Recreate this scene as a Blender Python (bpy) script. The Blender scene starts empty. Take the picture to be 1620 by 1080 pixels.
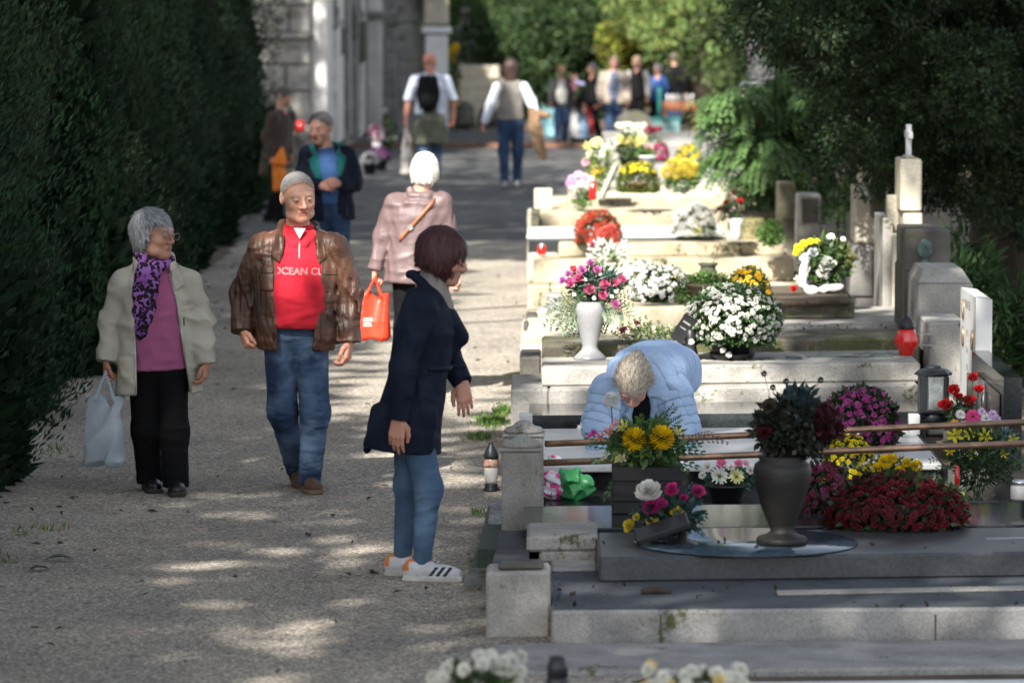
import bpy, math, random, bmesh
import numpy as np
from mathutils import Vector, Matrix
rad = math.radians
sc = bpy.context.scene
COL = sc.collection
rng = random.Random(7)

# ---------------------------------------------------------------- camera, sky, sun, exposure
F = 6750.0                      # focal length in photo pixels (photo is 1620 wide)
CAMH = 2.7
cam_d = bpy.data.cameras.new('camera'); cam = bpy.data.objects.new('camera', cam_d); COL.objects.link(cam)
cam_d.sensor_width = 36; cam_d.lens = F/1620*36; cam_d.clip_start = 0.5; cam_d.clip_end = 2000
cam.location = (0, 0, CAMH)
cam.rotation_euler = (rad(90-4.675), 0, rad(0.509))
cam_d.dof.use_dof = True; cam_d.dof.focus_distance = 22.3; cam_d.dof.aperture_fstop = 3.4
sc.camera = cam
SUN_EL, SUN_AZ = 40.0, 200.0     # azimuth measured from +Y clockwise seen from above: 200 = behind the camera, to its left
w = bpy.data.worlds.new('World'); sc.world = w; w.use_nodes = True
nt = w.node_tree; nt.nodes.clear()
sky = nt.nodes.new('ShaderNodeTexSky'); sky.sky_type = 'NISHITA'; sky.sun_disc = False
sky.sun_elevation = rad(SUN_EL); sky.sun_rotation = rad(SUN_AZ)
bg = nt.nodes.new('ShaderNodeBackground'); bg.inputs['Strength'].default_value = 0.098
wo = nt.nodes.new('ShaderNodeOutputWorld')
hz_ = nt.nodes.new('ShaderNodeHueSaturation'); hz_.inputs['Saturation'].default_value = .42   # thin high cloud
nt.links.new(sky.outputs[0], hz_.inputs['Color']); nt.links.new(hz_.outputs[0], bg.inputs[0]); nt.links.new(bg.outputs[0], wo.inputs[0])
SDIR = Vector((math.sin(rad(SUN_AZ))*math.cos(rad(SUN_EL)), math.cos(rad(SUN_AZ))*math.cos(rad(SUN_EL)), math.sin(rad(SUN_EL))))
sl = bpy.data.lights.new('sun', 'SUN'); sl.energy = 5.0; sl.angle = rad(0.5); sl.color = (1, .95, .87)
sun = bpy.data.objects.new('sun', sl); COL.objects.link(sun)
sun.rotation_euler = SDIR.to_track_quat('Z', 'Y').to_euler(); sun.location = SDIR*30
sc.view_settings.view_transform = 'Standard'; sc.view_settings.look = 'None'
sc.view_settings.exposure = 1.5; sc.view_settings.gamma = 1

# ---------------------------------------------------------------- helpers
_R = cam.rotation_euler.to_matrix()
def ray(px, py):
    return _R @ Vector(((px-810)/F, -(py-540)/F, -1))
def at(px, py, z=None, Y=None):
    d = ray(px, py)
    t = (z-CAMH)/d.z if z is not None else Y/d.y
    return Vector((0, 0, CAMH)) + d*t

def tag(o, label=None, cat=None, group=None, kind=None):
    if label: o['label'] = label
    if cat: o['category'] = cat
    if group: o['group'] = group
    if kind: o['kind'] = kind
    return o
def empty(name, loc, label=None, cat=None, group=None, rz=0, parent=None):
    o = bpy.data.objects.new(name, None); COL.objects.link(o); o.location = loc; o.rotation_euler = (0, 0, rz)
    o.empty_display_size = .1
    if parent: o.parent = parent
    return tag(o, label, cat, group)
def meshobj(name, V, Fc, mat, parent=None, smooth=True, cols=None, midx=None, loc=None):
    V = np.asarray(V, dtype=np.float32).reshape(-1, 3)
    me = bpy.data.meshes.new(name)
    if isinstance(Fc, np.ndarray):
        n, k = Fc.shape
        me.vertices.add(len(V)); me.vertices.foreach_set('co', V.ravel())
        me.loops.add(n*k); me.loops.foreach_set('vertex_index', Fc.astype(np.int32).ravel())
        me.polygons.add(n); me.polygons.foreach_set('loop_start', np.arange(0, n*k, k, dtype=np.int32))
        me.update(calc_edges=True)
    else:
        me.from_pydata([tuple(v) for v in V], [], [tuple(f) for f in Fc])
    me.polygons.foreach_set('use_smooth', [bool(smooth)]*len(me.polygons))
    for m in (mat if isinstance(mat, (list, tuple)) else [mat]): me.materials.append(m)
    if midx is not None: me.polygons.foreach_set('material_index', np.asarray(midx, dtype=np.int32))
    if cols is not None:
        a = me.color_attributes.new('Col', 'FLOAT_COLOR', 'POINT')
        c = np.ones((len(V), 4), dtype=np.float32); c[:, :3] = cols; a.data.foreach_set('color', c.ravel())
    o = bpy.data.objects.new(name, me); COL.objects.link(o)
    if parent: o.parent = parent
    if loc is not None: o.location = loc
    return o
def cp(o, parent=None, loc=None, rot=None, scale=None):
    c = o.copy(); COL.objects.link(c); c.parent = parent
    if loc is not None: c.location = loc
    if rot is not None: c.rotation_euler = rot
    if scale is not None: c.scale = scale if hasattr(scale, '__len__') else (scale,)*3
    return c
def kids(o): return [x for x in bpy.data.objects if x.parent == o]
def copy_tree(o, parent=None):
    c = o.copy(); COL.objects.link(c); c.parent = parent
    for ch in kids(o): copy_tree(ch, c)
    return c

class MB:
    def __init__(s): s.v = []; s.f = []; s.m = []
    def add(s, V, Fc, m=0):
        b = len(s.v); s.v += [tuple(x) for x in V]; s.f += [tuple(b+i for i in q) for q in Fc]; s.m += [m]*len(Fc); return s
    def box(s, c, d, rz=0, rx=0, ry=0, m=0, bev=0.0, taper=1.0):
        hx, hy, hz = d[0]/2, d[1]/2, d[2]/2
        R = Matrix.Rotation(rz, 3, 'Z') @ Matrix.Rotation(ry, 3, 'Y') @ Matrix.Rotation(rx, 3, 'X')
        c = Vector(c); V = []
        if bev <= 0:
            for z, k in ((-hz, 1), (hz, taper)):
                V += [(-hx*k, -hy*k, z), (hx*k, -hy*k, z), (hx*k, hy*k, z), (-hx*k, hy*k, z)]
            Fc = [(3, 2, 1, 0), (4, 5, 6, 7), (0, 1, 5, 4), (1, 2, 6, 5), (2, 3, 7, 6), (3, 0, 4, 7)]
            return s.add([c + R @ Vector(p) for p in V], Fc, m)
        b = bev; rings = [(-hz, b), (-hz+b, 0), (hz-b, 0), (hz, b)]
        for z, i in rings:
            k = 1 if z < 0 else taper
            x, y = hx*k-i, hy*k-i; e = b if i == 0 else b*.4
            V += [(-x+e, -y, z), (x-e, -y, z), (x, -y+e, z), (x, y-e, z), (x-e, y, z), (-x+e, y, z), (-x, y-e, z), (-x, -y+e, z)]
        Fc = [tuple(range(7, -1, -1)), tuple(range(24, 32))]
        for r in range(3):
            for i in range(8):
                j = (i+1) % 8; Fc.append((r*8+i, r*8+j, r*8+8+j, r*8+8+i))
        return s.add([c + R @ Vector(p) for p in V], Fc, m)
    def lathe(s, prof, c=(0, 0, 0), n=20, m=0, sx=1, sy=1, R=None):
        V = []; Fc = []; c = Vector(c)
        for r, z in prof:
            for i in range(n):
                a = 2*math.pi*i/n; p = Vector((r*math.cos(a)*sx, r*math.sin(a)*sy, z)); V.append(c + (R @ p if R else p))
        for k in range(len(prof)-1):
            for i in range(n):
                j = (i+1) % n; Fc.append((k*n+i, k*n+j, (k+1)*n+j, (k+1)*n+i))
        Fc.append(tuple(range(n-1, -1, -1))); Fc.append(tuple((len(prof)-1)*n+i for i in range(n)))
        return s.add(V, Fc, m)
    def tube(s, pts, r, n=8, m=0):
        pts = [Vector(p) for p in pts]; V = []; Fc = []
        for k, p in enumerate(pts):
            d = (pts[min(k+1, len(pts)-1)]-pts[max(k-1, 0)]).normalized()
            a = d.orthogonal().normalized() if k == 0 else (pa - d*pa.dot(d)).normalized()
            pa = a; b = d.cross(a); rr = r[k] if hasattr(r, '__len__') else r
            for i in range(n):
                t = 2*math.pi*i/n; V.append(p + (a*math.cos(t)+b*math.sin(t))*rr)
        for k in range(len(pts)-1):
            for i in range(n):
                j = (i+1) % n; Fc.append((k*n+i, k*n+j, (k+1)*n+j, (k+1)*n+i))
        Fc.append(tuple(range(n-1, -1, -1))); Fc.append(tuple((len(pts)-1)*n+i for i in range(n)))
        return s.add(V, Fc, m)
    def build(s, name, mat, parent=None, smooth=False, loc=None, angle=None):
        o = meshobj(name, s.v, s.f, mat, parent, smooth, midx=s.m, loc=loc)
        if smooth and angle:
            pass
        return o

# ---------------------------------------------------------------- materials
_M = {}
def NN(nt, t, **k):
    n = nt.nodes.new(t)
    for a, b in k.items():
        if hasattr(n, a): setattr(n, a, b)
        else: n.inputs[a.replace('_', ' ')].default_value = b
    return n
def pm(key, c1, c2=None, rough=.7, ns=12., det=4., bump=.15, bs=60., spec=.4, lo=.35, hi=.65, attr=False, sss=0, metal=0,
       trans=0, wrk=0, fine=.12, fs=150., sheen=0, coat=0, stretch=(1, 1, 1), tl=0, rand=0, emit=0, alpha=1):
    """generic procedural material: two colours mixed by noise, fine speckle, bump"""
    if key in _M: return _M[key]
    c2 = c2 or tuple(x*.7 for x in c1)
    m = bpy.data.materials.new(key); m.use_nodes = True; nt = m.node_tree; L = nt.links.new
    b = nt.nodes['Principled BSDF']; out = nt.nodes['Material Output']
    tc = NN(nt, 'ShaderNodeTexCoord'); mp = NN(nt, 'ShaderNodeMapping'); mp.inputs['Scale'].default_value = stretch
    L(tc.outputs['Object'], mp.inputs[0])
    n1 = NN(nt, 'ShaderNodeTexNoise'); n1.inputs['Scale'].default_value = ns; n1.inputs['Detail'].default_value = det
    L(mp.outputs[0], n1.inputs['Vector'])
    cr = NN(nt, 'ShaderNodeValToRGB'); cr.color_ramp.elements[0].position = lo; cr.color_ramp.elements[1].position = hi
    cr.color_ramp.elements[0].color = (*c1, 1); cr.color_ramp.elements[1].color = (*c2, 1)
    L(n1.outputs[0], cr.inputs[0]); colout = cr.outputs[0]
    if fine > 0:
        n2 = NN(nt, 'ShaderNodeTexNoise'); n2.inputs['Scale'].default_value = fs; n2.inputs['Detail'].default_value = 2.
        L(mp.outputs[0], n2.inputs['Vector'])
        mr = NN(nt, 'ShaderNodeMapRange'); mr.inputs[1].default_value = .3; mr.inputs[2].default_value = .7
        mr.inputs[3].default_value = 1-fine; mr.inputs[4].default_value = 1+fine
        L(n2.outputs[0], mr.inputs[0])
        mx = NN(nt, 'ShaderNodeVectorMath', operation='MULTIPLY'); L(colout, mx.inputs[0]); L(mr.outputs[0], mx.inputs[1]); colout = mx.outputs[0]
    if attr:
        at_ = NN(nt, 'ShaderNodeAttribute'); at_.attribute_name = 'Col'
        mx = NN(nt, 'ShaderNodeVectorMath', operation='MULTIPLY'); L(colout, mx.inputs[0]); L(at_.outputs['Color'], mx.inputs[1]); colout = mx.outputs[0]
    if rand:
        oi = NN(nt, 'ShaderNodeObjectInfo'); mr = NN(nt, 'ShaderNodeMapRange'); mr.inputs[3].default_value = 1-rand; mr.inputs[4].default_value = 1+rand
        L(oi.outputs['Random'], mr.inputs[0])
        mx = NN(nt, 'ShaderNodeVectorMath', operation='MULTIPLY'); L(colout, mx.inputs[0]); L(mr.outputs[0], mx.inputs[1]); colout = mx.outputs[0]
    L(colout, b.inputs['Base Color'])
    b.inputs['Roughness'].default_value = rough; b.inputs['Specular IOR Level'].default_value = spec
    b.inputs['Metallic'].default_value = metal
    if trans: b.inputs['Transmission Weight'].default_value = trans
    if sheen: b.inputs['Sheen Weight'].default_value = sheen
    if coat: b.inputs['Coat Weight'].default_value = coat; b.inputs['Coat Roughness'].default_value = .15
    if sss:
        b.inputs['Subsurface Weight'].default_value = sss; b.inputs['Subsurface Radius'].default_value = (.012, .004, .002); b.inputs['Subsurface Scale'].default_value = 1
    if bump:
        n3 = NN(nt, 'ShaderNodeTexNoise'); n3.inputs['Scale'].default_value = bs; n3.inputs['Detail'].default_value = 3.
        L(mp.outputs[0], n3.inputs['Vector'])
        bp = NN(nt, 'ShaderNodeBump'); bp.inputs['Strength'].default_value = bump; bp.inputs['Distance'].default_value = .01
        L(n3.outputs[0], bp.inputs['Height']); L(bp.outputs[0], b.inputs['Normal'])
        if wrk:
            mw = NN(nt, 'ShaderNodeMapping'); mw.inputs['Rotation'].default_value = (.5, .3, .7); mw.inputs['Scale'].default_value = (1, 1, 2.2); L(tc.outputs['Object'], mw.inputs[0])
            n5 = NN(nt, 'ShaderNodeTexNoise'); n5.noise_type = 'RIDGED_MULTIFRACTAL'; n5.inputs['Scale'].default_value = 4.5; n5.inputs['Detail'].default_value = 3.; n5.inputs['Distortion'].default_value = .8; L(mw.outputs[0], n5.inputs['Vector'])
            b5 = NN(nt, 'ShaderNodeBump'); b5.inputs['Strength'].default_value = wrk; b5.inputs['Distance'].default_value = .035
            L(n5.outputs[0], b5.inputs['Height']); L(b5.outputs[0], bp.inputs['Normal'])
    if tl:   # leaves and petals let light through
        t = NN(nt, 'ShaderNodeBsdfTranslucent'); L(colout, t.inputs[0])
        ms = NN(nt, 'ShaderNodeMixShader'); ms.inputs[0].default_value = tl
        L(b.outputs[0], ms.inputs[1]); L(t.outputs[0], ms.inputs[2]); L(ms.outputs[0], out.inputs[0])
    _M[key] = m
    return m
# ---------------------------------------------------------------- smooth solids meshed with surface nets (people, cloth, bags)
A = lambda *v: np.array(v, dtype=np.float32)
def rc(a, b, ra, rb):
    a = A(*a); b = A(*b); ba = b-a; L2 = float(ba@ba)+1e-9
    def f(P):
        t = np.clip(((P-a)@ba)/L2, 0, 1)[:, None]
        return np.linalg.norm(P-a-t*ba, axis=1) - (ra+(rb-ra)*t[:, 0])
    return f
def el(c, r):
    c = A(*c); r = A(*r); mr = float(min(r))
    def f(P):
        q = (P-c)/r; k = np.linalg.norm(q, axis=1); g = np.linalg.norm(q/r, axis=1)+1e-6
        return k*(k-1)/g
    return f
def _smin(a, b, k):
    h = np.clip(.5+.5*(b-a)/k, 0, 1); return b*(1-h)+a*h-k*h*(1-h)
def U(k, *fs):
    def f(P):
        d = fs[0](P)
        for g in fs[1:]: d = _smin(d, g(P), k)
        return d
    return f
def SUB(k, a, *bs):
    def f(P):
        d = a(P)
        for g in bs: d = -_smin(-d, g(P), k)
        return d
    return f
def INT(k, a, *bs):
    def f(P):
        d = a(P)
        for g in bs: d = -_smin(-d, -g(P), k)
        return d
    return f
def XF(f, R, t):
    R = np.array(R, dtype=np.float32); t = A(*t)
    return lambda P: f((P-t)@R)          # columns of R are the local axes
def half(n, o):                          # keeps the side where n.p < o
    n = A(*n); return lambda P: P@n-o
def bxs(c, h, r=.0):
    c = A(*c); h = A(*h)-r
    def f(P):
        q = np.abs(P-c)-h
        return np.linalg.norm(np.maximum(q, 0), axis=1)+np.minimum(q.max(axis=1), 0)-r
    return f
def loft(secs, n=2.3):
    S = sorted(secs); z = [s[0] for s in S]
    def f(P):
        zz = P[:, 2]; g = lambda i: np.interp(zz, z, [s[i] for s in S])
        rx, ry = g(3), g(4)
        q = (np.abs((P[:, 0]-g(1))/rx)**n+np.abs((P[:, 1]-g(2))/ry)**n)**(1/n)
        d = (q-1)*np.minimum(rx, ry)
        return -_smin(-_smin(d*0+9, d, .001)*1.0, -np.maximum(zz-z[-1], z[0]-zz), .015)
    return f
def wr(seed, fq=30., amp=.004, stretch=(1, 1, 1)):
    r = np.random.RandomState(seed); st = A(*stretch)
    K = r.normal(size=(5, 3))*st*fq*np.array([.5, .7, 1, 1.3, 1.8])[:, None]; ph = r.uniform(0, 6.28, 5)
    W = r.normal(size=(2, 3))*fq*.3
    def f(P):
        w1 = np.sin(P@W[0])*1.2; w2 = np.sin(P@W[1]+1.7)*1.2; d = 0
        for i in range(5): d = d+np.sin(P@K[i]+ph[i]+(w1 if i % 2 else w2))/(1+.5*i)
        return (np.abs(d)-.8)*amp
    return f
def DISP(f, g, mask=None):
    return lambda P: f(P)+g(P)*(1 if mask is None else mask(P))
def near(pts, r):
    pts = [A(*p) for p in pts]
    def f(P):
        m = 0
        for p in pts: m = np.maximum(m, np.exp(-((P-p)**2).sum(1)/(r*r)))
        return m
    return f
def nets(f, lo, hi, h):
    lo = np.array(lo, dtype=np.float32)-2*h; hi = np.array(hi, dtype=np.float32)+2*h; B = 4
    nb = np.ceil((hi-lo)/(h*B)).astype(int)+1
    cx = [lo[i]+(np.arange(nb[i])+.5)*h*B-h*.5 for i in range(3)]
    G = np.stack(np.meshgrid(*cx, indexing='ij'), -1).reshape(-1, 3).astype(np.float32)
    dc = f(G).reshape(nb); act = np.abs(dc) < h*B*1.35+.012
    V = np.repeat(np.repeat(np.repeat(dc, B, 0), B, 1), B, 2).astype(np.float32)
    idx = np.argwhere(act)
    if len(idx) == 0: return np.zeros((0, 3)), np.zeros((0, 4), int)
    sub = np.stack(np.meshgrid(*[np.arange(B)]*3, indexing='ij'), -1).reshape(-1, 3)
    I = (idx[:, None, :]*B+sub[None]).reshape(-1, 3)
    P = lo+I.astype(np.float32)*h
    V[I[:, 0], I[:, 1], I[:, 2]] = np.concatenate([f(P[i:i+200000]) for i in range(0, len(P), 200000)])
    S = V < 0
    acc = np.zeros(tuple(s-1 for s in V.shape)+(3,), dtype=np.float32); cnt = np.zeros(acc.shape[:3], dtype=np.float32)
    n0, n1, n2 = V.shape; quads = []
    edges = []
    for ax in range(3):
        sl0 = [slice(None)]*3; sl1 = [slice(None)]*3; sl0[ax] = slice(0, -1); sl1[ax] = slice(1, None)
        cr = np.argwhere(S[tuple(sl0)] != S[tuple(sl1)])
        c1 = cr.copy(); c1[:, ax] += 1
        a = V[tuple(cr.T)]; b = V[tuple(c1.T)]; t = a/(a-b)
        p = cr.astype(np.float32); p[:, ax] += t
        u, v = (ax+1) % 3, (ax+2) % 3
        for du in (0, 1):
            for dv in (0, 1):
                c = cr.copy(); c[:, u] -= du; c[:, v] -= dv
                ok = (c >= 0).all(1) & (c < np.array(acc.shape[:3])).all(1)
                np.add.at(acc, tuple(c[ok].T), p[ok]); np.add.at(cnt, tuple(c[ok].T), 1)
        edges.append((ax, u, v, cr, S[tuple(cr.T)]))
    vid = -np.ones(cnt.shape, dtype=np.int64); on = np.argwhere(cnt > 0); vid[tuple(on.T)] = np.arange(len(on))
    verts = lo+acc[tuple(on.T)]/cnt[tuple(on.T)][:, None]*h
    for ax, u, v, cr, s in edges:
        ok = (cr[:, u] > 0) & (cr[:, v] > 0) & (cr[:, u] < V.shape[u]-1) & (cr[:, v] < V.shape[v]-1)
        c = cr[ok]; s = s[ok]; q = []
        for du, dv in ((1, 1), (0, 1), (0, 0), (1, 0)):
            d = c.copy(); d[:, u] -= du; d[:, v] -= dv; q.append(vid[tuple(d.T)])
        q = np.stack(q, 1); q[~s] = q[~s][:, ::-1]; quads.append(q)
    return verts, np.concatenate(quads)
def solid(name, f, lo, hi, h, mat, parent, colf=None, mats=None, matf=None, loc=None):
    parts = f if isinstance(f, list) else [(f, lo, hi, h)]
    VV, FF, n = [], [], 0
    for g, a, b, hh in parts:
        v, q = nets(g, a, b, hh)
        VV.append(v); FF.append(q+n); n += len(v)
    V = np.concatenate(VV); Q = np.concatenate(FF)
    if len(Q) == 0: print('EMPTY', name); return None
    cols = colf(V) if colf else None
    midx = matf(V[Q].mean(1)) if matf else None
    return meshobj(name, V, Q, mat, parent, True, cols, midx, loc)
def unit(v): v = np.array(v, dtype=float); return v/(np.linalg.norm(v)+1e-9)

# ---------------------------------------------------------------- head, hair, hands
def head_axes(yaw, pitch=0, roll=0):
    """yaw 0 looks at the camera (-Y), +90 looks to the right of the picture; pitch > 0 looks down"""
    R = Matrix.Rotation(rad(yaw), 3, 'Z') @ Matrix.Rotation(rad(roll), 3, 'Y') @ Matrix.Rotation(rad(pitch), 3, 'X')
    return np.array(R)
def head_f(old=0., fem=False):
    w = .94 if fem else 1.0
    f = U(.035, el((0, .012, .03), (.076*w, .096, .086)), el((0, -.028, -.03), (.061*w, .066, .083)), el((0, -.064, -.092), (.03*w, .028, .022)))
    f = U(.02, f, el((.041*w, -.056, -.024), (.024, .028, .024)), el((-.041*w, -.056, -.024), (.024, .028, .024)), rc((-.034, -.079, .026), (.034, -.079, .026), .013, .013))
    if old: f = U(.03, f, el((.045, -.035, -.075), (.024, .03, .022)), el((-.045, -.035, -.075), (.024, .03, .022)))
    f = SUB(.012, f, el((.031, -.104, .006), (.02, .016, .013)), el((-.031, -.104, .006), (.02, .016, .013)))
    nq = .006 if fem else 0
    f = SUB(.004, f, rc((.024, -.1, -.034), (.036, -.088, -.066), .0022, .0022), rc((-.024, -.1, -.034), (-.036, -.088, -.066), .0022, .0022)) if old else f
    f = U(.008, f, rc((0, -.092, .014), (0, -.117+nq, -.024), .008, .0125-nq*.4), el((.013, -.1, -.031), (.0095, .011, .008)), el((-.013, -.1, -.031), (.0095, .011, .008)))
    for s in (1, -1):
        f = U(.004, f, SUB(.003, el((.031*s, -.083, .004), (.0155, .014, .0125)), bxs((.031*s, -.1, .002), (.012, .02, .0016), .0015)))
    f = U(.007, f, rc((-.018, -.0875, -.056), (.018, -.0875, -.056), .0065, .0065), rc((-.014, -.0865, -.0665), (.014, -.0865, -.0665), .0072, .0072))
    f = SUB(.003, f, rc((-.023, -.0955, -.0612), (.023, -.0955, -.0612), .0028, .0028))
    for s in (1, -1):
        e = SUB(.004, el((.078*w*s, .014, -.004), (.011, .02, .032)), el((.088*w*s, .008, -.002), (.007, .011, .019)))
        f = U(.006, f, e)
    return f
def head_cols(P, skin, browc, stub=0., lip=(.75, .45, .42), lined=0):
    c = np.ones((len(P), 3), dtype=np.float32)*np.array(skin)
    def blend(mask, col): c[:] = c*(1-mask[:, None])+np.array(col)*mask[:, None]
    x, y, z = P.T; ax = np.abs(x); fr = y < -.03
    red = np.exp(-((ax-.04)**2+(z+.028)**2)/.0009)*.35+np.exp(-(x**2+(z+.025)**2)/.0003)*.4
    blend(np.clip(red*fr, 0, 1), np.array(skin)*np.array([1.05, .78, .74]))
    m = np.clip(1.4-((x/.023)**2+((z+.062)/.0115)**2), 0, 1)*(y < -.085); blend(m, np.array(skin)*np.array(lip))
    m = np.clip(1.3-(((ax-.032)/.02)**2+((z-.027-.08*(.03-ax)*0)/.0055)**2), 0, 1)*(y < -.06)*.8; blend(m, browc)
    m = np.clip(1.2-(((ax-.031)/.017)**2+((z-.003)/.011)**2), 0, 1)*(y < -.06)*.35; blend(m*.45, np.array(skin)*.35)  # eye socket shade mixed into the skin colour
    for sx in (1, -1):   # nose-to-mouth folds, eye and forehead lines: crease shade drawn in the skin colour
        t = np.clip((-.03-z)/.045, 0, 1); blend(np.exp(-((x*sx-(.02+.016*t))/.0028)**2)*(z < -.03)*(z > -.078)*fr*(.5 if lined else .2), np.array(skin)*.5)
    if lined:
        blend(np.exp(-((((z-.055) % .013)-.0065)/.0022)**2)*(z > .04)*(z < .085)*(ax < .05)*fr*.3, np.array(skin)*.6)
        blend(np.exp(-(((ax-.03)/.014)**2+((z+.014)/.0035)**2))*fr*.5, np.array(skin)*.55)
    if stub: blend(np.clip((-.045-z)*25, 0, 1)*np.clip((-.0-y)*30, 0, 1)*stub, np.array(skin)*.55)
    return c
def eye_cols(P):
    c = np.ones((len(P), 3), dtype=np.float32)*.42
    ax = np.abs(P[:, 0]); r = np.hypot(ax-.031, P[:, 2]-.002)
    c[(r < .0068) & (P[:, 1] < -.085)] = (.09, .06, .04); c[(r < .0028) & (P[:, 1] < -.085)] = .01
    return c
def hand_fs(w, d, side, pn, curl=.5, sc_=1., thumb=.5, spread=.07):
    """w wrist point, d pointing along the hand, side = towards the thumb, pn = palm normal (fingers curl towards it)"""
    d = unit(d); pn = unit(np.array(pn)-d*np.dot(pn, d)); side = unit(side-d*np.dot(side, d)-pn*np.dot(side, pn)) if True else side
    w = np.array(w, float); s = sc_; fs = []
    K = []
    for i, (u, ln) in enumerate(((.028, .088), (.0095, .092), (-.009, .088), (-.026, .08))):
        k = w+d*ln*s+side*u*s; K.append(k)
        fs.append(rc(w+side*u*.55*s+d*.01*s, k, .0165*s, .0115*s))
    palm = U(.012, *fs)
    fing = []
    for i, (k, L) in enumerate(zip(K, (.072, .08, .075, .058))):
        a = curl*(.55+.12*i); sp = side*(1.5-i)*spread; p = k; r = .0095*s if i < 3 else .0082*s; segs = []
        for j, fr in enumerate((.45, .31, .26)):
            dd = unit(d*math.cos(a)+pn*math.sin(a)+sp*math.cos(a)); q = p+dd*L*fr*s
            segs.append(rc(p, q, r, r*.9)); p = q; r *= .9; a += curl*(.95 if j == 0 else .7)
        fing.append(U(.003, *segs))
    t0 = w+side*.02*s+d*.022*s; t1 = t0+unit(side*.75+d*.75+pn*.35)*.038*s; t2 = t1+unit(side*.25*(1-thumb)+d*.95+pn*.5*thumb)*.032*s; t3 = t2+unit(d+pn*.8*thumb-side*.25*thumb)*.026*s
    th = U(.006, rc(t0, t1, .016*s, .0125*s), rc(t1, t2, .0118*s, .0105*s), rc(t2, t3, .0102*s, .0085*s))
    f = U(.005, palm, *fing); f = U(.009, f, th)
    ctr = w+d*.09*s
    return f, ctr-.13*s, ctr+.13*s
# ---------------------------------------------------------------- ground, paths, unseen overhead crowns added to throw the dappled shade
def gravel_mat(key, tint=(1, 1.005, 1.03), sc_=98., big=1.):
    m = bpy.data.materials.new(key); m.use_nodes = True; nt = m.node_tree; L = nt.links.new; b = nt.nodes['Principled BSDF']
    tc = NN(nt, 'ShaderNodeTexCoord'); co = tc.outputs['Object']
    nz = NN(nt, 'ShaderNodeTexNoise'); nz.inputs['Scale'].default_value = 40; L(co, nz.inputs['Vector'])
    mx = NN(nt, 'ShaderNodeMix', data_type='VECTOR'); mx.inputs['Factor'].default_value = .02; L(co, mx.inputs[4]); L(nz.outputs['Color'], mx.inputs[5])
    vo = NN(nt, 'ShaderNodeTexVoronoi'); vo.inputs['Scale'].default_value = sc_; L(mx.outputs[1], vo.inputs['Vector'])
    ve = NN(nt, 'ShaderNodeTexVoronoi', feature='DISTANCE_TO_EDGE'); ve.inputs['Scale'].default_value = sc_; L(mx.outputs[1], ve.inputs['Vector'])
    sp = NN(nt, 'ShaderNodeSeparateColor'); L(vo.outputs['Color'], sp.inputs[0])
    cr = NN(nt, 'ShaderNodeValToRGB'); e = cr.color_ramp.elements
    e[0].position = 0; e[0].color = (.17, .157, .14, 1); e[1].position = 1; e[1].color = (.80, .77, .71, 1)
    for p, c in ((.3, (.33, .307, .27, 1)), (.65, (.46, .43, .385, 1)), (.86, (.60, .565, .505, 1))): k = e.new(p); k.color = c
    L(sp.outputs[0], cr.inputs[0])
    gap = NN(nt, 'ShaderNodeMapRange'); gap.inputs[1].default_value = 0; gap.inputs[2].default_value = .12; gap.inputs[3].default_value = .4; gap.inputs[4].default_value = 1; L(ve.outputs[0], gap.inputs[0])
    m1 = NN(nt, 'ShaderNodeVectorMath', operation='MULTIPLY'); L(cr.outputs[0], m1.inputs[0]); L(gap.outputs[0], m1.inputs[1])
    # trodden, finer and dirtier areas
    n2 = NN(nt, 'ShaderNodeTexNoise'); n2.inputs['Scale'].default_value = 1.1; n2.inputs['Detail'].default_value = 6; n2.inputs['Roughness'].default_value = .65; L(co, n2.inputs['Vector'])
    c2 = NN(nt, 'ShaderNodeValToRGB'); c2.color_ramp.elements[0].position = .35; c2.color_ramp.elements[0].color = (.80*tint[0], .765*tint[1], .72*tint[2], 1); c2.color_ramp.elements[1].position = .62; c2.color_ramp.elements[1].color = (1.12*tint[0], 1.06*tint[1], .96*tint[2], 1)
    L(n2.outputs[0], c2.inputs[0])
    m2 = NN(nt, 'ShaderNodeVectorMath', operation='MULTIPLY'); L(m1.outputs[0], m2.inputs[0]); L(c2.outputs[0], m2.inputs[1])
    n4 = NN(nt, 'ShaderNodeTexNoise'); n4.inputs['Scale'].default_value = 14; n4.inputs['Detail'].default_value = 5; L(co, n4.inputs['Vector'])
    c4 = NN(nt, 'ShaderNodeValToRGB'); c4.color_ramp.elements[0].position = .3; c4.color_ramp.elements[0].color = (.55, .50, .45, 1); c4.color_ramp.elements[1].position = .40; c4.color_ramp.elements[1].color = (1, 1, 1, 1); L(n4.outputs[0], c4.inputs[0])
    m4 = NN(nt, 'ShaderNodeVectorMath', operation='MULTIPLY'); L(m2.outputs[0], m4.inputs[0]); L(c4.outputs[0], m4.inputs[1])
    L(m4.outputs[0], b.inputs['Base Color']); b.inputs['Roughness'].default_value = .85; b.inputs['Specular IOR Level'].default_value = .25
    bp = NN(nt, 'ShaderNodeBump'); bp.inputs['Strength'].default_value = .7; bp.inputs['Distance'].default_value = .01
    ad = NN(nt, 'ShaderNodeMath', operation='MULTIPLY_ADD'); L(sp.outputs[1], ad.inputs[0]); ad.inputs[1].default_value = .5; L(gap.outputs[0], ad.inputs[2])
    L(ad.outputs[0], bp.inputs['Height']); L(bp.outputs[0], b.inputs['Normal'])
    return m
GRAVEL = gravel_mat('gravel')
SOIL = pm('soil', (.06, .045, .03), (.11, .085, .06), rough=.95, ns=3, bump=.8, bs=25, fine=.4, fs=60)
ASPH = pm('old_asphalt', (.095, .095, .093), (.065, .065, .066), rough=.9, ns=1.5, det=6, bump=.4, bs=90, fine=.35, fs=120)
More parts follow.
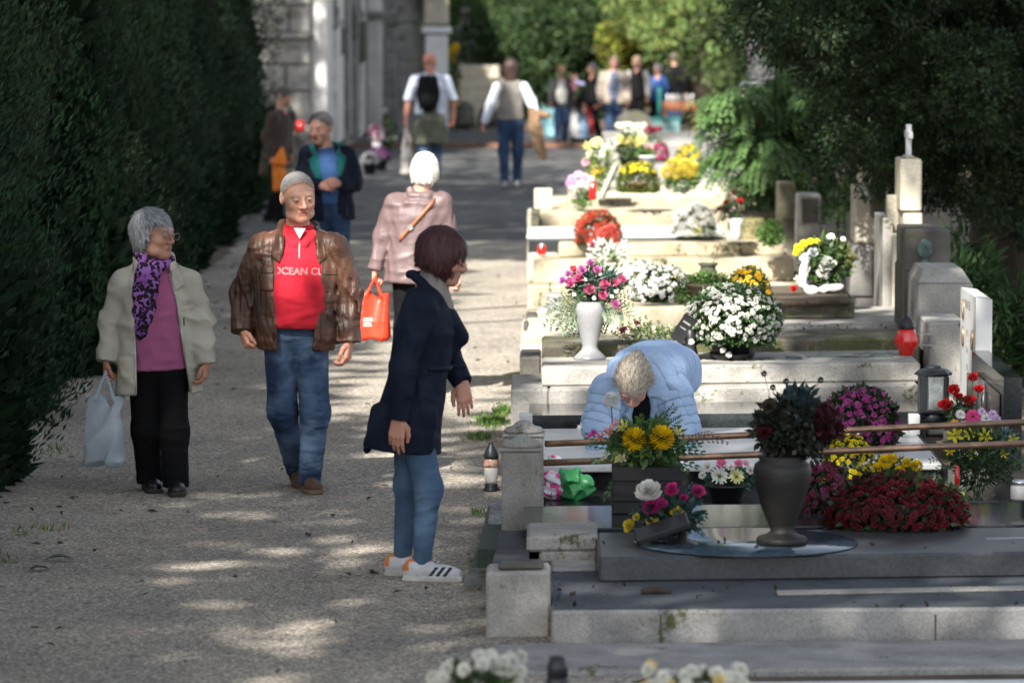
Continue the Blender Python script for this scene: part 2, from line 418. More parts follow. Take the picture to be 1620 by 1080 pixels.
def sheet(name, x0, x1, y0, y1, z, mat, nx=2, ny=2, wob=0, seed=1):
    r = np.random.RandomState(seed); xs = np.linspace(x0, x1, nx); ys = np.linspace(y0, y1, ny); V = []
    for j, y in enumerate(ys):
        for i, x in enumerate(xs):
            dx = r.uniform(-wob, wob) if i in (0, nx-1) else 0; V.append((x+dx, y, z))
    Fc = [(j*nx+i, j*nx+i+1, (j+1)*nx+i+1, (j+1)*nx+i) for j in range(ny-1) for i in range(nx-1)]
    return tag(meshobj(name, V, Fc, mat, None, False), kind='structure')
sheet('ground', -500, 500, -60, 1500, -.012, SOIL)
sheet('path', -3.35, .35, 3, 46.5, 0., GRAVEL, 5, 260, .07, 2)
sheet('pavement', -3.9, 1.0, 46.5, 74.3, 0., ASPH, 3, 60, .05, 3)
sheet('crossing_path', -40, 40, 74.7, 84, .0, ASPH)
tag(MB().box((-1.3, 74.5, .03), (5.4, .28, .09), bev=.01).build('path_kerb', pm('terracotta_edge', (.20, .10, .06), (.10, .06, .04), rough=.9, ns=6)), kind='structure')

def leaves(P, Nn, L, Wd, seed=0, up=0., spread=1., col=(.05, .09, .03), cvar=.4, warm=.25, fold=.0, bend=None):
    """one pointed leaf-sized quad for every point; N: rough outward direction"""
    r = np.random.RandomState(seed); n = len(P); d = Nn+r.normal(size=(n, 3))*spread; d[:, 2] += up
    d /= np.linalg.norm(d, axis=1)[:, None]+1e-9
    s = np.cross(d, r.normal(size=(n, 3))); s /= np.linalg.norm(s, axis=1)[:, None]+1e-9
    ln = (L*r.uniform(.6, 1.3, n))[:, None]; wd = (Wd*r.uniform(.7, 1.3, n))[:, None]
    V = np.stack([P, P+d*ln*.45+s*wd*.5, P+d*ln, P+d*ln*.45-s*wd*.5], 1).reshape(-1, 3)
    c = np.array(col)*(1+r.uniform(-cvar, cvar, (n, 1))); c = c*(1+np.concatenate([r.uniform(-warm, warm, (n, 1)), np.zeros((n, 2))], 1))
    return V, np.arange(4*n).reshape(-1, 4), np.repeat(np.clip(c, 0, 1), 4, 0)
def joinm(parts):
    V = []; Q = []; Cc = []; n = 0
    for v, q, c in parts: V.append(v); Q.append(q+n); Cc.append(c); n += len(v)
    return np.concatenate(V), np.concatenate(Q), np.concatenate(Cc)
LEAF = pm('foliage', (1, 1, 1), (.8, .85, .8), rough=.6, ns=2, bump=0, attr=True, fine=0, tl=.25, spec=.3)
BARK = pm('bark', (.07, .05, .035), (.035, .027, .02), rough=.95, ns=5, bump=.9, bs=20, stretch=(3, 3, .4))
def tree(name, loc, label, cat='tree', group=None, crown=None, trunk=None, cmat=None, colr=None):
    root = empty(name, loc, label, cat, group)
    if trunk: MB().tube(trunk[0], trunk[1], 10).build('trunk', BARK, root, True)
    if crown is not None:
        v, q, c = crown; meshobj('crown', v, q, cmat or LEAF, root, False, c)
    return root
# ---- unseen trees added behind the hedge; leaf clumps sit sunward of each shaded cell
def photo_px(X, Y, Z=0):
    p = cam.matrix_world.inverted() @ Vector((X, Y, Z)) if False else _R.transposed() @ (Vector((X, Y, Z))-Vector((0, 0, CAMH)))
    return 810+F*p.x/-p.z, 540-F*p.y/-p.z
SPOTS = [(425, 1000, 85, 26), (480, 1030, 50, 10), (690, 968, 60, 16), (535, 880, 100, 14), (640, 866, 45, 7), (668, 716, 75, 17), (655, 768, 80, 13), (745, 735, 70, 22), (600, 770, 40, 8),
         (745, 690, 70, 20), (640, 690, 55, 14), (745, 775, 50, 8), (590, 735, 60, 8), (600, 1060, 36, 8)]
def lit(X, Y):
    n = math.sin(X*5.3+1.3*math.sin(Y*3.1))*.5+math.sin(Y*4.7+X*3.3+2)*.5; n2 = math.sin(X*11+Y*7)*.5+math.sin(Y*13-X*9)*.5
    px, py = photo_px(X, Y)
    if Y < 31.5 and X < -.15:
        for a, b_, rx, ry in SPOTS:
            if ((px-a)/rx)**2+((py-b_)/ry)**2 < 1+.35*n+.3*n2: return True
    if X < -.15:
        xl = (-1.5 if Y < 35.5 else -1.12)+.2*n
        if 27.3+.7*n < Y < 43.5+n: return X > xl
        if Y <= 28.3 and Y > 24: return X > -1.35 and n+n2*.6 > .1
        if Y > 60 and X < -2.1: return Y > 89
        if 77.5 < Y < 84: return X < -.9 or n+n2 > .1
        if Y > 66: return n+n2 > -.2 and (Y < 74 or Y > 84 or n > .2)
        if Y > 43.5: return math.sin(Y*2.1+.4*X)+.6*math.sin(Y*5.3+1.+X) > 1.15
        return False
    # over the graves (their tops stand half a metre up, so the light reaches the ground farther back)
    if 25.1 < Y < 27.4 and 2.35 < X < 3.4: return n2 > -.8
    if 25.0 < Y < 29.6: return -.15 < X < 1.75+.2*n and (n2 > -.78)
    if 29.6 <= Y < 35.5: return X < 3.3+.3*n and (X < 2.2 or n2 > -.5)
    if 34 <= Y < 60: return X < 2.35+.2*n+.02*(Y-34) and n2 > -.93
    if 23.2 < Y <= 25.0: return X > 2.2 and n2 > 0 or (n+n2 > .15 and X > .2)
    return Y >= 60 and (n+n2 > (.25 if 73 < Y < 85 and X < 2.6 else -.35) or X > 2.6 or Y > 86) and not (X > 3.5 and Y < 80)
def shade_canopy():
    r = random.Random(11); ex = [(-7.5, -6), (-8.2, 4), (-7.4, 14), (-8.6, 24), (-7.6, 34), (-9, 46), (-8, 58), (-9, 72)]
    pts = [[] for _ in ex]; cell = .3
    Yv = 11.
    while Yv < 92:
        Xv = -2.6 if Yv < 38 else (-3.8 if Yv < 62 else -7.)
        while Xv < 6.5:
            X = Xv+r.uniform(-.05, .05); Y = Yv+r.uniform(-.05, .05)
            if not lit(X, Y):
                t = r.uniform(18.2, 24.); p = Vector((X, Y, 0))+SDIR*t
                k = min(range(len(ex)), key=lambda i: abs(ex[i][1]-p.y)); pts[k].append(p)
            Xv += cell
        Yv += cell if Yv < 60 else .5; cell = .3 if Yv < 60 else .45
    for i, ((tx, ty), L_) in enumerate(zip(ex, pts)):
        if not L_: continue
        P = np.array([p[:] for p in L_]); P = np.repeat(P, 12, 0); rr = np.random.RandomState(i); P += rr.normal(size=P.shape)*.11-np.array((tx, ty, 0))
        v, q, c = leaves(P, rr.normal(size=P.shape), .3, .24, i, col=(.06, .1, .03))
        rt = tree('unseen_shade_tree', (tx, ty, 0), 'unseen tree added behind the dark hedge, its crown shaped to cast the shade, %s along the path' % ['nearest', 'second', 'third', 'fourth', 'fifth', 'sixth', 'seventh', 'eighth'][i], 'tree', 'unseen shade trees added behind the hedge', (v, q, c),
                  ([(0, 0, -.1), (.1, 0, 4), (.3, -.3, 8), (.6, -.5, 11.5)], [.32, .26, .2, .1]))
        b = MB()
        for k in range(4):
            c0 = Vector((.2, -.2, rr.uniform(6, 11))); p = P[rr.randint(len(P))]; b.tube([c0, (c0+Vector(p))/2+Vector((0, 0, .8)), Vector(p)], [.08, .045, .02], 6)
        b.build('branch', BARK, rt, True)
def cypress_crown(seed, R=1.25, H=5.2, n=26000, fine=1.):
    r = np.random.RandomState(seed); th = r.uniform(0, 2*np.pi, n); z = r.uniform(0.0, 1, n)**1.45*H
    nb = 30; bt = r.uniform(0, 2*np.pi, nb); bz = r.uniform(-.3, H, nb)
    prof = R*np.clip(np.sin(np.pi*np.clip((z/H)*.62+.36, 0, 1))**.6, .05, 1)*np.clip(.86+z*.25, 0, 1)
    lob = np.zeros(n); who = np.zeros(n, int)
    for k_, (a, b) in enumerate(zip(bt, bz)):
        d = np.abs((th-a-.08*np.sin(z*2+k_)+np.pi) % (2*np.pi)-np.pi); w_ = r.uniform(.10, .19); g_ = np.exp(-(d/w_)**2-((z-b)/r.uniform(.9, 1.7))**2)*r.uniform(.75, 1.1); m_ = g_ > lob; lob[m_] = g_[m_]; who[m_] = k_
    ptone = r.uniform(.55, 1.75, nb); phue = r.uniform(.8, 1.5, nb)
    rr = prof*(.54+.50*np.clip(lob, 0, 1.05)+.04*np.sin(th*11+z*3)+.05*np.sin(th*5+1.5*np.sin(z*1.3)))
    dep = r.uniform(0, 1, n)**2.2*.34; rr = rr-dep*prof
    P = np.stack([np.cos(th)*rr, np.sin(th)*rr, z+.02], 1); N = np.stack([np.cos(th), np.sin(th), np.full(n, .75)], 1)
    col = np.array((.015, .033, .016))
    parts = []
    for k in range(3):
        m = np.arange(n) % 3 == k
        v_, q_, c_ = leaves(P[m]+r.normal(size=(m.sum(), 3))*.015, N[m], .055*fine, .014*fine, seed+k, up=1.0, spread=.5, col=col*(1, .8, 1.25)[k], cvar=.4, warm=.25)
        c_ = c_*np.repeat(ptone[who[m]], 4)[:, None]; c_[:, 0] *= np.repeat(phue[who[m]], 4); parts.append((v_, q_, np.clip(c_, 0, 1)))
    # inner foliage that closes the gaps
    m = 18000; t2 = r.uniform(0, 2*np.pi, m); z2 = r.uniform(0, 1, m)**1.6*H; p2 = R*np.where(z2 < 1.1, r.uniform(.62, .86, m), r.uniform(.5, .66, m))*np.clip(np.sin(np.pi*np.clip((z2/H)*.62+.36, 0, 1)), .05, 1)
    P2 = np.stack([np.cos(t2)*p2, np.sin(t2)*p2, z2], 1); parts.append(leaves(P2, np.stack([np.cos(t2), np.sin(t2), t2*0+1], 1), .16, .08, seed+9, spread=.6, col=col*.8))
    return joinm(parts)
def hedge_trees():
    cr = [cypress_crown(3, 1.25, 4.7, 80000), cypress_crown(5, 1.3, 4.9, 80000)]
    rows = [(-4.0, 13.5, 1.), (-4.1, 16.6, 1.), (-3.98, 20.0, 1.), (-4.12, 23.3, 1.05), (-4.25, 27.0, 1.), (-4.0, 30.6, 1.02), (-4.35, 34.4, 1.05), (-4.3, 38.3, 1.), (-4.4, 42.0, 1.0), (-4.62, 46.0, 1.05), (-4.7, 52.3, 1.1), (-4.8, 56.3, 1.1)]
    nm = ['first', 'second', 'third', 'fourth', 'fifth', 'sixth', 'seventh', 'eighth', 'ninth', 'tenth', 'eleventh', 'last']
    me = []; HM = pm('cypress_foliage', (1, 1, 1), (.6, .75, .6), rough=.65, ns=1.6, bump=0, attr=True, fine=0, tl=.15, spec=.25, rand=.45)
    for i, (x, y, s) in enumerate(rows):
        lab = 'dense dark cypress of the hedge row, %s from the camera' % nm[i]
        root = empty('cypress_tree', (x, y, 0), lab, 'tree', 'cypresses of the dark hedge on the left', rz=i*2.1)
        root.scale = (s*(1.0 if i % 3 else 1.06), s, 1)
        MB().tube([(0, 0, -.05), (0, 0, 2.5), (.05, 0, 4.5)], [.16, .12, .05], 9).build('trunk', BARK, root, True)
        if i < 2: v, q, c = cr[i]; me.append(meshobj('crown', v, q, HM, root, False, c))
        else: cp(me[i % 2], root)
def blob_crown(seed, centres, n, leafL, leafW, col, spread=.8, up=0., clump=.35, cvar=.45, squash=1., warm=.25, hang=0.):
    """foliage gathered in clumps round the given centres (x, y, z, r)"""
    r = np.random.RandomState(seed); parts = []; C_ = np.array(centres); w_ = C_[:, 3]**2; w_ = w_/w_.sum()
    for (x, y, z, R), k in zip(C_, (w_*n).astype(int)):
        sub = max(3, int((R/clump)**2*4)); d = r.normal(size=(sub, 3)); d /= np.linalg.norm(d, axis=1)[:, None]; cc = d*R*r.uniform(.62, 1, (sub, 1)); tone = r.uniform(.55, 1.5, sub)
        j = r.randint(0, sub, k); d2 = r.normal(size=(k, 3)); d2 /= np.linalg.norm(d2, axis=1)[:, None]
        P = cc[j]+d2*clump*r.uniform(.45, 1, (k, 1))*.6; P[:, 2] *= squash
        Nn = P/(np.linalg.norm(P, axis=1)[:, None]+1e-6)*.6+d2*.7; Nn[:, 2] -= hang
        v, q, c = leaves(P+np.array((x, y, z)), Nn, leafL, leafW, r.randint(1e6), up=up, spread=spread*.5, col=col, cvar=cvar, warm=warm)
        parts.append((v, q, np.clip(c*np.repeat(tone[j], 4)[:, None], 0, 1)))
    return joinm(parts)
def pinnate(seed, n, path, col, leafl=.055, ln=.3):
    """drooping compound leaves placed along points (x, y, z, r)"""
    r = np.random.RandomState(seed); V = []; Cc = []
    Pp = np.array(path)
    for i in range(n):
        a = Pp[r.randint(len(Pp))]; d = r.normal(size=3); d /= np.linalg.norm(d); p = a[:3]+d*a[3]*r.uniform(.55, 1)
        ax = np.array((d[0], d[1]-.4, -.1+.2*d[2])); ax /= np.linalg.norm(ax); g = -.25-.5*r.rand(); tone = r.uniform(.6, 1.45)
        sd = np.cross(ax, (0, 0, 1)); sd /= np.linalg.norm(sd)+1e-6; m = 8
        for k in range(m):
            t = (k+1)/m; c0 = p+ax*ln*t+np.array((0, 0, g*ln*t*t)); dirn = ax+np.array((0, 0, 2*g*t)); dirn /= np.linalg.norm(dirn)
            up = np.cross(sd, dirn)
            for s in (1, -1):
                dd = sd*s*.85+dirn*.55+up*r.uniform(-.25, .1); dd /= np.linalg.norm(dd); w_ = dirn*leafl*.24
                l_ = leafl*r.uniform(.8, 1.15); V += [c0, c0+dd*l_*.5+w_, c0+dd*l_, c0+dd*l_*.5-w_]
                cc = np.array(col)*tone*r.uniform(.85, 1.15); Cc += [cc]*4
    V = np.array(V); return V, np.arange(len(V)).reshape(-1, 4), np.clip(np.array(Cc), 0, 1)
def at3(px, py, Y): p = at(px, py, Y=Y); return p.x, p.y, p.z
def other_trees():
    r = random.Random(3)
    # big dark conifer hanging over the right
    cen = []
    for i in range(210):
        px = r.uniform(1230, 1720); low = 335+22*math.sin(px*.02)+(20 if px > 1480 else 0)
        py = r.uniform(-260, low-40)
        if px < 1345: py = min(py, 35-(1345-px)*.3)
        Y = r.uniform(31.5, 36); x, y, z = at3(px, py, Y); cen.append((x, y, z, r.uniform(.28, .5)))
    base = Vector((5.1, 37.5, 0)); C2 = [(x-base.x, y-base.y, z, q) for x, y, z, q in cen]
    v, q, c = blob_crown(21, C2, 300000, .05, .019, (.021, .038, .014), clump=.17, spread=1., cvar=.5, warm=.35, hang=.2)
    t = tree('yew_tree', base, 'huge dark green conifer whose heavy boughs hang over the headstones on the right', 'tree', crown=(v, q, c), trunk=([(.0, 0, -.1), (.0, 0, 2.5), (-.4, -.2, 4.5), (-.8, -.4, 7)], [.42, .36, .28, .1]))
    b = MB()
    for k in range(10):
        p = C2[r.randrange(len(C2))]; b.tube([(-.1, 0, 2.2+r.random()*2), ((p[0]-.1)/2, p[1]/2, p[2]+.5), p[:3]], [.12, .07, .02], 6)
    b.build('branch', BARK, t, True)
    x, y, z = at3(1590, 470, 36.8)
    b = MB(); rr = random.Random(9)
    tree('old_trunk_tree', (x, 36.8, 0), 'mossy old tree trunk in deep shade behind the white headstone', 'tree', trunk=([(0, 0, -.1), (.02, 0, 1), (.0, .05, 2.2), (.1, .1, 5)], [.36, .31, .27, .2]),
         crown=blob_crown(5, [(.1+rr.uniform(-.8, .8), rr.uniform(-.5, .8), rr.uniform(3.4, 5.4), .55) for _ in range(10)], 9000, .07, .03, (.04, .06, .02), clump=.25))
    # pinnate tree
    x, y, z = at3(1235, 300, 40.5); base = Vector((x, 40.5, 0)); pts = []
    for px, py, rr_ in ((1150, 165, .18), (1165, 145, .18), (1190, 160, .22), (1142, 205, .16), (1170, 210, .25), (1200, 190, .25), (1215, 150, .2), (1152, 245, .13), (1175, 255, .2), (1205, 240, .22), (1240, 200, .25), (1260, 150, .25),  # stitch lines plus quilt groove shade, put in as darker colour
                        (1290, 210, .25), (1245, 250, .2), (1300, 260, .25), (1320, 200, .25), (1185, 300, .14), (1230, 110, .25), (1330, 300, .2), (1350, 200, .22), (1310, 150, .22), (1345, 140, .22), (1270, 110, .2), (1280, 305, .18), (1255, 320, .12), (1345, 250, .25), (1225, 290, .12)):
        a = at3(px, py, 40.2+r.uniform(-.7, .7)); pts.append((a[0]-base.x, a[1]-base.y, a[2], rr_))
    v, q, c = pinnate(8, 1250, pts, (.095, .17, .055), .07, .2)
    t = tree('pinnate_tree', base, 'bright green tree with drooping feathery compound leaves leaning over the sunlit graves', 'tree', crown=(v, q, c), trunk=([(.15, 0, -.1), (.2, 0, .8), (.1, 0, 1.6), (-.1, 0, 2.4)], [.07, .06, .045, .02]))
    b = MB()
    for a in pts[::2]: b.tube([(.1, 0, 1.3), ((a[0])/2, a[1]/2, (a[2]+1.5)/2+.25), a[:3]], [.03, .02, .008], 5)
    b.build('branch', BARK, t, True)
    # oleander-like shrub behind the headstone
    x, y, z = at3(1612, 470, 29.5); cen = [(r.uniform(-.55, .5), r.uniform(-.4, .4), r.uniform(.2, .8), r.uniform(.12, .2)) for _ in range(34)]
    tree('shrub', (x, 29.5, 0), 'green shrub with long narrow leaves growing behind the white headstone', 'shrub', crown=blob_crown(31, cen, 4200, .13, .024, (.028, .06, .018), clump=.12, spread=.9, up=.5), trunk=([(0, 0, -.05), (0, 0, .5)], [.03, .02]))
    # far trees
    def far(name, label, px, Y, blobs, n, L_, W_, col, cl=.3, tr=.2, hang=0, top=6, ups=0., cat='tree'):
        g0 = at3(px, -12+CAMH*F/Y, Y); base = Vector((g0[0], Y, 0)); cc = []
        for bx, by, br, k, rad_ in blobs:
            for _ in range(k):
                a = at3(bx+r.gauss(0, br), by+r.gauss(0, br*.7), Y+r.uniform(-1.2, 1.2)); cc.append((a[0]-base.x, a[1]-base.y, max(a[2], rad_*.5), rad_*r.uniform(.7, 1.2)))
        return tree(name, base, label, cat, crown=blob_crown(int(px), cc, n, L_, W_, col, clump=cl, hang=hang, up=ups), trunk=([(0, 0, -.1), (.05, 0, top*.5), (0, 0, top)], [tr, tr*.8, tr*.3]) if tr else None)
    far('cypress_tree', 'big cypress with sunlit pale green hanging sprays above the far walkers', 1120, 86.5, [(1060, 20, 38, 22, .42), (1150, 10, 40, 26, .45), (1100, 60, 45, 12, .35), (1160, 85, 20, 8, .25), (1020, -5, 25, 8, .4), (1200, -20, 40, 12, .5), (1180, 190, 14, 3, .3), (1080, 95, 10, 3, .18), (1195, 60, 14, 6, .25)], 26000, .14, .05, (.17, .23, .07), .3, .42, .5)
    far('cypress_tree', 'dark cypress standing behind the man in long black coat', 1125, 88, [(1130, 120, 24, 26, .6), (1170, 150, 22, 12, .5), (1140, 60, 30, 12, .6)], 12000, .16, .06, (.05, .075, .022), .35, .5, 0)
    far('bushy_tree', 'dark green bushy tree behind the woman in checked shirt', 890, 92, [(880, 60, 50, 26, .8), (860, 140, 45, 20, .7), (930, 110, 35, 16, .7), (900, -10, 60, 16, .9)], 24000, .15, .07, (.04, .072, .025), .4, .3)
    far('bushy_tree', 'light green leafy tree left of the dark bushy tree', 770, 96, [(760, 25, 30, 16, .6), (800, 60, 22, 12, .45), (735, 10, 25, 10, .6), (815, 20, 20, 8, .5)], 13000, .15, .07, (.12, .18, .05), .35, .22)
    far('bushy_tree', 'dark shrubby tree filling the gap behind the cream stepped tomb', 800, 101, [(800, 100, 60, 40, .9), (730, 60, 40, 16, .8), (950, 100, 70, 30, 1.), (1030, 130, 40, 20, .9), (1000, 40, 80, 24, 1.1), (1190, 120, 40, 20, 1.), (700, -10, 60, 14, 1.)], 30000, .2, .1, (.04, .065, .022), .5, .3)
    far('bushy_tree', 'yellowing tree between the bald man in tan jacket and the big cypress', 1000, 90, [(975, 65, 14, 8, .28), (1010, 60, 14, 8, .3), (1000, 100, 10, 5, .25), (1060, 20, 20, 6, .3)], 7000, .13, .08, (.16, .17, .025), .3, .1)
    far('bushy_tree', 'wide dark tree mass closing the view on the far right', 1320, 72, [(1250, 60, 60, 30, 1.), (1350, 100, 60, 40, 1.), (1250, 150, 40, 20, .8), (1420, 250, 60, 26, .8), (1330, 250, 50, 22, .7), (1500, 200, 80, 30, 1.), (1600, 300, 60, 30, .9), (1480, 400, 60, 22, .7), (1600, 450, 50, 20, .7)], 40000, .14, .06, (.04, .06, .02), .4, .35)
    # backdrop wood far behind everything
    cc = []
    for _ in range(620): cc.append((r.uniform(-34, 34), r.uniform(0, 10), r.uniform(0, 24), r.uniform(1.2, 2.4)))
    v, q, c = blob_crown(77, cc, 90000, .55, .32, (.045, .075, .022), clump=.9)
    o = meshobj('wood', v, q, LEAF, None, False, c, loc=(0, 108, 0)); tag(o, 'far dark wood closing the view behind the cemetery', 'wood', kind='stuff')
# ---------------------------------------------------------------- graves
def stone(key, c1, c2, moss=0., **k):
    d = dict(rough=.85, ns=5, det=8, bump=.45, bs=45, fine=.18, fs=90, spec=.25); d.update(k)
    new = key not in _M; m = pm(key, c1, c2, **d)
    if new and moss:
        nt = m.node_tree; L = nt.links.new; b = nt.nodes['Principled BSDF']; base = b.inputs['Base Color'].links[0].from_socket
        tc = NN(nt, 'ShaderNodeTexCoord'); n = NN(nt, 'ShaderNodeTexNoise'); n.inputs['Scale'].default_value = 3.2; n.inputs['Detail'].default_value = 8; n.inputs['Roughness'].default_value = .7; L(tc.outputs['Object'], n.inputs['Vector'])
        n2 = NN(nt, 'ShaderNodeTexNoise'); n2.inputs['Scale'].default_value = 40; n2.inputs['Detail'].default_value = 4; L(tc.outputs['Object'], n2.inputs['Vector'])
        ad = NN(nt, 'ShaderNodeMath', operation='MULTIPLY_ADD'); L(n2.outputs[0], ad.inputs[0]); ad.inputs[1].default_value = .35; L(n.outputs[0], ad.inputs[2])
        cr = NN(nt, 'ShaderNodeValToRGB'); e = cr.color_ramp.elements; e[0].position = .78-moss*.3; e[0].color = (0, 0, 0, 1); e[1].position = .86-moss*.3; e[1].color = (1, 1, 1, 1); L(ad.outputs[0], cr.inputs[0])
        mx = NN(nt, 'ShaderNodeMix', data_type='RGBA'); L(cr.outputs[0], mx.inputs[0]); L(base, mx.inputs[6])
        c3 = NN(nt, 'ShaderNodeMix', data_type='RGBA'); L(n2.outputs[0], c3.inputs[0]); c3.inputs[6].default_value = (.05, .045, .032, 1); c3.inputs[7].default_value = (.10, .11, .035, 1)
        L(c3.outputs[2], mx.inputs[7]); L(mx.outputs[2], b.inputs['Base Color'])
    return m
CREAM = stone('cream_limestone', (.47, .41, .30), (.34, .29, .20), .12)
CREAM2 = stone('pale_limestone', (.48, .44, .35), (.38, .345, .27), .0)
GREY = stone('grey_limestone', (.34, .325, .30), (.23, .22, .20), .06)
GREY2 = stone('cool_grey_stone', (.30, .295, .285), (.20, .195, .19), .05)
MOSSY = stone('mossy_stone', (.17, .155, .125), (.06, .055, .042), .42)
DARKST = stone('dark_weathered_stone', (.12, .11, .10), (.06, .055, .05), .2)
WHITE = stone('white_marble', (.64, .64, .63), (.55, .55, .55), 0, rough=.35, bump=.05, fine=.03, spec=.5)
GRAN = pm('dark_granite', (.035, .04, .042), (.02, .024, .026), rough=.12, ns=60, bump=.02, fine=.35, fs=300, spec=.55)
GRANM = pm('mid_granite', (.055, .06, .066), (.038, .042, .048), rough=.35, ns=50, bump=.04, fine=.35, fs=260, spec=.5)
GGRN = pm('green_granite', (.03, .05, .038), (.015, .026, .02), rough=.6, ns=40, bump=.03, fine=.4, fs=200)
BRASS = pm('old_copper', (.34, .21, .14), (.20, .13, .09), rough=.42, metal=.7, ns=14, bump=.1)
BRONZE = pm('green_bronze', (.10, .17, .15), (.05, .07, .065), rough=.6, metal=.3, ns=20)
def put(o, root):
    o.parent = root; o.matrix_parent_inverse = Matrix.Translation(-root.location); return o
def slab(root, name, mat, xl, yl, xr, yr, zt, zb, depth, bev=.012, over=None):
    """block whose front top edge runs from photo point (xl, yl) to (xr, yr) at height zt"""
    a = at(xl, yl, z=zt); b = at(xr, yr, z=zt); d = (b-a); L = d.length; ang = math.atan2(d.y, d.x); n = Vector((-math.sin(ang), math.cos(ang), 0))
    mid = (a+b)/2; c = Vector((mid.x, mid.y+depth/2, (zt+zb)/2)); k = math.tan(max(-.16, min(.16, ang)))
    mb = MB().box((0, 0, 0), (b.x-a.x, depth, zt-zb), bev=bev); r_ = random.Random(int(xl*3+yl))
    mb.v = [(c.x-root.location.x+v[0], c.y-root.location.y+v[1]+v[0]*k, c.z-root.location.z+v[2]) for v in mb.v]
    o = mb.build(name, mat, root, False)
    return a, b, ang
def grave(label, xl, yl, z, cat='grave', name='grave', Y=None):
    p = at(xl, yl, z=z) if Y is None else at(xl, yl, Y=Y); return empty(name, (p.x, p.y, 0), label, cat)
def blk(root, name, mat, x0, x1, y0, y1, Y, d=.3, bev=.01, rz=0, zb=None, taper=1.0):
    """upright block given by its front face box in photo pixels at distance Y"""
    a = at(x0, y0, Y=Y); b = at(x1, y1, Y=Y); zt = a.z; zbv = b.z if zb is None else zb
    c = Vector(((a.x+b.x)/2, Y+d/2, (zt+zbv)/2))-root.location
    return MB().box(c, (b.x-a.x, d, zt-zbv), rz=rz, bev=bev, taper=taper).build(name, mat, root, False)
def graves():
    # G0 paving and white kerb nearest the camera
    g = grave('pale grey flat kerb stones across the bottom edge of the picture', 760, 1050, .02, 'grave kerb', 'grave_kerb')
    slab(g, 'kerb', GREY2, 775, 1062, 1900, 1050, .02, -.1, .72)
    slab(g, 'kerb', WHITE, 700, 1090, 1900, 1078, .015, -.1, .12)
    # G1 big dark slab grave with disc
    g = grave('low dark grey granite grave with a round polished disc, nearest on the right', 872, 965, .136)
    slab(g, 'plinth', GREY2, 872, 966, 1950, 958, .136, -.05, 1.85)
    slab(g, 'plinth_top', stone('slate_top', (.085, .092, .105), (.055, .06, .07), 0), 874, 963, 1950, 955, .1395, .1365, 1.8, .001)
    slab(g, 'cover_slab', GRANM, 947, 881, 1960, 868, .25, .1365, .86)
    slab(g, 'raised_edge', GREY, 1230, 938, 1640, 930, .152, .14, .10, .004)
    for jx in (1045, 1480): a = at(jx, 968, z=.136); MB().box((a.x-g.location.x, a.y-g.location.y-.003, .062), (.008, .01, .13)).build('mortar_joint', DARKST, g)
    slab(g, 'side_block', GREY, 833, 848, 946, 846, .262, .19, .5); slab(g, 'side_block', GREY, 853, 872, 946, 870, .192, .136, .46); slab(g, 'side_block', GREY2, 872, 900, 946, 898, .155, .136, .3)
    d = at(1180, 858, z=.252); MB().lathe([(.48, 0), (.5, .003), (.497, .006)], d-g.location, 64).build('disc', pm('blue_polished_granite', (.05, .085, .12), (.03, .05, .07), rough=.12, ns=30, fine=.3, spec=.6, bump=0), g, True)
    slab(g, 'name_plate', pm('pale_metal', (.4, .42, .45), rough=.3, metal=.5, bump=0), 1560, 852, 1640, 850, .254, .2505, .04, .001)
    # corner posts of G1
    g = grave('squat concrete corner post with a dark cushion-shaped cap at the front of the nearest grave', 770, 905, .274, 'post', 'corner_post')
    slab(g, 'post', GREY, 769, 905, 871, 903, .274, -.02, .28, .012)
    a, b, an = slab(g, 'cap', DARKST, 788, 893, 860, 892, .30, .2745, .18, .012)
    g = grave('dark green polished granite kerb running beside the gravel path', 760, 835, .22, 'grave kerb', 'grave_kerb')
    P = lambda px, py, z: at(px, py, z=z)
    def wedge(name, mat, q, zt, zb):
        V = [P(x, y, zt)-g.location for x, y in q]; V2 = [Vector((v.x, v.y, zb)) for v in V]
        meshobj(name, [*V2, *V], [(3, 2, 1, 0), (4, 5, 6, 7), (0, 1, 5, 4), (1, 2, 6, 5), (2, 3, 7, 6), (3, 0, 4, 7)], mat, g, False)
    wedge('kerb', GGRN, [(757, 868), (792, 868), (800, 800), (772, 800)], .12, -.02)
    wedge('kerb', stone('speckled_granite', (.35, .35, .36), (.12, .12, .12), 0, ns=60), [(772, 828), (800, 828), (802, 792), (776, 792)], .125, -.02)
    wedge('foot_slab', stone('grey_paver', (.2, .2, .19), (.13, .13, .12), .2), [(733, 924), (772, 924), (786, 846), (762, 846)], .03, -.02)
    wedge('side_panel', stone('dark_side_stone', (.07, .075, .08), (.045, .05, .055), 0), [(775, 905), (836, 905), (838, 838), (792, 838)], .20, -.02)
    # G2 polished dark slab, mirrors the trees
    g = grave('polished black granite slab mirroring green leaves, behind the disc grave', 828, 836, .245)
    slab(g, 'cover_slab', GRAN, 826, 836, 1960, 826, .245, .0, .86, .006)
    # G3 railed grave
    g = grave('grave ringed by two copper rails between grey stone posts', 793, 712, .5, 'grave', 'railed_grave', Y=20.42)
    def post(x0, x1, ytop, ybase, Y):
        a = at(x0, ytop, Y=Y); b_ = at(x1, ybase, Y=Y); w_ = b_.x-a.x; c = Vector(((a.x+b_.x)/2, Y+w_/2, 0))-g.location; H = a.z-.075
        o = MB().box((c.x, c.y, H/2), (w_, w_, H), bev=.008).box((c.x, c.y, H+.008), (w_*1.06, w_*1.06, .014), bev=.003).build('post', GREY, g, False)
        MB().lathe([(w_*.50, 0), (w_*.50, .012), (w_*.44, .026), (w_*.26, .036), (w_*.2, .052), (w_*.1, .06), (.004, .062)], (c.x, c.y, H+.0155), 24).build('post_cap', GREY, o, True)
        return c+g.location, w_
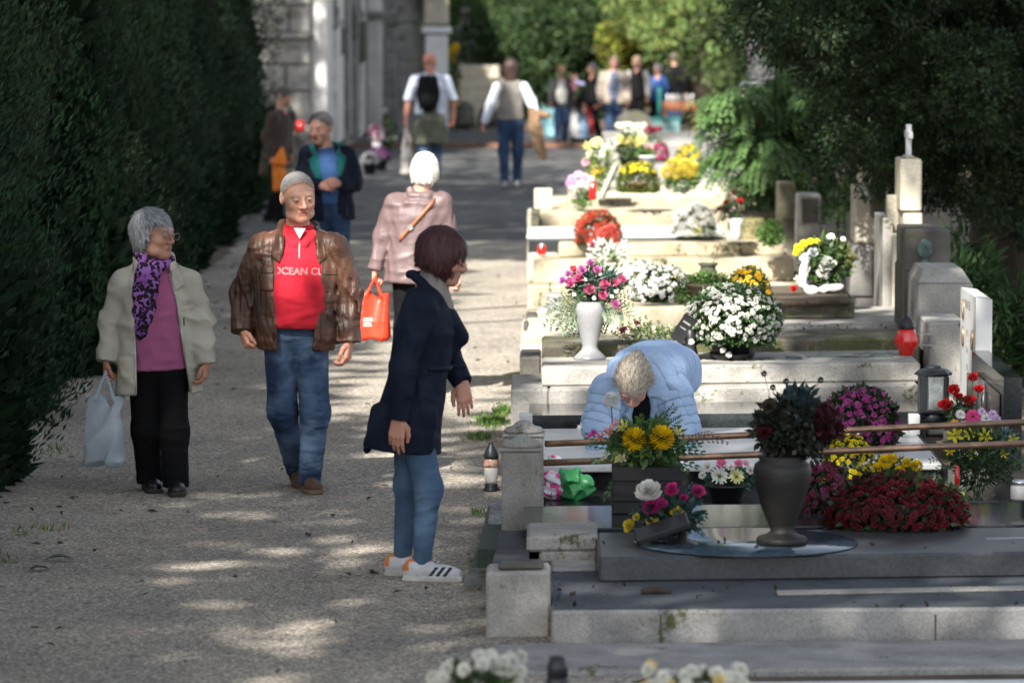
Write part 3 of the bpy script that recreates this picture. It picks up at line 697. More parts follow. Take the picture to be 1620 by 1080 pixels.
    c1, w1 = post(793, 857, 690, 850, 20.42); c2, w2 = post(797, 860, 668, 800, 21.15)
    for Y, (xa, ya), (xb, yb) in ((20.5, (860, 732), (1660, 700)), (21.2, (862, 702), (1640, 667))):
        a = at(xa, ya, Y=Y); b_ = at(xb, yb, Y=Y+.25); d = (b_-a)
        o = MB().tube([a+d*.0, a+d*.25+Vector((0, 0, -.002)), a+d*.5, a+d*.75+Vector((0, 0, .002)), b_], .0165, 12).build('rail', BRASS, None, True); put(o, g)
        k = MB().lathe([(.03, 0), (.05, .006), (.055, .02), (.035, .032), (.02, .04)], a-Vector((.012, 0, 0)), 20, R=Matrix.Rotation(rad(90), 3, 'Y')).build('rail_collar', pm('dark_bronze', (.08, .07, .06), rough=.5, metal=.6), None, True); k.parent = o; k.matrix_parent_inverse = o.matrix_parent_inverse
    ps = at(1640, 700, Y=21.0); MB().box(Vector((ps.x+.1, 20.6, .27))-g.location, (.2, .2, .54), bev=.01).build('post', GREY, g)
    MB().box(Vector((ps.x+.1, 21.35, .27))-g.location, (.2, .2, .54), bev=.01).build('post', GREY, g)
    slab(g, 'floor_slab', GRAN, 862, 800, 1640, 792, .12, .0, 1.5, .004)
    # G4 white marble
    g = grave('white marble grave slab on a black granite edge behind the bending woman', 842, 737, .26)
    slab(g, 'base', GRAN, 836, 742, 1500, 738, .225, -.01, 2.0)
    slab(g, 'cover_slab', WHITE, 845, 737, 1490, 733, .26, .2255, 1.9, .006)
    o = MB().box(at(832, 668, Y=21.9)-g.location-Vector((0, 0, .12)), (.066, .1, .33), bev=.004).build('corner_block', WHITE, g)
    o = MB().box(at(1446, 662, Y=23.6)-g.location-Vector((0, 0, .03)), (.06, .1, .11), bev=.004).build('corner_block', WHITE, g)
    # G5 black granite
    g = grave('narrow black polished grave slab below the grey stepped tomb', 842, 657, .316)
    slab(g, 'cover_slab', GRAN, 836, 657, 1465, 651, .316, .0, .7, .006)
    # G6 grey two tier tomb
    g = grave('grey limestone stepped tomb that carries the tall white flower vase and bronze plates', 807, 616, .391, 'tomb', 'stepped_tomb')
    slab(g, 'lower_tier', GREY, 808, 616, 868, 615, .391, .0, 1.0); slab(g, 'lower_tier', GREY, 869, 615.5, 1453, 607, .391, .0, 1.0)
    slab(g, 'upper_tier', GREY, 857, 582, 1455, 572, .506, .391, .95)
    slab(g, 'rear_slab', MOSSY, 857, 547, 1100, 544, .575, .3, .75); slab(g, 'rear_slab', MOSSY, 1101, 543.5, 1450, 529, .58, .3, .75)
    slab(g, 'side_step', DARKST, 822, 567, 856, 562, .46, .0, .6)
    for (x0, y0, x1, y1) in ((1202, 569, 1227, 560), (1245, 567, 1270, 559)):
        slab(g, 'bronze_plate', BRONZE, x0, y0, x1, y0, .510, .5063, .16, .001)
    o = MB().box(at(1345, 564, z=.51)-g.location, (.52, .03, .008), rz=rad(-1)).box(at(1388, 563, z=.512)-g.location, (.09, .06, .014)).box(at(1300, 562, z=.512)-g.location, (.05, .05, .01)).build('bronze_cross', BRONZE, g)
    # mossy tomb behind
    g = grave('mossy low stone bench of a tomb behind the big white chrysanthemum', 1230, 480, .5, 'tomb', 'mossy_tomb', Y=31.)
    slab(g, 'ledge', GREY, 1085, 521, 1480, 511, .50, .0, 1.7); slab(g, 'bench', MOSSY, 1160, 478, 1352, 476, .62, .5, 1.6)
    slab(g, 'bench', CREAM, 985, 487, 1160, 484, .60, .3, 1.4); slab(g, 'soil_bed', SOIL, 1168, 476, 1345, 474, .635, .6, 1.3)
    slab(g, 'ledge', CREAM2, 985, 509, 1120, 507, .5, .0, .9)
    # G7 white left block with small grey steps
    g = grave('whitewashed low grave edge glowing in the sun beside the path', 826, 560, .3, 'grave', 'grave')
    slab(g, 'cover_slab', CREAM2, 823, 548, 1110, 540, .33, .0, 2.3); slab(g, 'kerb', CREAM2, 832, 517, 985, 514, .36, .0, 1.5)
    for x0, y0, w_, m in ((863, 466, 27, GREY2), (850, 489, 20, GREY2), (832, 498, 18, DARKST), (828, 512, 8, DARKST)): slab(g, 'step_block', m, x0, y0, x0+w_, y0, .38, .0, .35)
    # G8 cream tomb
    g = grave('long cream stone tomb in full sun behind the pink rose vase', 843, 412, .41, 'tomb', 'stepped_tomb')
    slab(g, 'lower_tier', CREAM, 835, 453, 870, 452, .205, .0, 1.2); slab(g, 'lower_tier', CREAM, 871, 452.6, 1270, 446, .205, .0, 1.3)
    slab(g, 'upper_tier', CREAM, 844, 413, 1255, 406, .41, .2055, 1.4)
    g = grave('cream stone tomb with a narrow dark strip, second sunlit tier', 884, 386, .52, 'tomb', 'stepped_tomb')
    slab(g, 'block', CREAM, 884, 387, 1240, 382, .525, .411, .42)
    g = grave('bright white marble slab in the sun with a small red candle at its left end', 833, 366, .57, 'grave')
    slab(g, 'base', GRAN, 836, 381, 1150, 377, .535, .3, 1.3); slab(g, 'cover_slab', WHITE, 833, 374, 1150, 370, .565, .5355, 1.5, .008)
    slab(g, 'kerb', GREY, 836, 400, 883, 400, .43, .0, 2.0)
    g = grave('cream stone tomb with a mossy left end, third sunlit tier', 835, 337, .65, 'tomb', 'stepped_tomb')
    slab(g, 'block', CREAM, 854, 338, 1245, 333, .65, .3, 1.1); slab(g, 'end_block', MOSSY, 842, 341, 853.5, 341, .645, .0, 1.0); slab(g, 'end_block', CREAM2, 834, 339, 841.5, 339, .655, .0, 1.1)
    g = grave('highest sunlit cream tomb carrying the yellow chrysanthemums', 875, 316, .77, 'tomb', 'stepped_tomb')
    slab(g, 'block', CREAM, 874, 319, 1225, 309, .70, .3, .75); slab(g, 'rear_block', CREAM2, 900, 309, 1300, 300, .74, .3, 2.6)
    g = grave('small square cream stone post at the path edge in the sun', 844, 298, .84, 'post', 'corner_post', Y=40.4)
    blk(g, 'post', CREAM2, 845, 874, 299, 332, 40.4, .22)
    # far graves beyond the sunlit tombs
    g = grave('rounded dark grey headstone beyond the flowers', 975, 175, .5, 'headstone', 'headstone', Y=66.)
    a = at(975, 176, Y=66.); b_ = at(1032, 215, Y=66.); R_ = (b_.x-a.x)/2; V = []; n = 14
    pr = [(R_*math.cos(math.pi*i/n), R_*.7*math.sin(math.pi*i/n)) for i in range(n+1)]; zc = a.z-R_*.7
    Fv = [(R_, -zc)]+pr+[(-R_, -zc)]
    for yy in (0, .35): V += [(x+R_, yy, z+zc) for x, z in Fv]
    k = len(Fv); meshobj('slab', V, [tuple(range(k)), tuple(range(2*k-1, k-1, -1))]+[(i, i+k, (i+1) % k+k, (i+1) % k) for i in range(k)], DARKST, g, False)
    g = grave('low grey tombs with flowers beyond the sunlit tiers', 960, 240, .5, 'tomb', 'stepped_tomb', Y=55.)
    blk(g, 'block', GREY2, 1000, 1200, 262, 300, 46., 6., zb=0.); blk(g, 'block', GREY, 960, 1180, 228, 260, 56., 5., zb=0.)
    for i, (x0, x1, y0, Y) in enumerate(((716, 752, 160, 84), (755, 790, 166, 86), (690, 715, 172, 82), (792, 830, 172, 88))):
        g = grave(('dark rounded stone %s the woman in grey vest and the stepped tomb' % ['left between', 'in the middle between', 'nearest the backpacker beside', 'closest to'][i]), x0, y0, .5, 'headstone', 'dark_headstone', Y=Y)
        blk(g, 'slab', DARKST, x0, x1, y0, 235, Y, .4, .12, zb=0., taper=.85)
    g = grave('cream stepped tomb standing in the sun in front of the far trees', 722, 105, 1., 'tomb', 'stepped_tomb', Y=89.)
    for i, (x0, x1, y0, y1) in enumerate(((724, 790, 105, 124), (720, 795, 124, 142), (716, 800, 142, 162), (712, 804, 162, 200))): blk(g, 'tier', CREAM2, x0, x1, y0, y1-1, 89.-i*.35, 2.+i*.7, .02, zb=0. if i == 3 else None)
def oval(root, px, py, Y, w_, h, mat, rim, face='x'):
    p = at(px, py, Y=Y)-root.location; R_ = Matrix.Rotation(rad(-90), 3, 'Y'); prof = [(1., 0), (1.02, .006), (.9, .012)]
    o = MB().lathe([(w_*r_, z) for r_, z in prof], p, 24, R=R_, sx=h/w_).build('photo_oval', rim, root, True)
    MB().lathe([(w_*.84, .009), (w_*.84, .014)], p, 24, R=R_, sx=h/w_).build('portrait', mat, o, True)
def headstones():
    # H1 white marble headstone, face towards the path
    g = grave('upright white marble headstone with oval portraits and engraved names facing the path', 1544, 470, .9, 'headstone', 'headstone', Y=24.6)
    a = at(1544, 471, Y=24.6); b = at(1570, 471, Y=24.6); L = g.location; zb = .26
    V = [(a.x, 24.6, zb), (b.x, 24.6, zb), (b.x, 25.52, zb), (a.x, 25.52, zb), (a.x, 24.6, a.z), (b.x, 24.6, a.z-.012), (b.x, 25.52, a.z-.012), (a.x, 25.52, a.z)]
    V = [Vector(v)-L for v in V]
    meshobj('slab', V, [(3, 2, 1, 0), (4, 5, 6, 7), (0, 1, 5, 4), (1, 2, 6, 5), (2, 3, 7, 6), (3, 0, 4, 7)], WHITE, g, False)
    MB().box(Vector((a.x+.06, 25.05, .14))-L, (.3, 1.1, .28), bev=.01).build('base', GREY, g)
    gold = pm('gold_rim', (.4, .27, .1), rough=.35, metal=.8, bump=0); face = pm('portrait_enamel', (.12, .09, .08), (.5, .42, .36), rough=.2, ns=40, bump=0)
    for yy, zz in ((24.78, a.z-.26), (25.32, a.z-.12), (25.32, a.z-.28)):
        R_ = Matrix.Rotation(rad(-90), 3, 'Y'); p = Vector((a.x-.001, yy, zz))-L
        o = MB().lathe([(.043, 0), (.044, .004), (.04, .007)], p, 24, R=R_, sx=1.4).build('portrait_frame', gold, g, True)
        MB().lathe([(.0385, .0075), (.038, .009)], p, 24, R=R_, sx=1.4).build('portrait', face, o, True)
    for j, (tx, zz, yy, sz) in enumerate((('MALA EDI', .10, 25.08, .075), ('1931', .26, 25.1, .055), ('2004', .36, 25.1, .05), ('1958', .46, 25.1, .05))):
        c = bpy.data.curves.new('engraving', 'FONT'); c.body = tx; c.size = sz; c.align_x = 'CENTER'; t = bpy.data.objects.new('t', c); COL.objects.link(t); me = t.to_mesh()
        V = [Vector((a.x-.0015, yy-v.co.x, a.z-zz+v.co.y))-L for v in me.vertices]; Fc = [tuple(f.vertices) for f in me.polygons]; bpy.data.objects.remove(t)
        meshobj('engraving', V, Fc, pm('engraved_grey', (.2, .2, .2), rough=.6, bump=0), g, False)
    # H2 black granite headstone
    g = grave('black granite headstone with polished faces at the right edge of the picture', 1588, 597, .7, 'headstone', 'headstone', Y=22.3)
    L = g.location; a = at(1588, 597, Y=22.3); x1 = at(1617, 597, Y=22.3).x; z = a.z
    V = [(a.x, 22.3, .2), (x1, 22.3, .2), (x1, 24.0, .2), (a.x, 24.0, .2), (a.x, 22.3, z), (x1, 22.3, z), (x1, 24., z), (a.x, 24., z)]
    meshobj('slab', [Vector(v)-L for v in V], [(3, 2, 1, 0), (4, 5, 6, 7), (0, 1, 5, 4), (1, 2, 6, 5), (2, 3, 7, 6), (3, 0, 4, 7)], [GRAN], g, False)
    MB().box(Vector((a.x-.028, 23.1, (z+.1)/2))-L, (.05, 1.3, z-.3), bev=.004).build('face_panel', pm('polished_taupe', (.16, .14, .13), (.09, .08, .08), rough=.15, bump=0), g)
    o = MB().lathe([(.07, 0), (.074, .02), (.066, .03)], Vector((a.x-.055, 22.7, z-.16))-L, 24, R=Matrix.Rotation(rad(-90), 3, 'Y'), sx=1.4).build('portrait_frame', pm('steel_rim', (.5, .5, .5), rough=.25, metal=.9, bump=0), g, True)
    # H3 grey block monument with bronze emblem
    g = grave('grey stone block monument topped by a dark weathered cube with a small bronze cross emblem', 1468, 640, .4, 'monument', 'grave_monument', Y=26.)
    blk(g, 'lower_block', GREY, 1469, 1530, 511, 640, 26., .9, zb=0.); blk(g, 'upper_block', GREY, 1453, 1537, 448, 700, 26.9, .8, zb=0.)
    a = at(1453, 448, Y=26.9); b = at(1537, 448, Y=26.9); tz = at(1453, 427, Y=26.9).z; V = []; w_ = b.x-a.x
    for (k, zz) in ((0, a.z+.002), (.05, tz)): V += [(a.x+k*.8, 26.9+k*2, zz), (b.x-k, 26.9+k*2, zz), (b.x-k, 27.7-k, zz), (a.x+k*.8, 27.7-k, zz)]
    meshobj('chamfered_cap', [Vector(v)-g.location for v in V], [(3, 2, 1, 0), (4, 5, 6, 7), (0, 1, 5, 4), (1, 2, 6, 5), (2, 3, 7, 6), (3, 0, 4, 7)], GREY, g, False)
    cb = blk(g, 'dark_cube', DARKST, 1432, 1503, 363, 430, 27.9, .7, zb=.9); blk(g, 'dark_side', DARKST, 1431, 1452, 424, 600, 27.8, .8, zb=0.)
    p = at(1463, 394, Y=27.88)-g.location; em = MB()
    em.lathe([(.045, 0), (.05, .006), (.05, .014), (.042, .018)], p, 28, R=Matrix.Rotation(rad(90), 3, 'X'), sy=1.3)
    em.box(p+Vector((0, -.022, 0)), (.01, .012, .075)); em.box(p+Vector((0, -.022, .014)), (.045, .012, .01)); em.box(p+Vector((0, -.005, -.085)), (.05, .03, .035), bev=.006); em.box(p+Vector((0, -.005, -.12)), (.08, .04, .02), bev=.006)
    em.build('bronze_emblem', BRONZE, cb, False)
    # brackets for the red lamp
    b2 = MB(); 
    for yy in (528, 546): a = at(1437, yy, Y=25.92); b2.box(a-g.location+Vector((.07, .03, 0)), (.15, .06, .006)); b2.lathe([(.055, 0), (.055, .005)], a-g.location, 20)
    b2.build('lamp_bracket', pm('steel_rim', None or (.5, .5, .5)), g)
    # H4 white cross monument
    g = grave('tall white stone monument ending in a thin cross seen edge-on', 1424, 500, .5, 'monument', 'cross_monument', Y=30.)
    blk(g, 'body', CREAM2, 1425, 1458, 252, 335, 30., .5, .012); blk(g, 'lower_body', CREAM2, 1429, 1459, 336, 371, 30.02, .48, .01)
    blk(g, 'shaft', CREAM2, 1412, 1452, 371.5, 520, 30.05, .46, .01, zb=0.); blk(g, 'side_panel', GREY, 1397, 1411.5, 345, 512, 30.2, .8, .006, zb=0.); blk(g, 'moulding', CREAM2, 1404, 1421, 309, 506, 30.35, .12, .006, zb=0.)
    blk(g, 'neck', CREAM2, 1431, 1446, 246, 252, 30.1, .2, .01)
    c = blk(g, 'cross', WHITE, 1434, 1442, 197, 246, 30.15, .07, .004); o = MB().box(at(1437.5, 213, Y=30.2)-g.location, (.034, .34, .05), bev=.004).build('cross_arm', WHITE, c)
    blk(g, 'plinth', GREY, 1382, 1462, 514, 560, 29.6, 1.2, .02, zb=0.)
    # H5 pillar
    g = grave('pale grey tapering pillar monument left of the white cross', 1352, 515, .5, 'monument', 'pillar_monument', Y=33.)
    blk(g, 'top', CREAM2, 1362, 1392, 216, 294, 33., .45, .012, taper=.97); blk(g, 'middle', CREAM2, 1353, 1386, 295, 386, 33., .5, .012); blk(g, 'lower', GREY, 1346, 1382, 387, 470, 33., .55, .015, taper=.96); blk(g, 'base', GREY, 1354, 1384, 471, 530, 33.02, .5, .01, zb=0.)
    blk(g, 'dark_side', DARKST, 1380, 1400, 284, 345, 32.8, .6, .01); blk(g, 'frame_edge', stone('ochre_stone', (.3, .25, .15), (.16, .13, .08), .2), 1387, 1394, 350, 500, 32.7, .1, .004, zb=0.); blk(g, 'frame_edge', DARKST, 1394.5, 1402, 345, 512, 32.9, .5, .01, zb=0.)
    p = at(1375, 312, Y=32.95)-g.location; MB().lathe([(.02, -.05), (.035, 0), (.05, .03), (.03, .05)], p, 12).build('lamp_holder', WHITE, g, True)
    # H6.. darker pillars
    g = grave('stubby concrete pillar with a darker panel on its front', 1262, 370, .5, 'monument', 'pillar_monument', Y=37.5)
    blk(g, 'pillar', GREY, 1263, 1299, 308, 400, 37.5, .5, .012, zb=0.); blk(g, 'dark_panel', DARKST, 1269, 1293, 314, 352, 37.48, .03, .004)  # darker panel set on the front face
    g = grave('brown mossy pillar left of the stubby concrete pillar', 1232, 400, .5, 'monument', 'pillar_monument', Y=38.4)
    blk(g, 'pillar', MOSSY, 1232, 1258, 290, 410, 38.4, .5, .01, zb=0.); blk(g, 'base', MOSSY, 1238, 1262, 345, 410, 38.2, .5, .01, zb=0.)
    g = grave('bright white column base in the sun under the feathery leaves', 1168, 305, .5, 'monument', 'white_column', Y=43.)
    p = at(1190, 300, Y=43.)
    s_ = F/43.; z0 = at(0, 306, Y=43.).z; z1 = at(0, 205, Y=43.).z
    blk(g, 'shaft', WHITE, 1172, 1214, 130, 296, 43., .35, .03, zb=None); blk(g, 'foot', CREAM2, 1158, 1222, 296.5, 320, 42.9, .6, .02, zb=0.)
    blk(g, 'upper_slab', stone('lilac_grey_stone', (.34, .31, .34), (.24, .22, .25), 0), 1185, 1225, 62, 129, 43.05, .3, .01)
    g = grave('dark narrow post with a pale lamp cup beside the white column', 1215, 380, .5, 'post', 'lamp_post', Y=41.)
    blk(g, 'post', GRAN, 1216, 1234, 304, 400, 41., .12, .006, zb=0.); blk(g, 'cup', CREAM2, 1214, 1232, 286, 303, 40.98, .1, .01)
    g = grave('thick mossy tree stump among the sunlit graves', 1187, 380, .5, 'stump', 'tree_stump', Y=38.8)
    p = at(1187, 382, Y=38.8); sc1 = F/38.8
    MB().lathe([(.16, p.z-.1), (.15, p.z+.02), (.13, p.z+.1), (.135, p.z+.2), (.12, p.z+.215)], Vector((at(1187, 380, Y=38.8).x, 38.8, 0))-g.location, 14).build('stump', stone('mossy_bark', (.24, .2, .1), (.1, .1, .04), .5), g, True)
def mausoleums():
    g = empty('mausoleum', (-3.75, 67, 0), 'tall grey stone mausoleum with pilasters and rusticated blocks behind the hedge', 'building')
    ST = stone('mausoleum_stone', (.26, .25, .235), (.14, .135, .13), .05); PL = stone('pale_pilaster_stone', (.66, .64, .61), (.5, .48, .46), 0)
    MB().box((-2.4, 8., 3.5), (4.8, 15.9, 7)).build('wall', ST, g)
    xr = random.Random(2); b = MB()
    # rusticated courses on the front wall, stepped back courses
    z = 0.1; k = 0
    for hh in (.55, .5, .42, .5, .42, .5, .5, .5, .5):
        x = -3.2-(k % 2)*.35
        while x < -.02:
            w_ = min(xr.uniform(.7, 1.1), -x); b.box((x+w_/2, -.03-.05*(k < 4), z+hh/2), (w_-.02, .14, hh-.025), bev=.02); x += w_
        z += hh; k += 1
    b.build('course', ST, g); MB().box((-1.7, -.06, 2.02), (3.5, .36, .1), bev=.02).build('cornice', ST, g)
    MB().box((-.9, -.2, .35), (1.0, .3, .75), bev=.03).build('niche', DARKST, g)
    # pilasters along the path side
    for i, (y, w_, m) in enumerate(((.1, 1.9, PL), (2.5, 1.1, PL), (4.3, 1.3, PL), (6.3, .6, ST), (7.4, .9, PL), (9.2, .6, ST), (10.6, .8, ST), (12.3, .6, PL), (14.2, 1., ST))):
        o = MB().box((.12, y+w_/2, 1.75), (.26+.1*(i % 2), w_, 3.3), bev=.015).build('pilaster', m, g); MB().box((.11, y+w_/2, 3.45), (.28, w_+.12, .16), bev=.02).build('capital', m, o); MB().box((.11, y+w_/2, .12), (.28, w_+.12, .24), bev=.02).build('pilaster_base', m, o)
    MB().box((.05, 4.3, 1.3), (.08, .5, 2.2)).box((.05, 9.6, 1.3), (.08, .8, 2.4)).build('doorway', pm('opening_shade', (.012, .012, .014), rough=.5), g)  # near-black panels stand in for the shade inside openings
    MB().box((.1, 8, 4.2), (.6, 16.2, .5), bev=.03).build('cornice', ST, g)
    for i, (y, zz, w_, h_) in enumerate(((2.25, 2.3, .3, .4), (3.95, 1.9, .4, .5), (5.95, 2.35, .5, .7), (8.6, 2.1, .4, .5), (10.2, 2.4, .5, .6), (12.0, 1.8, .5, .8))): MB().box((.16, y, zz), (.36, w_, h_), bev=.05).lathe([(.08, zz+h_*.5), (.13, zz+h_*.6), (.06, zz+h_*.8)], (.2, y, 0), 10).build('carved_block', DARKST if i % 2 else ST, g)
    for y in (2.1, 3.95, 5.95, 8.6, 10.2): MB().box((.015, y, 1.35), (.03, .32, 2.1)).build('recess_shade', pm('opening_shade', (.012, .012, .014), rough=.5), g)  # dark panels painted as the shade of recesses between pilasters
    g = empty('mausoleum', (-3.25, 84.5, 0), 'farther grey stone mausoleum with carved capitals above the backpacker', 'building')
    MB().box((-2.4, 4., 3.5), (4.8, 8, 7)).build('wall', ST, g)
    for i, y in enumerate((.2, 2.2, 5.2)): o = MB().box((.1, y+.3, 1.7), (.24, .6, 3.3), bev=.02).build('pilaster', ST, g); MB().box((.12, y+.3, 2.2), (.4, .8, .3), bev=.05).build('capital', ST, o)
    for i, (x, w_) in enumerate(((-1.75, .3), (-1.2, .34), (-.72, .2), (-.25, .36))): o = MB().box((x, -.10, 1.7), (w_, .4, 3.3), bev=.02).build('pilaster', (ST, PL)[i % 2], g); MB().box((x, -.14, 2.25), (w_+.14, .5, .16), bev=.03).build('capital', ST, o)
    for x in (-1.48, -.95, -.5): MB().box((x, -.01, 1.1), (.16, .04, 2.)).build('recess_shade', pm('opening_shade', (.012, .012, .014), rough=.5), g)  # recess shade on the front wall, again as near-black panels
    g = empty('gate_pillar', (at(690, 100, Y=80).x, 80, 0), 'bright white stone column with a square capital, lit by the sun behind the backpacker', 'column')
    s_ = F/80; MB().box((-.0, .2, .95), (.42, .42, 1.9), bev=.02).build('shaft', WHITE, g); MB().box((0, .2, 1.99), (.56, .5, .14), bev=.03).build('capital', WHITE, g); MB().box((0, .2, 2.35), (.46, .46, .5), bev=.02).build('upper_shaft', CREAM2, g); MB().box((0, .2, 2.75), (.9, .7, .2), bev=.03).build('capital', GREY, g)
    g = empty('gate_pillar', (at(655, 100, Y=80.6).x, 80.6, 0), 'grey block pillar left of the bright white column', 'column')
    for i in range(5): MB().box((0, .2, .35+i*.7), (.62, .6, .68), bev=.03).build('block', GREY2, g)
    g = empty('statue', (at(737, 60, Y=93).x, 93, 0), 'small pale stone figure in the shade beyond the stepped tomb', 'statue')
    MB().box((0, 0, .4), (.7, .7, .8), bev=.03).build('pedestal', GREY2, g)
    solid('figure', U(.08, rc((0, 0, .8), (0, 0, 1.5), .24, .2), rc((0, 0, 1.5), (0, 0, 1.95), .2, .16), el((0, -.02, 2.25), (.13, .14, .17)), rc((-.2, 0, 1.85), (-.28, -.1, 1.35), .08, .07), rc((.2, 0, 1.85), (.1, -.2, 1.5), .08, .07)), (-.5, -.5, .7), (.5, .5, 2.5), .03, GREY, g)
# ---------------------------------------------------------------- flower heads, potted plants and bouquets
PET = pm('petal', (1, 1, 1), (.88, .88, .88), rough=.55, ns=60, bump=0, attr=True, tl=.3, spec=.3, fine=.04)
LEAF2 = pm('plant_leaf', (1, 1, 1), (.75, .8, .75), rough=.45, ns=25, bump=0, attr=True, tl=.2, spec=.4, fine=0)
def petals(rings, seed=0, cup=0., centre=None):
    """rings: (count, r_in, r_out, width, z_in, z_out, tone); unit sized flower head looking along +Z"""
    r = random.Random(seed); V = []; Q = []; Cc = []
    for n, ri, ro, w_, zi, zo, tone in rings:
        o = r.uniform(0, 6)
        for i in range(n):
            a = o+2*math.pi*(i+r.uniform(-.25, .25))/n; ca, sa = math.cos(a), math.sin(a); rr = ro*r.uniform(.88, 1.08); zz = zo+r.uniform(-.06, .06); t = tone*r.uniform(.82, 1.12)
            b = len(V); rm = (ri+rr)*.55; zm = zi*.35+zz*.65+cup
            for (rad_, wd, z) in ((ri, w_*.25, zi), (rm, w_*.5, zm), (rr, w_*.28, zz)):
                V += [(ca*rad_-sa*wd, sa*rad_+ca*wd, z), (ca*rad_+sa*wd, sa*rad_-ca*wd, z)]
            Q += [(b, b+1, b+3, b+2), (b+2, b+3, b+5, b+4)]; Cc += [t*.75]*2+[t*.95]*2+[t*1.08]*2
    return np.array(V), np.array(Q), np.array(Cc)
def ballhead(n=130, seed=9):
    r = random.Random(seed); V = []; Q = []; Cc = []
    for i in range(n):
        zz = 1-1.75*(i+.5)/n; a = i*2.399963; q = math.sqrt(max(0, 1-zz*zz)); d = Vector((q*math.cos(a), q*math.sin(a), zz)); u = (d+Vector((0, 0, .35))).normalized(); sd = d.cross(Vector((r.uniform(-.2, .2), r.uniform(-.2, .2), 1))).normalized(); w_ = .15*r.uniform(.8, 1.2); t = r.uniform(.82, 1.1)
        b = len(V); p0 = d*.55; p1 = d*.92; p2 = (d*.8+u*.28)*r.uniform(.95, 1.06)
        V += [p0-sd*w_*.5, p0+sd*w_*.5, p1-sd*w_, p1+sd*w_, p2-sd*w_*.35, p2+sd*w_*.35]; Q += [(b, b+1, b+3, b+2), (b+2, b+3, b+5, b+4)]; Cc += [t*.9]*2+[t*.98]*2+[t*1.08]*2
    return np.array([v[:] for v in V]), np.array(Q), np.array(Cc)
HEADS = {
 'mum': petals([(11, .1, 1., .42, 0, .1, .95), (9, .08, .78, .36, .1, .38, 1.), (7, .05, .5, .32, .2, .58, 1.05), (4, .02, .25, .25, .3, .66, .95)], 1, .06),
 'minimum': petals([(8, .1, 1., .55, 0, .05, .95), (6, .06, .68, .45, .12, .4, 1.05), (3, .02, .3, .35, .3, .55, .95)], 2, .1),
 'daisy': petals([(15, .18, 1., .27, .02, .1, 1.), (11, .15, .82, .22, .08, .22, 1.05)], 3, .05),
 'pompom': petals([(18, .2, 1., .26, -.35, -.2, .8), (18, .2, 1., .26, -.1, .1, .9), (17, .2, .96, .26, .1, .4, .97), (15, .2, .82, .26, .3, .66, 1.02), (12, .15, .6, .25, .5, .86, 1.06), (8, .1, .34, .22, .6, .97, 1.1), (4, .03, .14, .15, .7, 1., 1.)], 4, .08),
 'rose': petals([(5, .15, 1., .95, -.2, .35, .9), (5, .15, .82, .85, 0, .62, .97), (5, .12, .6, .7, .1, .8, 1.02), (4, .1, .4, .5, .2, .9, .9), (3, .05, .2, .3, .3, .92, .7)], 5, -.12),
 'lily': petals([(6, .1, 1., .42, -.1, .45, 1.), (3, .1, .7, .3, .0, .6, .9)], 6, -.1)}
HEADS['pompom'] = ballhead()
_hm = {}
def head_mesh(kind, col):
    k = (kind, tuple(round(c, 3) for c in col))
    if k not in _hm:
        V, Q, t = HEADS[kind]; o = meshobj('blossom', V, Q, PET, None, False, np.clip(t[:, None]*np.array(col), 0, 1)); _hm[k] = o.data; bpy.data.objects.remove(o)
    return _hm[k]
def rot_to(n, spin=0.):
    return Vector(n).to_track_quat('Z', 'Y').to_matrix() @ Matrix.Rotation(spin, 3, 'Z')
def blossom(parent, kind, p, r_, col, n=(0, -.8, .6), name='blossom', spin=None):
    o = bpy.data.objects.new(name, head_mesh(kind, col)); COL.objects.link(o); o.parent = parent
    o.location = p; o.scale = (r_,)*3; o.rotation_euler = rot_to(n, rng.uniform(0, 6) if spin is None else spin).to_euler(); return o
def scatter(kind, P, Nn, r_, cols, seed=0):
    V0, Q0, t0 = HEADS[kind]; r = random.Random(seed); VV = []; QQ = []; CC = []; k = 0
    for p, n, c in zip(P, Nn, cols):
        R_ = np.array(rot_to(n, r.uniform(0, 6))); s = r_*r.uniform(.75, 1.15)
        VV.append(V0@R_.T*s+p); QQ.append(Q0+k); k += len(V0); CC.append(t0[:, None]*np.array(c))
    return np.concatenate(VV), np.concatenate(QQ), np.clip(np.concatenate(CC), 0, 1)
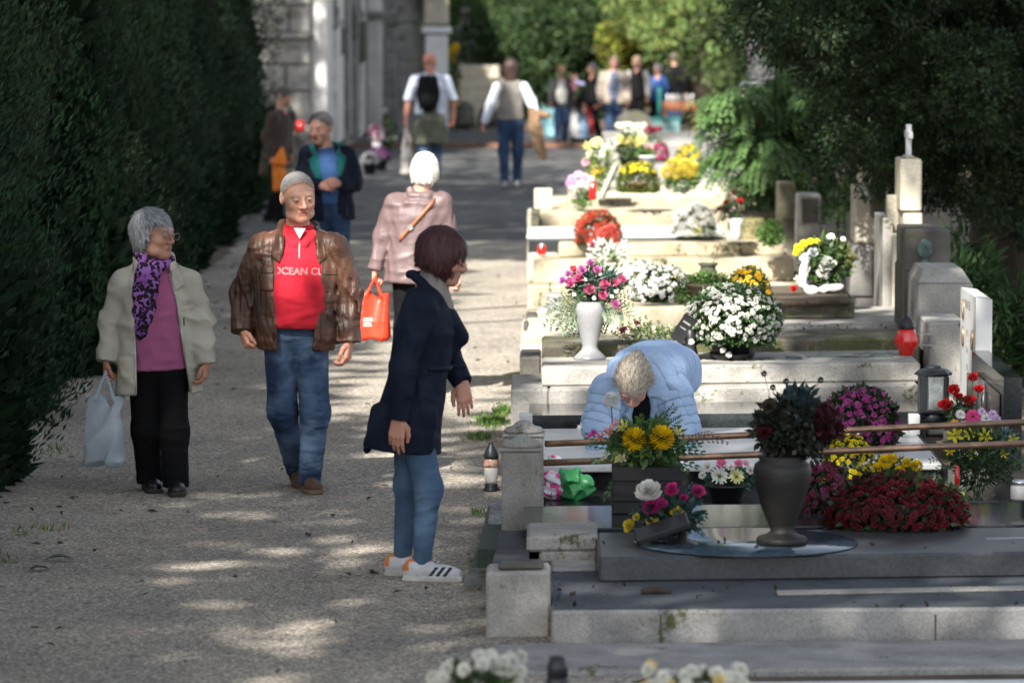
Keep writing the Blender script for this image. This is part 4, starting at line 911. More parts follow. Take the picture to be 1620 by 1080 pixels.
class Pl:
    """plant or bouquet; positions in photo pixels relative to a base point standing at height z"""
    def __init__(s, label, cat, bx, by, z, name=None, Y=None, group=None):
        p = at(bx, by, z=z) if Y is None else at(bx, by, Y=Y); s.bx, s.by, s.s, s.z = bx, by, F/p.y, p.z
        s.root = empty(name or cat.replace(' ', '_'), tuple(p), label, cat, group); s.r = random.Random(int(bx*7+by)); s.rr = np.random.RandomState(int(bx*7+by) % 99999)
    def p(s, x, y, d=0.): return Vector(((x-s.bx)/s.s, d, (s.by-y)/s.s))
    def fl(s, kind, x, y, rpx, col, d=0., n=None, name='blossom'):
        if kind == 'pompom' and (n is None or n[1] < -.5): n = (s.r.uniform(-.15, .15), -.3, 1)
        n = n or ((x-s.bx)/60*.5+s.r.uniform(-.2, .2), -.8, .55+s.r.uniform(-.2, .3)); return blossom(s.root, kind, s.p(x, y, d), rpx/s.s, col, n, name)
    def dome(s, x0, x1, y0, y1, kind, rpx, n, cols, lcol=(.04, .085, .025), indiv=0, low=-.25, dy=1., leafn=1800, leafl=.035, gap=.0, depth=None, ragged=.06, name='blossoms'):
        cx = (x0+x1)/2; rx = (x1-x0)/2/s.s; zc = (s.by-y1)/s.s; rz = (y1-y0)/s.s; ry = depth or rx*dy; c = np.array(((cx-s.bx)/s.s, 0, zc)); P = []; N = []
        for i in range(n*3):
            t = (i+.5)/(n*3); zz = 1-t*(1-low); a = i*2.399963; q = math.sqrt(max(0, 1-zz*zz)); v = np.array((q*math.cos(a), q*math.sin(a), zz))
            if s.r.random() > .36+(.0) or (gap and math.sin(v[0]*7+cx)*math.sin(v[2]*9+v[1]*5) > 1-gap): continue
            v = v*(1+s.r.uniform(-ragged, ragged)); P.append(c+v*(rx, ry, rz)); nn = v/np.array((rx, ry, rz)); nn /= np.linalg.norm(nn); N.append(nn+np.array((s.r.uniform(-.3, .3), s.r.uniform(-.3, .3)-.15, .15)))
        C_ = [np.array(cols[s.r.randrange(len(cols))])*s.r.uniform(.85, 1.1) for _ in P]
        lv = s.rr.normal(size=(leafn, 3)); lv /= np.linalg.norm(lv, axis=1)[:, None]; lv[:, 2] = np.maximum(lv[:, 2], max(-.55, low-.05) if low < .3 else -.35)
        LP = c+lv*np.array((rx, ry, rz))*s.rr.uniform(.72, .99, (leafn, 1)); LP[:, 2] = np.maximum(LP[:, 2], .02)
        v, q, cc = leaves(LP, lv, leafl, leafl*.55, 3, col=lcol, spread=.6, cvar=.4); meshobj('leaves', v, q, LEAF2, s.root, False, cc)
        order = sorted(range(len(P)), key=lambda i: P[i][1]*1-P[i][2]*.3); near_ = set(order[:indiv])
        rest = [i for i in range(len(P)) if i not in near_]
        if rest:
            v, q, cc = scatter(kind, [P[i] for i in rest], [N[i] for i in rest], rpx/s.s, [C_[i] for i in rest], n)
            tag(meshobj(name, v, q, PET, s.root, False, cc), kind='stuff' if len(rest) > 100 or indiv else None)
        pal = [tuple(np.round(np.array(c_)*k, 3)) for c_ in cols for k in (.9, 1.05)]
        for i in near_: blossom(s.root, kind, P[i], rpx/s.s*s.r.uniform(.8, 1.15), pal[s.r.randrange(len(pal))], N[i])
        return c, rx, rz
    def lathe(s, name, prof, mat, cx=None, n=28, d=0., sy=1.):
        """prof: (half width px, y px)"""
        o = MB().lathe([(h_/s.s, (s.by-y)/s.s) for h_, y in prof], s.p(cx or s.bx, s.by, d), n, sy=sy); return o.build(name, mat, s.root, True)
    def pot(s, x0, x1, y0, y1, mat, taper=.75, name='pot'):
        h = (x1-x0)/2; return s.lathe(name, [(h*taper*.92, y1), (h*taper, y1-1), (h*.95, y0+(y1-y0)*.16), (h*1.05, y0+(y1-y0)*.15), (h*1.05, y0), (h*.95, y0), (h*.9, y0+2)], mat, (x0+x1)/2)
    def foliage(s, name, n, box, L_, W_, col, up=.3, spread=.9, cvar=.4, d=.08, lcl=None):
        x0, x1, y0, y1 = box; c = s.p((x0+x1)/2, (y0+y1)/2); R_ = np.array(((x1-x0)/2/s.s, d, (y1-y0)/2/s.s)); v = s.rr.normal(size=(n, 3)); v /= np.linalg.norm(v, axis=1)[:, None]
        P = np.array(c)+v*R_*s.rr.uniform(.35, .95, (n, 1)); vv, q, cc = leaves(P, v, L_, W_, 5, up=up, spread=spread, col=col, cvar=cvar); return meshobj(name, vv, q, LEAF2, s.root, False, cc)
    def stems(s, pts, base, r_=.0022, col=(.05, .10, .03), name='stems', m=None):
        b = MB()
        for x, y in pts: q = s.p(x, y, .02); e = s.p(*base); b.tube([e, (q+e)/2+Vector(((q.x-e.x)*.15, 0, .01)), q], r_, 5)
        return b.build(name, m or pm('green_stem', col, rough=.6, bump=0), s.root, True)
    def fronds(s, name, tips, base, col, lw=.012, ll=.035, m=12):
        if len(tips) > 1:
            nm = name[:-1] if name.endswith('s') and name != 'eucalyptus' else name
            nm = {'palm_leave': 'palm_leaf', 'fern_leave': 'fern_leaf', 'ivy': 'ivy_spray', 'eucalyptus': 'eucalyptus_spray'}.get(nm, nm)
            for t in tips: s.fronds(nm, [t], base, col, lw, ll, m)
            return
        """arching sprays with leaflets from base to tips (px)"""
        V = []; Cc = []; e = np.array(s.p(*base))
        for (x, y) in tips:
            t_ = np.array(s.p(x, y, s.r.uniform(-.12, .05))); mid = (e+t_)/2+np.array((0, 0, .04)); dv = t_-e
            for k in range(m):
                t = (k+2)/(m+1); c = e*(1-t)**2+2*mid*t*(1-t)+t_*t*t; ax = 2*(mid-e)*(1-t)+2*(t_-mid)*t; ax /= np.linalg.norm(ax)+1e-6; sd = np.cross(ax, (0, 1, .2)); sd /= np.linalg.norm(sd)
                for sg in (1, -1):
                    dd = sd*sg*.8+ax*.6+np.array((0, s.r.uniform(-.4, .2), s.r.uniform(-.2, .2))); dd /= np.linalg.norm(dd); l_ = ll*(1.15-t*.5)*s.r.uniform(.8, 1.2); w_ = ax*lw*.5; V += [c, c+dd*l_*.5+w_, c+dd*l_, c+dd*l_*.5-w_]; Cc += [np.array(col)*s.r.uniform(.6, 1.4)]*4
        V = np.array(V); return meshobj(name, V, np.arange(len(V)).reshape(-1, 4), LEAF2, s.root, False, np.clip(np.array(Cc), 0, 1))
BPOT = pm('black_plastic', (.018, .018, .02), rough=.4, bump=.05); WPOT = pm('white_ceramic', (.62, .62, .6), (.5, .5, .49), rough=.35, ns=6, bump=.05); TPOT = pm('terracotta', (.35, .14, .08), rough=.9)
CERV = pm('grey_white_marble', (.25, .25, .255), (.2, .2, .205), rough=.35, ns=4, bump=.05, spec=.5)
WH = (.82, .82, .76); YE = (.85, .62, .02); LY = (.85, .78, .30); PK = (.75, .16, .32); MG = (.42, .06, .24); DR = (.20, .008, .02); RD = (.65, .02, .03); CRM = (.80, .80, .58)
def flowers():
    # 1 rose vase
    g = Pl('tall white marble vase standing on the grey tomb, filled with pink roses', 'vase', 933, 568, .506, 'flower_vase')
    g.lathe('vase', [(26, 568), (26, 565), (22, 561), (13, 552), (12, 546), (19, 520), (24, 498), (25, 488), (23, 480), (19, 476), (15, 478)], CERV)
    g = Pl('bouquet of deep pink and lilac roses with palm leaves in the white vase', 'bouquet', 933, 480, .8, 'rose_bouquet', Y=at(933, 568, z=.506).y)
    g.foliage('leaves', 520, (893, 985, 420, 482), .05, .022, (.035, .075, .04)); g.foliage('grey_leaves', 260, (915, 985, 425, 465), .06, .007, (.16, .22, .22))
    for x, y, r_, c in ((932, 458, 10, PK), (953, 467, 9, PK), (957, 449, 9, PK), (944, 427, 8, (.7, .2, .45)), (934, 415, 7, (.65, .2, .5)), (921, 426, 8, (.65, .22, .5)), (902, 447, 9, (.7, .16, .38)), (915, 440, 9, PK), (890, 443, 7, (.6, .22, .55)), (900, 433, 7, (.65, .2, .5)), (983, 441, 8, (.7, .14, .3)), (973, 446, 7, PK), (973, 481, 9, (.75, .25, .5)), (907, 424, 6, (.75, .1, .15))): g.fl('rose', x, y, r_, c, -.05, name='rose')
    for x, y in ((968, 468), (908, 465), (925, 441), (950, 432), (940, 470), (975, 460)): g.fl('minimum', x, y, 4, WH, -.06)
    g.fronds('palm_leaves', [(868, 485), (872, 497), (885, 505), (905, 512), (980, 510), (995, 495), (1000, 505), (888, 520), (962, 512)], (933, 478), (.13, .19, .11), .010, .085, 16)
    g.fronds('sprigs', [(993, 470), (1000, 480), (998, 460), (880, 475)], (940, 478), (.05, .1, .05), .016, .025, 8)
    # 2 big white chrysanthemum
    g = Pl('big round white chrysanthemum in a black pot and saucer on the grey tomb', 'potted chrysanthemum', 1160, 568, .506, 'potted_chrysanthemum')
    g.dome(1086, 1234, 450, 506, 'mum', 4.7, 560, [(.74, .74, .68), (.7, .7, .62)], indiv=100, low=-.5, leafn=4200, leafl=.045, ragged=.07, gap=.25)
    g.pot(1133, 1192, 520, 562, BPOT); g.lathe('saucer', [(28, 569), (33, 566), (36, 560), (37, 558), (34, 560), (28, 565)], BPOT, 1158)
    for x, y in ((1137, 540), (1144, 537), (1142, 550), (1151, 557), (1092, 537), (1120, 530)): g.fl('mum', x, y, 5, WH, -.17, (0, -1, .2))
    # 3 black wedge plaque
    g = Pl('leaning black memorial plaque with faint lettering beside the white chrysanthemum', 'plaque', 1090, 571, .506, 'memorial_plaque')
    g.lathe('stand', [(11, 571), (11, 560), (9, 540), (10, 522), (8, 520)], BPOT, 1092, 6)
    MB().box(g.p(1081, 519, -.02), (.085, .02, .17), ry=rad(33), bev=.003).build('plate', BPOT, g.root); MB().box(g.p(1086, 510, -.032), (.05, .002, .012), ry=rad(33)).box(g.p(1080, 518, -.032), (.04, .002, .008), ry=rad(33)).build('lettering_line', GREY, g.root)
    # 4 ranunculus and eucalyptus low
    g = Pl('low spray of cream ranunculus with eucalyptus leaves behind the bending woman', 'flower spray', 1010, 545, .575, 'flower_spray')
    for x, y, r_ in ((1005, 529, 10), (1029, 524, 10), (1050, 531, 11), (1072, 537, 9), (1056, 519, 7), (989, 533, 6)): g.fl('rose', x, y, r_, CRM)
    g.fl('rose', 985, 523, 6, PK); g.fl('rose', 1007, 511, 5, PK); g.foliage('leaves', 500, (975, 1085, 512, 545), .035, .01, (.08, .13, .04))
    g.fronds('eucalyptus', [(866, 508), (872, 520), (880, 500), (895, 530), (862, 515), (905, 512), (965, 505), (1040, 508), (1020, 500), (890, 518)], (950, 540), (.035, .08, .045), .022, .024, 7)
    # 5
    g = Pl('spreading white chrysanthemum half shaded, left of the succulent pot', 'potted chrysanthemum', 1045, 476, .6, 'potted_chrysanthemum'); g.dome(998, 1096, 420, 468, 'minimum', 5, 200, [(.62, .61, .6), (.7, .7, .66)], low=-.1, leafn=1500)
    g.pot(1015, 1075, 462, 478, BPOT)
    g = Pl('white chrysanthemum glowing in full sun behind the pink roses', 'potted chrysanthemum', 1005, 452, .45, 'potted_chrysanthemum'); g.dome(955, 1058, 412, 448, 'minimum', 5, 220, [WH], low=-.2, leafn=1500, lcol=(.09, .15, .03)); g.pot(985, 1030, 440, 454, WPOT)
    g = Pl('trailing jade succulent in a woven pot between white and yellow chrysanthemums', 'succulent', 1115, 482, .6, 'succulent_pot')
    g.foliage('leaves', 1100, (1078, 1160, 430, 458), .024, .017, (.13, .22, .06), spread=1.2, d=.12); g.foliage('leaves', 500, (1065, 1096, 450, 480), .024, .017, (.12, .20, .06), spread=1.2, d=.08); g.pot(1085, 1150, 447, 482, stone('woven_bark', (.10, .08, .06), (.05, .04, .03)), .8)
    g = Pl('small dark green urn with two bare twigs behind the succulent', 'urn', 1120, 446, .6, 'urn', Y=30.3)
    g.lathe('urn', [(12, 448), (15, 440), (16, 432), (12, 425), (12, 421), (16, 418), (16, 416), (12, 416)], stone('green_stone', (.07, .075, .05), (.04, .045, .03))); b = MB(); b.tube([g.p(1112, 418), g.p(1108, 408), g.p(1098, 396), g.p(1090, 393)], .002, 5); b.tube([g.p(1127, 418), g.p(1133, 404), g.p(1139, 384)], .002, 5); b.build('twig', BARK, g.root)
    g = Pl('golden yellow chrysanthemum beside the succulent pot', 'potted chrysanthemum', 1185, 478, .62, 'potted_chrysanthemum'); g.dome(1150, 1218, 423, 466, 'mum', 4.6, 90, [(.85, .48, .01), (.85, .58, .02)], low=-.2, gap=.3, leafn=1300); g.pot(1165, 1207, 462, 480, BPOT)
    # right arrangement with white ribbon
    g = Pl('tall arrangement of white silk flowers, ribbon and yellow mums by the pale pillar', 'flower arrangement', 1302, 464, .63, 'flower_arrangement')
    g.foliage('leaves', 700, (1265, 1345, 375, 455), .07, .03, (.06, .11, .035), d=.14); g.foliage('leaves', 250, (1310, 1345, 385, 430), .08, .02, (.12, .13, .04), d=.1)
    for x, y, r_, k, c in ((1306, 418, 15, 'rose', WH), (1300, 432, 11, 'rose', WH), (1285, 400, 10, 'rose', (.66, .68, .75)), (1272, 408, 9, 'rose', (.66, .68, .75)), (1275, 425, 8, 'rose', WH), (1313, 373, 7, 'mum', WH), (1332, 377, 5, 'mum', WH), (1270, 385, 8, 'mum', YE), (1262, 391, 9, 'mum', YE), (1280, 381, 7, 'mum', YE), (1259, 398, 7, 'mum', YE), (1291, 380, 5, 'mum', YE), (1255, 456, 6, 'rose', RD), (1262, 440, 7, 'lily', CRM)): g.fl(k, x, y, r_, c, -.08)
    solid('ribbon', DISP(U(.02, rc(tuple(g.p(1273, 405, -.1)), tuple(g.p(1268, 450, -.1)), .025, .03), rc(tuple(g.p(1275, 458, -.12)), tuple(g.p(1330, 452, -.12)), .03, .02)), wr(3, 50, .01)), g.p(1240, 475, -.2), g.p(1350, 385, .1), .01, WPOT, g.root)
    g.pot(1285, 1325, 448, 466, BPOT)
    # sunlit groups
    g = Pl('big bunch of white silk lilies standing behind the pink rose bouquet', 'bouquet', 962, 440, .42, 'lily_bouquet')
    for x, y, r_ in ((940, 392, 12), (953, 404, 12), (965, 390, 11), (978, 402, 13), (985, 388, 10), (950, 384, 9), (935, 406, 9), (972, 414, 10), (956, 418, 11), (990, 412, 8)): g.fl('lily', x, y, r_, WH, name='lily')
    g.fl('rose', 937, 387, 6, (.6, .1, .2)); g.fl('rose', 968, 413, 6, (.25, .01, .02)); g.stems([(950, 400), (965, 395), (978, 402)], (962, 440)); g.foliage('leaves', 160, (935, 990, 395, 440), .06, .02, (.12, .2, .05))
    g = Pl('brick red round chrysanthemum in the sun on the cream tomb', 'potted chrysanthemum', 945, 385, .53, 'potted_chrysanthemum'); g.dome(910, 982, 333, 372, 'minimum', 4.2, 200, [(.55, .06, .035), (.6, .09, .05)], low=-.3, leafn=1300, lcol=(.09, .12, .03)); g.pot(930, 965, 372, 386, TPOT)
    g = Pl('coral pink carnations in front of the brick red chrysanthemum', 'bouquet', 962, 392, .53, 'carnation_bunch')
    for x, y, r_ in ((957, 365, 9), (966, 361, 9), (972, 370, 8), (950, 371, 7), (972, 379, 7)): g.fl('pompom', x, y, r_, (.8, .2, .16), -.2, name='carnation')
    g.stems([(957, 368), (970, 376)], (964, 392))
    g = Pl('dazzling white chrysanthemum on the sunlit marble slab', 'potted chrysanthemum', 1098, 372, .57, 'potted_chrysanthemum'); g.dome(1064, 1132, 321, 366, 'minimum', 4.6, 190, [WH], low=-.1, leafn=900, lcol=(.1, .17, .04)); g.pot(1082, 1115, 360, 373, WPOT)
    g = Pl('white blossoms laid flat on the marble slab in the sun', 'flower spray', 1112, 381, .57, 'flower_spray')
    for i in range(26): g.fl('mum', 1075+i*3+g.r.uniform(-3, 3), 373-4*math.sin(i/26*3.14)+g.r.uniform(-3, 3), 5, WH, 0, (0, -.3, 1))
    g.fl('lily', 1104, 366, 6, YE); g.foliage('leaves', 60, (1090, 1130, 362, 376), .05, .02, (.1, .18, .04))
    g = Pl('white pot of dark red and white roses in the sun', 'bouquet', 1162, 379, .57, 'rose_pot'); g.lathe('vase', [(9, 379), (8, 372), (10, 355), (12, 346), (9, 345)], WPOT, 1164)
    for x, y, r_, c in ((1150, 322, 6, DR), (1160, 315, 6, (.5, .4, .35)), (1171, 318, 5, RD), (1145, 330, 5, DR), (1165, 330, 7, (.7, .62, .55)), (1154, 332, 6, (.7, .62, .55)), (1160, 305, 4, DR), (1137, 331, 4, DR), (1172, 333, 5, DR)): g.fl('rose', x, y, r_, c, name='rose')
    g.foliage('leaves', 200, (1140, 1178, 318, 348), .05, .02, (.05, .08, .03)); g.stems([(1150, 330), (1165, 335)], (1162, 350))
    g = Pl('bushy light green plant beside the mossy stump', 'plant', 1218, 392, .52, 'leafy_plant'); g.foliage('leaves', 900, (1198, 1240, 348, 392), .04, .02, (.11, .2, .05), d=.15); g.stems([(1210, 360), (1225, 360)], (1218, 392))
    g = Pl('pink and white chrysanthemum bunch drooping at the left end of the highest tomb', 'bouquet', 922, 332, .66, 'chrysanthemum_bunch', Y=40.0)
    for x, y, r_, c in ((905, 283, 8, (.7, .4, .6)), (915, 276, 7, (.75, .5, .65)), (925, 281, 8, (.7, .42, .62)), (910, 293, 7, (.75, .55, .65)), (900, 290, 6, (.65, .3, .55)), (918, 291, 7, (.8, .7, .7)), (930, 290, 6, WH), (912, 303, 6, (.8, .68, .66)), (925, 300, 6, WH), (911, 311, 6, (.82, .66, .64)), (935, 283, 6, WH)): g.fl('mum', x, y, r_, c)
    g.foliage('leaves', 260, (905, 935, 296, 330), .06, .022, (.1, .18, .05)); g.stems([(912, 300), (925, 300)], (922, 332))
    g = Pl('tall white and yellow flower arrangement at the path end of the highest tomb', 'flower arrangement', 950, 310, .78, 'flower_arrangement', Y=41.)
    for x, y, r_, k, c in ((930, 232, 9, 'lily', LY), (944, 226, 10, 'mum', (.75, .75, .35)), (955, 235, 9, 'mum', WH), (968, 228, 9, 'rose', WH), (935, 244, 9, 'mum', CRM), (948, 246, 10, 'mum', WH), (962, 245, 9, 'rose', CRM), (926, 257, 7, 'mum', (.8, .4, .5)), (940, 260, 8, 'mum', LY), (952, 268, 8, 'mum', YE), (943, 276, 8, 'mum', YE), (958, 258, 9, 'rose', WH), (950, 285, 8, 'lily', WH), (962, 280, 8, 'lily', WH), (938, 270, 6, 'mum', (.85, .5, .1)), (970, 262, 8, 'rose', WH)): g.fl(k, x, y, r_, c)
    g.foliage('leaves', 320, (925, 975, 225, 300), .07, .025, (.12, .2, .05)); g.stems([(940, 250), (955, 250)], (950, 310))
    g = Pl('slanted dark-edged memorial plaque leaning beside the red candle lantern', 'plaque', 960, 313, .77, 'memorial_plaque', Y=40.6)
    MB().box(g.p(962, 285, 0), (.035, .12, .36), ry=rad(24), bev=.004).build('plate', CREAM2, g.root); MB().box(g.p(966, 287, -.01), (.02, .14, .34), ry=rad(24), bev=.003).build('edge', GRAN, g.root)
    g = Pl('large green dome of chrysanthemum just opening yellow along its top', 'potted chrysanthemum', 1010, 304, .84, 'potted_chrysanthemum'); g.dome(975, 1044, 256, 292, 'minimum', 3.6, 60, [YE, (.8, .7, .05)], low=.55, leafn=3600, leafl=.03, lcol=(.10, .13, .025)); g.pot(992, 1028, 290, 305, TPOT)
    g = Pl('five big yellow pompom chrysanthemums over pale green leaves', 'potted chrysanthemum', 1076, 304, .84, 'potted_chrysanthemum')
    for x, y, r_ in ((1054, 273, 10), (1063, 260, 10), (1071, 274, 11), (1083, 261, 11), (1096, 268, 12), (1088, 274, 9)): g.fl('pompom', x, y, r_, (.85, .74, .15), -.06, name='pompom')
    g.foliage('leaves', 480, (1048, 1105, 275, 302), .06, .025, (.12, .21, .06), d=.12); g.pot(1062, 1092, 292, 305, WPOT)
    g = Pl('dark pot of pale yellow chrysanthemums under white flowers, far along the graves', 'potted chrysanthemum', 995, 262, .45, 'potted_chrysanthemum', Y=46.)
    for i in range(14): g.fl('mum', 976+i*3.2, 222+g.r.uniform(-5, 8), 5.5, (.85, .75, .25), -.1)
    for i in range(18): g.fl('mum', 978+i*2.4, 203+g.r.uniform(-6, 8), 5, (.72, .76, .62), 0)
    g.foliage('leaves', 900, (972, 1020, 208, 256), .06, .025, (.06, .10, .03), d=.2); g.pot(978, 1014, 248, 264, BPOT)
    g = Pl('small dark pink chrysanthemum ball far along the graves', 'potted chrysanthemum', 1045, 262, .45, 'potted_chrysanthemum', Y=47.); g.dome(1032, 1058, 224, 248, 'minimum', 3.2, 60, [(.4, .03, .12)], leafn=400); g.pot(1037, 1053, 248, 263, TPOT)
    g = Pl('white pot of green leaves and one pale pink bloom far along the graves', 'potted plant', 1024, 268, .4, 'potted_plant', Y=45.); g.pot(1010, 1038, 246, 268, WPOT); g.foliage('leaves', 150, (1008, 1032, 236, 248), .06, .03, (.08, .15, .04)); g.fl('rose', 1026, 236, 8, (.75, .5, .45))
    g = Pl('bright yellow chrysanthemum under the feathery leaves', 'potted chrysanthemum', 1087, 268, .5, 'potted_chrysanthemum', Y=46.); g.dome(1066, 1112, 230, 258, 'minimum', 3.6, 80, [YE, (.7, .5, .02)], leafn=700); g.pot(1076, 1100, 256, 269, BPOT)
    g = Pl('dark red roses in a small bunch far along the graves', 'bouquet', 1035, 232, .5, 'rose_bouquet', Y=56.)
    for x, y in ((1020, 208), (1028, 203), (1036, 206), (1044, 204), (1030, 210)): g.fl('rose', x, y, 5, (.4, .03, .08), name='rose')
    g.foliage('leaves', 100, (1018, 1048, 205, 230), .07, .02, (.05, .1, .03))
    # left side by the mausoleum
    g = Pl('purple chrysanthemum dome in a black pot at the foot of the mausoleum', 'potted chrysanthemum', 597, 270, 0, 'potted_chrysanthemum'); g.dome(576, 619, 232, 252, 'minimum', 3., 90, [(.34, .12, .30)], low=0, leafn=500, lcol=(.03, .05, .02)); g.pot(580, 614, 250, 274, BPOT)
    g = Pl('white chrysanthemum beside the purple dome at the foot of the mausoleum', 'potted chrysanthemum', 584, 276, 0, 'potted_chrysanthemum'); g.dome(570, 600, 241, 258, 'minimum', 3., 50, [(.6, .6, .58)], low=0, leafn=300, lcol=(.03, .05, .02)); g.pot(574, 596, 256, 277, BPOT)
    g = Pl('white vase of purple flowers standing behind the purple chrysanthemum', 'vase', 596, 262, 0, 'flower_vase'); g.lathe('vase', [(6, 262), (5, 240), (8, 222), (6, 219)], WPOT); g.dome(584, 610, 196, 216, 'mum', 4., 50, [(.3, .06, .18), (.55, .5, .5)], leafn=200)
    g = Pl('single white bloom above dark leaves near the mausoleum doorway', 'potted plant', 612, 255, 0, 'potted_plant'); g.foliage('leaves', 200, (600, 622, 180, 245), .1, .04, (.03, .05, .02)); g.fl('rose', 608, 176, 5, (.7, .7, .66)); g.pot(604, 620, 238, 256, BPOT)
    g = Pl('yellow flowers hanging beside the bright white stone column', 'bouquet', 722, 235, .5, 'flower_bunch', Y=83.)
    for x, y, r_ in ((717, 80, 7), (722, 75, 6), (714, 88, 5), (716, 98, 5)): g.fl('pompom', x, y, r_, YE)
    for x, y, r_ in ((716, 162, 6), (723, 163, 5)): g.fl('pompom', x, y, r_, (.7, .5, .02))
    g.foliage('leaves', 200, (710, 728, 85, 160), .12, .04, (.08, .12, .04)); g.stems([(717, 80), (716, 162)], (722, 235), .015)
    # 7 magenta
    g = Pl('round magenta chrysanthemum on the white marble slab', 'potted chrysanthemum', 1365, 712, .26, 'potted_chrysanthemum'); g.dome(1300, 1422, 611, 676, 'daisy', 5.4, 300, [(.46, .05, .27), (.36, .04, .20), (.52, .10, .32)], indiv=100, low=-.5, leafn=3000, leafl=.04, lcol=(.03, .05, .02)); g.pot(1335, 1395, 690, 714, BPOT)
    # 8 red roses and mixed bouquet
    g = Pl('five red roses on tall stems rising above the mixed bouquet', 'bouquet', 1528, 700, .3, 'rose_bouquet', Y=22.6)
    for x, y, r_ in ((1539, 597, 9), (1508, 618, 11), (1548, 616, 9), (1495, 641, 12), (1533, 635, 12), (1516, 628, 8)): g.fl('rose', x, y, r_, (.72, .03, .03), name='rose', n=(g.r.uniform(-.3, .3), -.7, .8))
    g.foliage('leaves', 420, (1492, 1555, 625, 690), .035, .015, (.06, .10, .05)); g.stems([(1539, 600), (1508, 622), (1548, 618), (1495, 645), (1533, 640)], (1528, 700))
    g = Pl('mixed bouquet of pink gerbera, white daisies and yellow blooms in front of the black headstone', 'bouquet', 1545, 788, .12, 'mixed_bouquet', Y=21.9)
    for x, y, r_, k, c in ((1536, 656, 13, 'daisy', (.75, .06, .25)), (1516, 652, 8, 'daisy', (.82, .75, .72)), (1557, 659, 10, 'daisy', WH), (1567, 652, 8, 'daisy', (.62, .42, .68)), (1574, 660, 7, 'daisy', (.62, .42, .68)), (1550, 648, 7, 'daisy', (.7, .5, .7)), (1507, 667, 8, 'daisy', (.85, .4, .05)), (1508, 686, 14, 'lily', (.8, .7, .04)), (1530, 684, 10, 'lily', (.8, .68, .04)), (1556, 686, 13, 'lily', (.8, .7, .05)), (1600, 692, 9, 'lily', (.8, .72, .1)), (1585, 715, 8, 'lily', (.7, .6, .05)), (1535, 715, 9, 'lily', (.65, .55, .04)), (1500, 710, 9, 'lily', (.75, .6, .03))): g.fl(k, x, y, r_, c, -.06, (g.r.uniform(-.2, .2), -.95, .3))
    g.foliage('leaves', 900, (1495, 1612, 665, 775), .06, .018, (.05, .09, .04), d=.16); g.foliage('grey_leaves', 260, (1565, 1605, 675, 720), .05, .008, (.2, .27, .27), d=.08)
    g.fronds('fern_leaves', [(1470, 725), (1480, 745), (1515, 770), (1605, 770), (1590, 755)], (1545, 720), (.08, .12, .05), .01, .035, 12); g.stems([(1510, 690), (1550, 700), (1590, 700), (1570, 690)], (1545, 788), .003)
    # 9
    g = Pl('low mass of small bright yellow chrysanthemums behind the dark red one', 'potted chrysanthemum', 1345, 775, .12, 'potted_chrysanthemum'); g.dome(1300, 1385, 688, 750, 'mum', 5, 200, [(.85, .66, .01)], low=-.2, leafn=1200); g.pot(1320, 1370, 750, 778, BPOT)
    g = Pl('bunch of big yellow pompoms with tiny white blooms behind the dark red chrysanthemum', 'bouquet', 1415, 780, .12, 'pompom_bouquet')
    for x, y, r_ in ((1399, 727, 12), (1387, 738, 10), (1421, 742, 9), (1448, 734, 10), (1432, 729, 8), (1410, 722, 8)): g.fl('pompom', x, y, r_, (.86, .64, .01), -.08, name='pompom')
    for i in range(22): g.fl('minimum', 1365+i*4, 728+g.r.uniform(-7, 14), 2.8, WH, -.04)
    g.foliage('leaves', 350, (1370, 1460, 722, 775), .045, .02, (.05, .09, .03)); g.stems([(1399, 730), (1440, 735)], (1415, 780))
    g = Pl('wide dark red chrysanthemum on the polished black slab, largest in front', 'potted chrysanthemum', 1415, 834, .246, 'potted_chrysanthemum'); g.dome(1306, 1528, 748, 812, 'mum', 5.2, 900, [(.12, .004, .012), (.16, .006, .018), (.08, .003, .008)], indiv=100, low=-.25, leafn=2200, leafl=.05, depth=.22, lcol=(.02, .04, .015)); g.pot(1365, 1465, 805, 835, BPOT)
    g = Pl('dark wine chrysanthemum partly hidden behind the tall dark vase', 'potted chrysanthemum', 1302, 806, .246, 'potted_chrysanthemum'); g.dome(1258, 1346, 730, 782, 'mum', 6, 150, [(.2, .02, .05), (.25, .05, .12)], leafn=1000, lcol=(.02, .04, .015), low=-.6); g.pot(1280, 1325, 782, 808, BPOT)
    g = Pl('small cream yellow chrysanthemum peeping out right of the dark red one', 'flower', 1512, 800, .246, 'chrysanthemum_bunch')
    for x, y, r_ in ((1497, 773, 8), (1510, 776, 9), (1520, 783, 7), (1500, 785, 6)): g.fl('mum', x, y, r_, LY)
    g.foliage('leaves', 90, (1495, 1530, 775, 800), .04, .02, (.1, .16, .05))
    # 13 dark vase in front
    g = Pl('tall dark bronze vase in the foreground on the disc grave', 'vase', 1237, 860, .2565, 'flower_vase')
    g.lathe('vase', [(40, 860), (41, 852), (38, 848), (24, 843), (18, 838), (22, 828), (34, 798), (43, 766), (47, 744), (44, 732), (36, 726), (40, 719), (36, 718)], pm('dark_bronze_vase', (.020, .018, .016), (.010, .0095, .009), rough=.55, metal=0, ns=8, bump=.15), n=36)
    g = Pl('dusky withered bouquet of dark red and grey-green flowers in the foreground vase', 'bouquet', 1240, 725, .6, 'withered_bouquet', Y=at(1237, 860, z=.2565).y)
    g.foliage('leaves', 2600, (1188, 1318, 622, 732), .045, .022, (.032, .036, .027), d=.15); g.foliage('leaves', 350, (1240, 1290, 612, 680), .055, .03, (.03, .06, .065), d=.12); g.foliage('leaves', 500, (1262, 1332, 640, 700), .05, .028, (.06, .014, .022), d=.1)
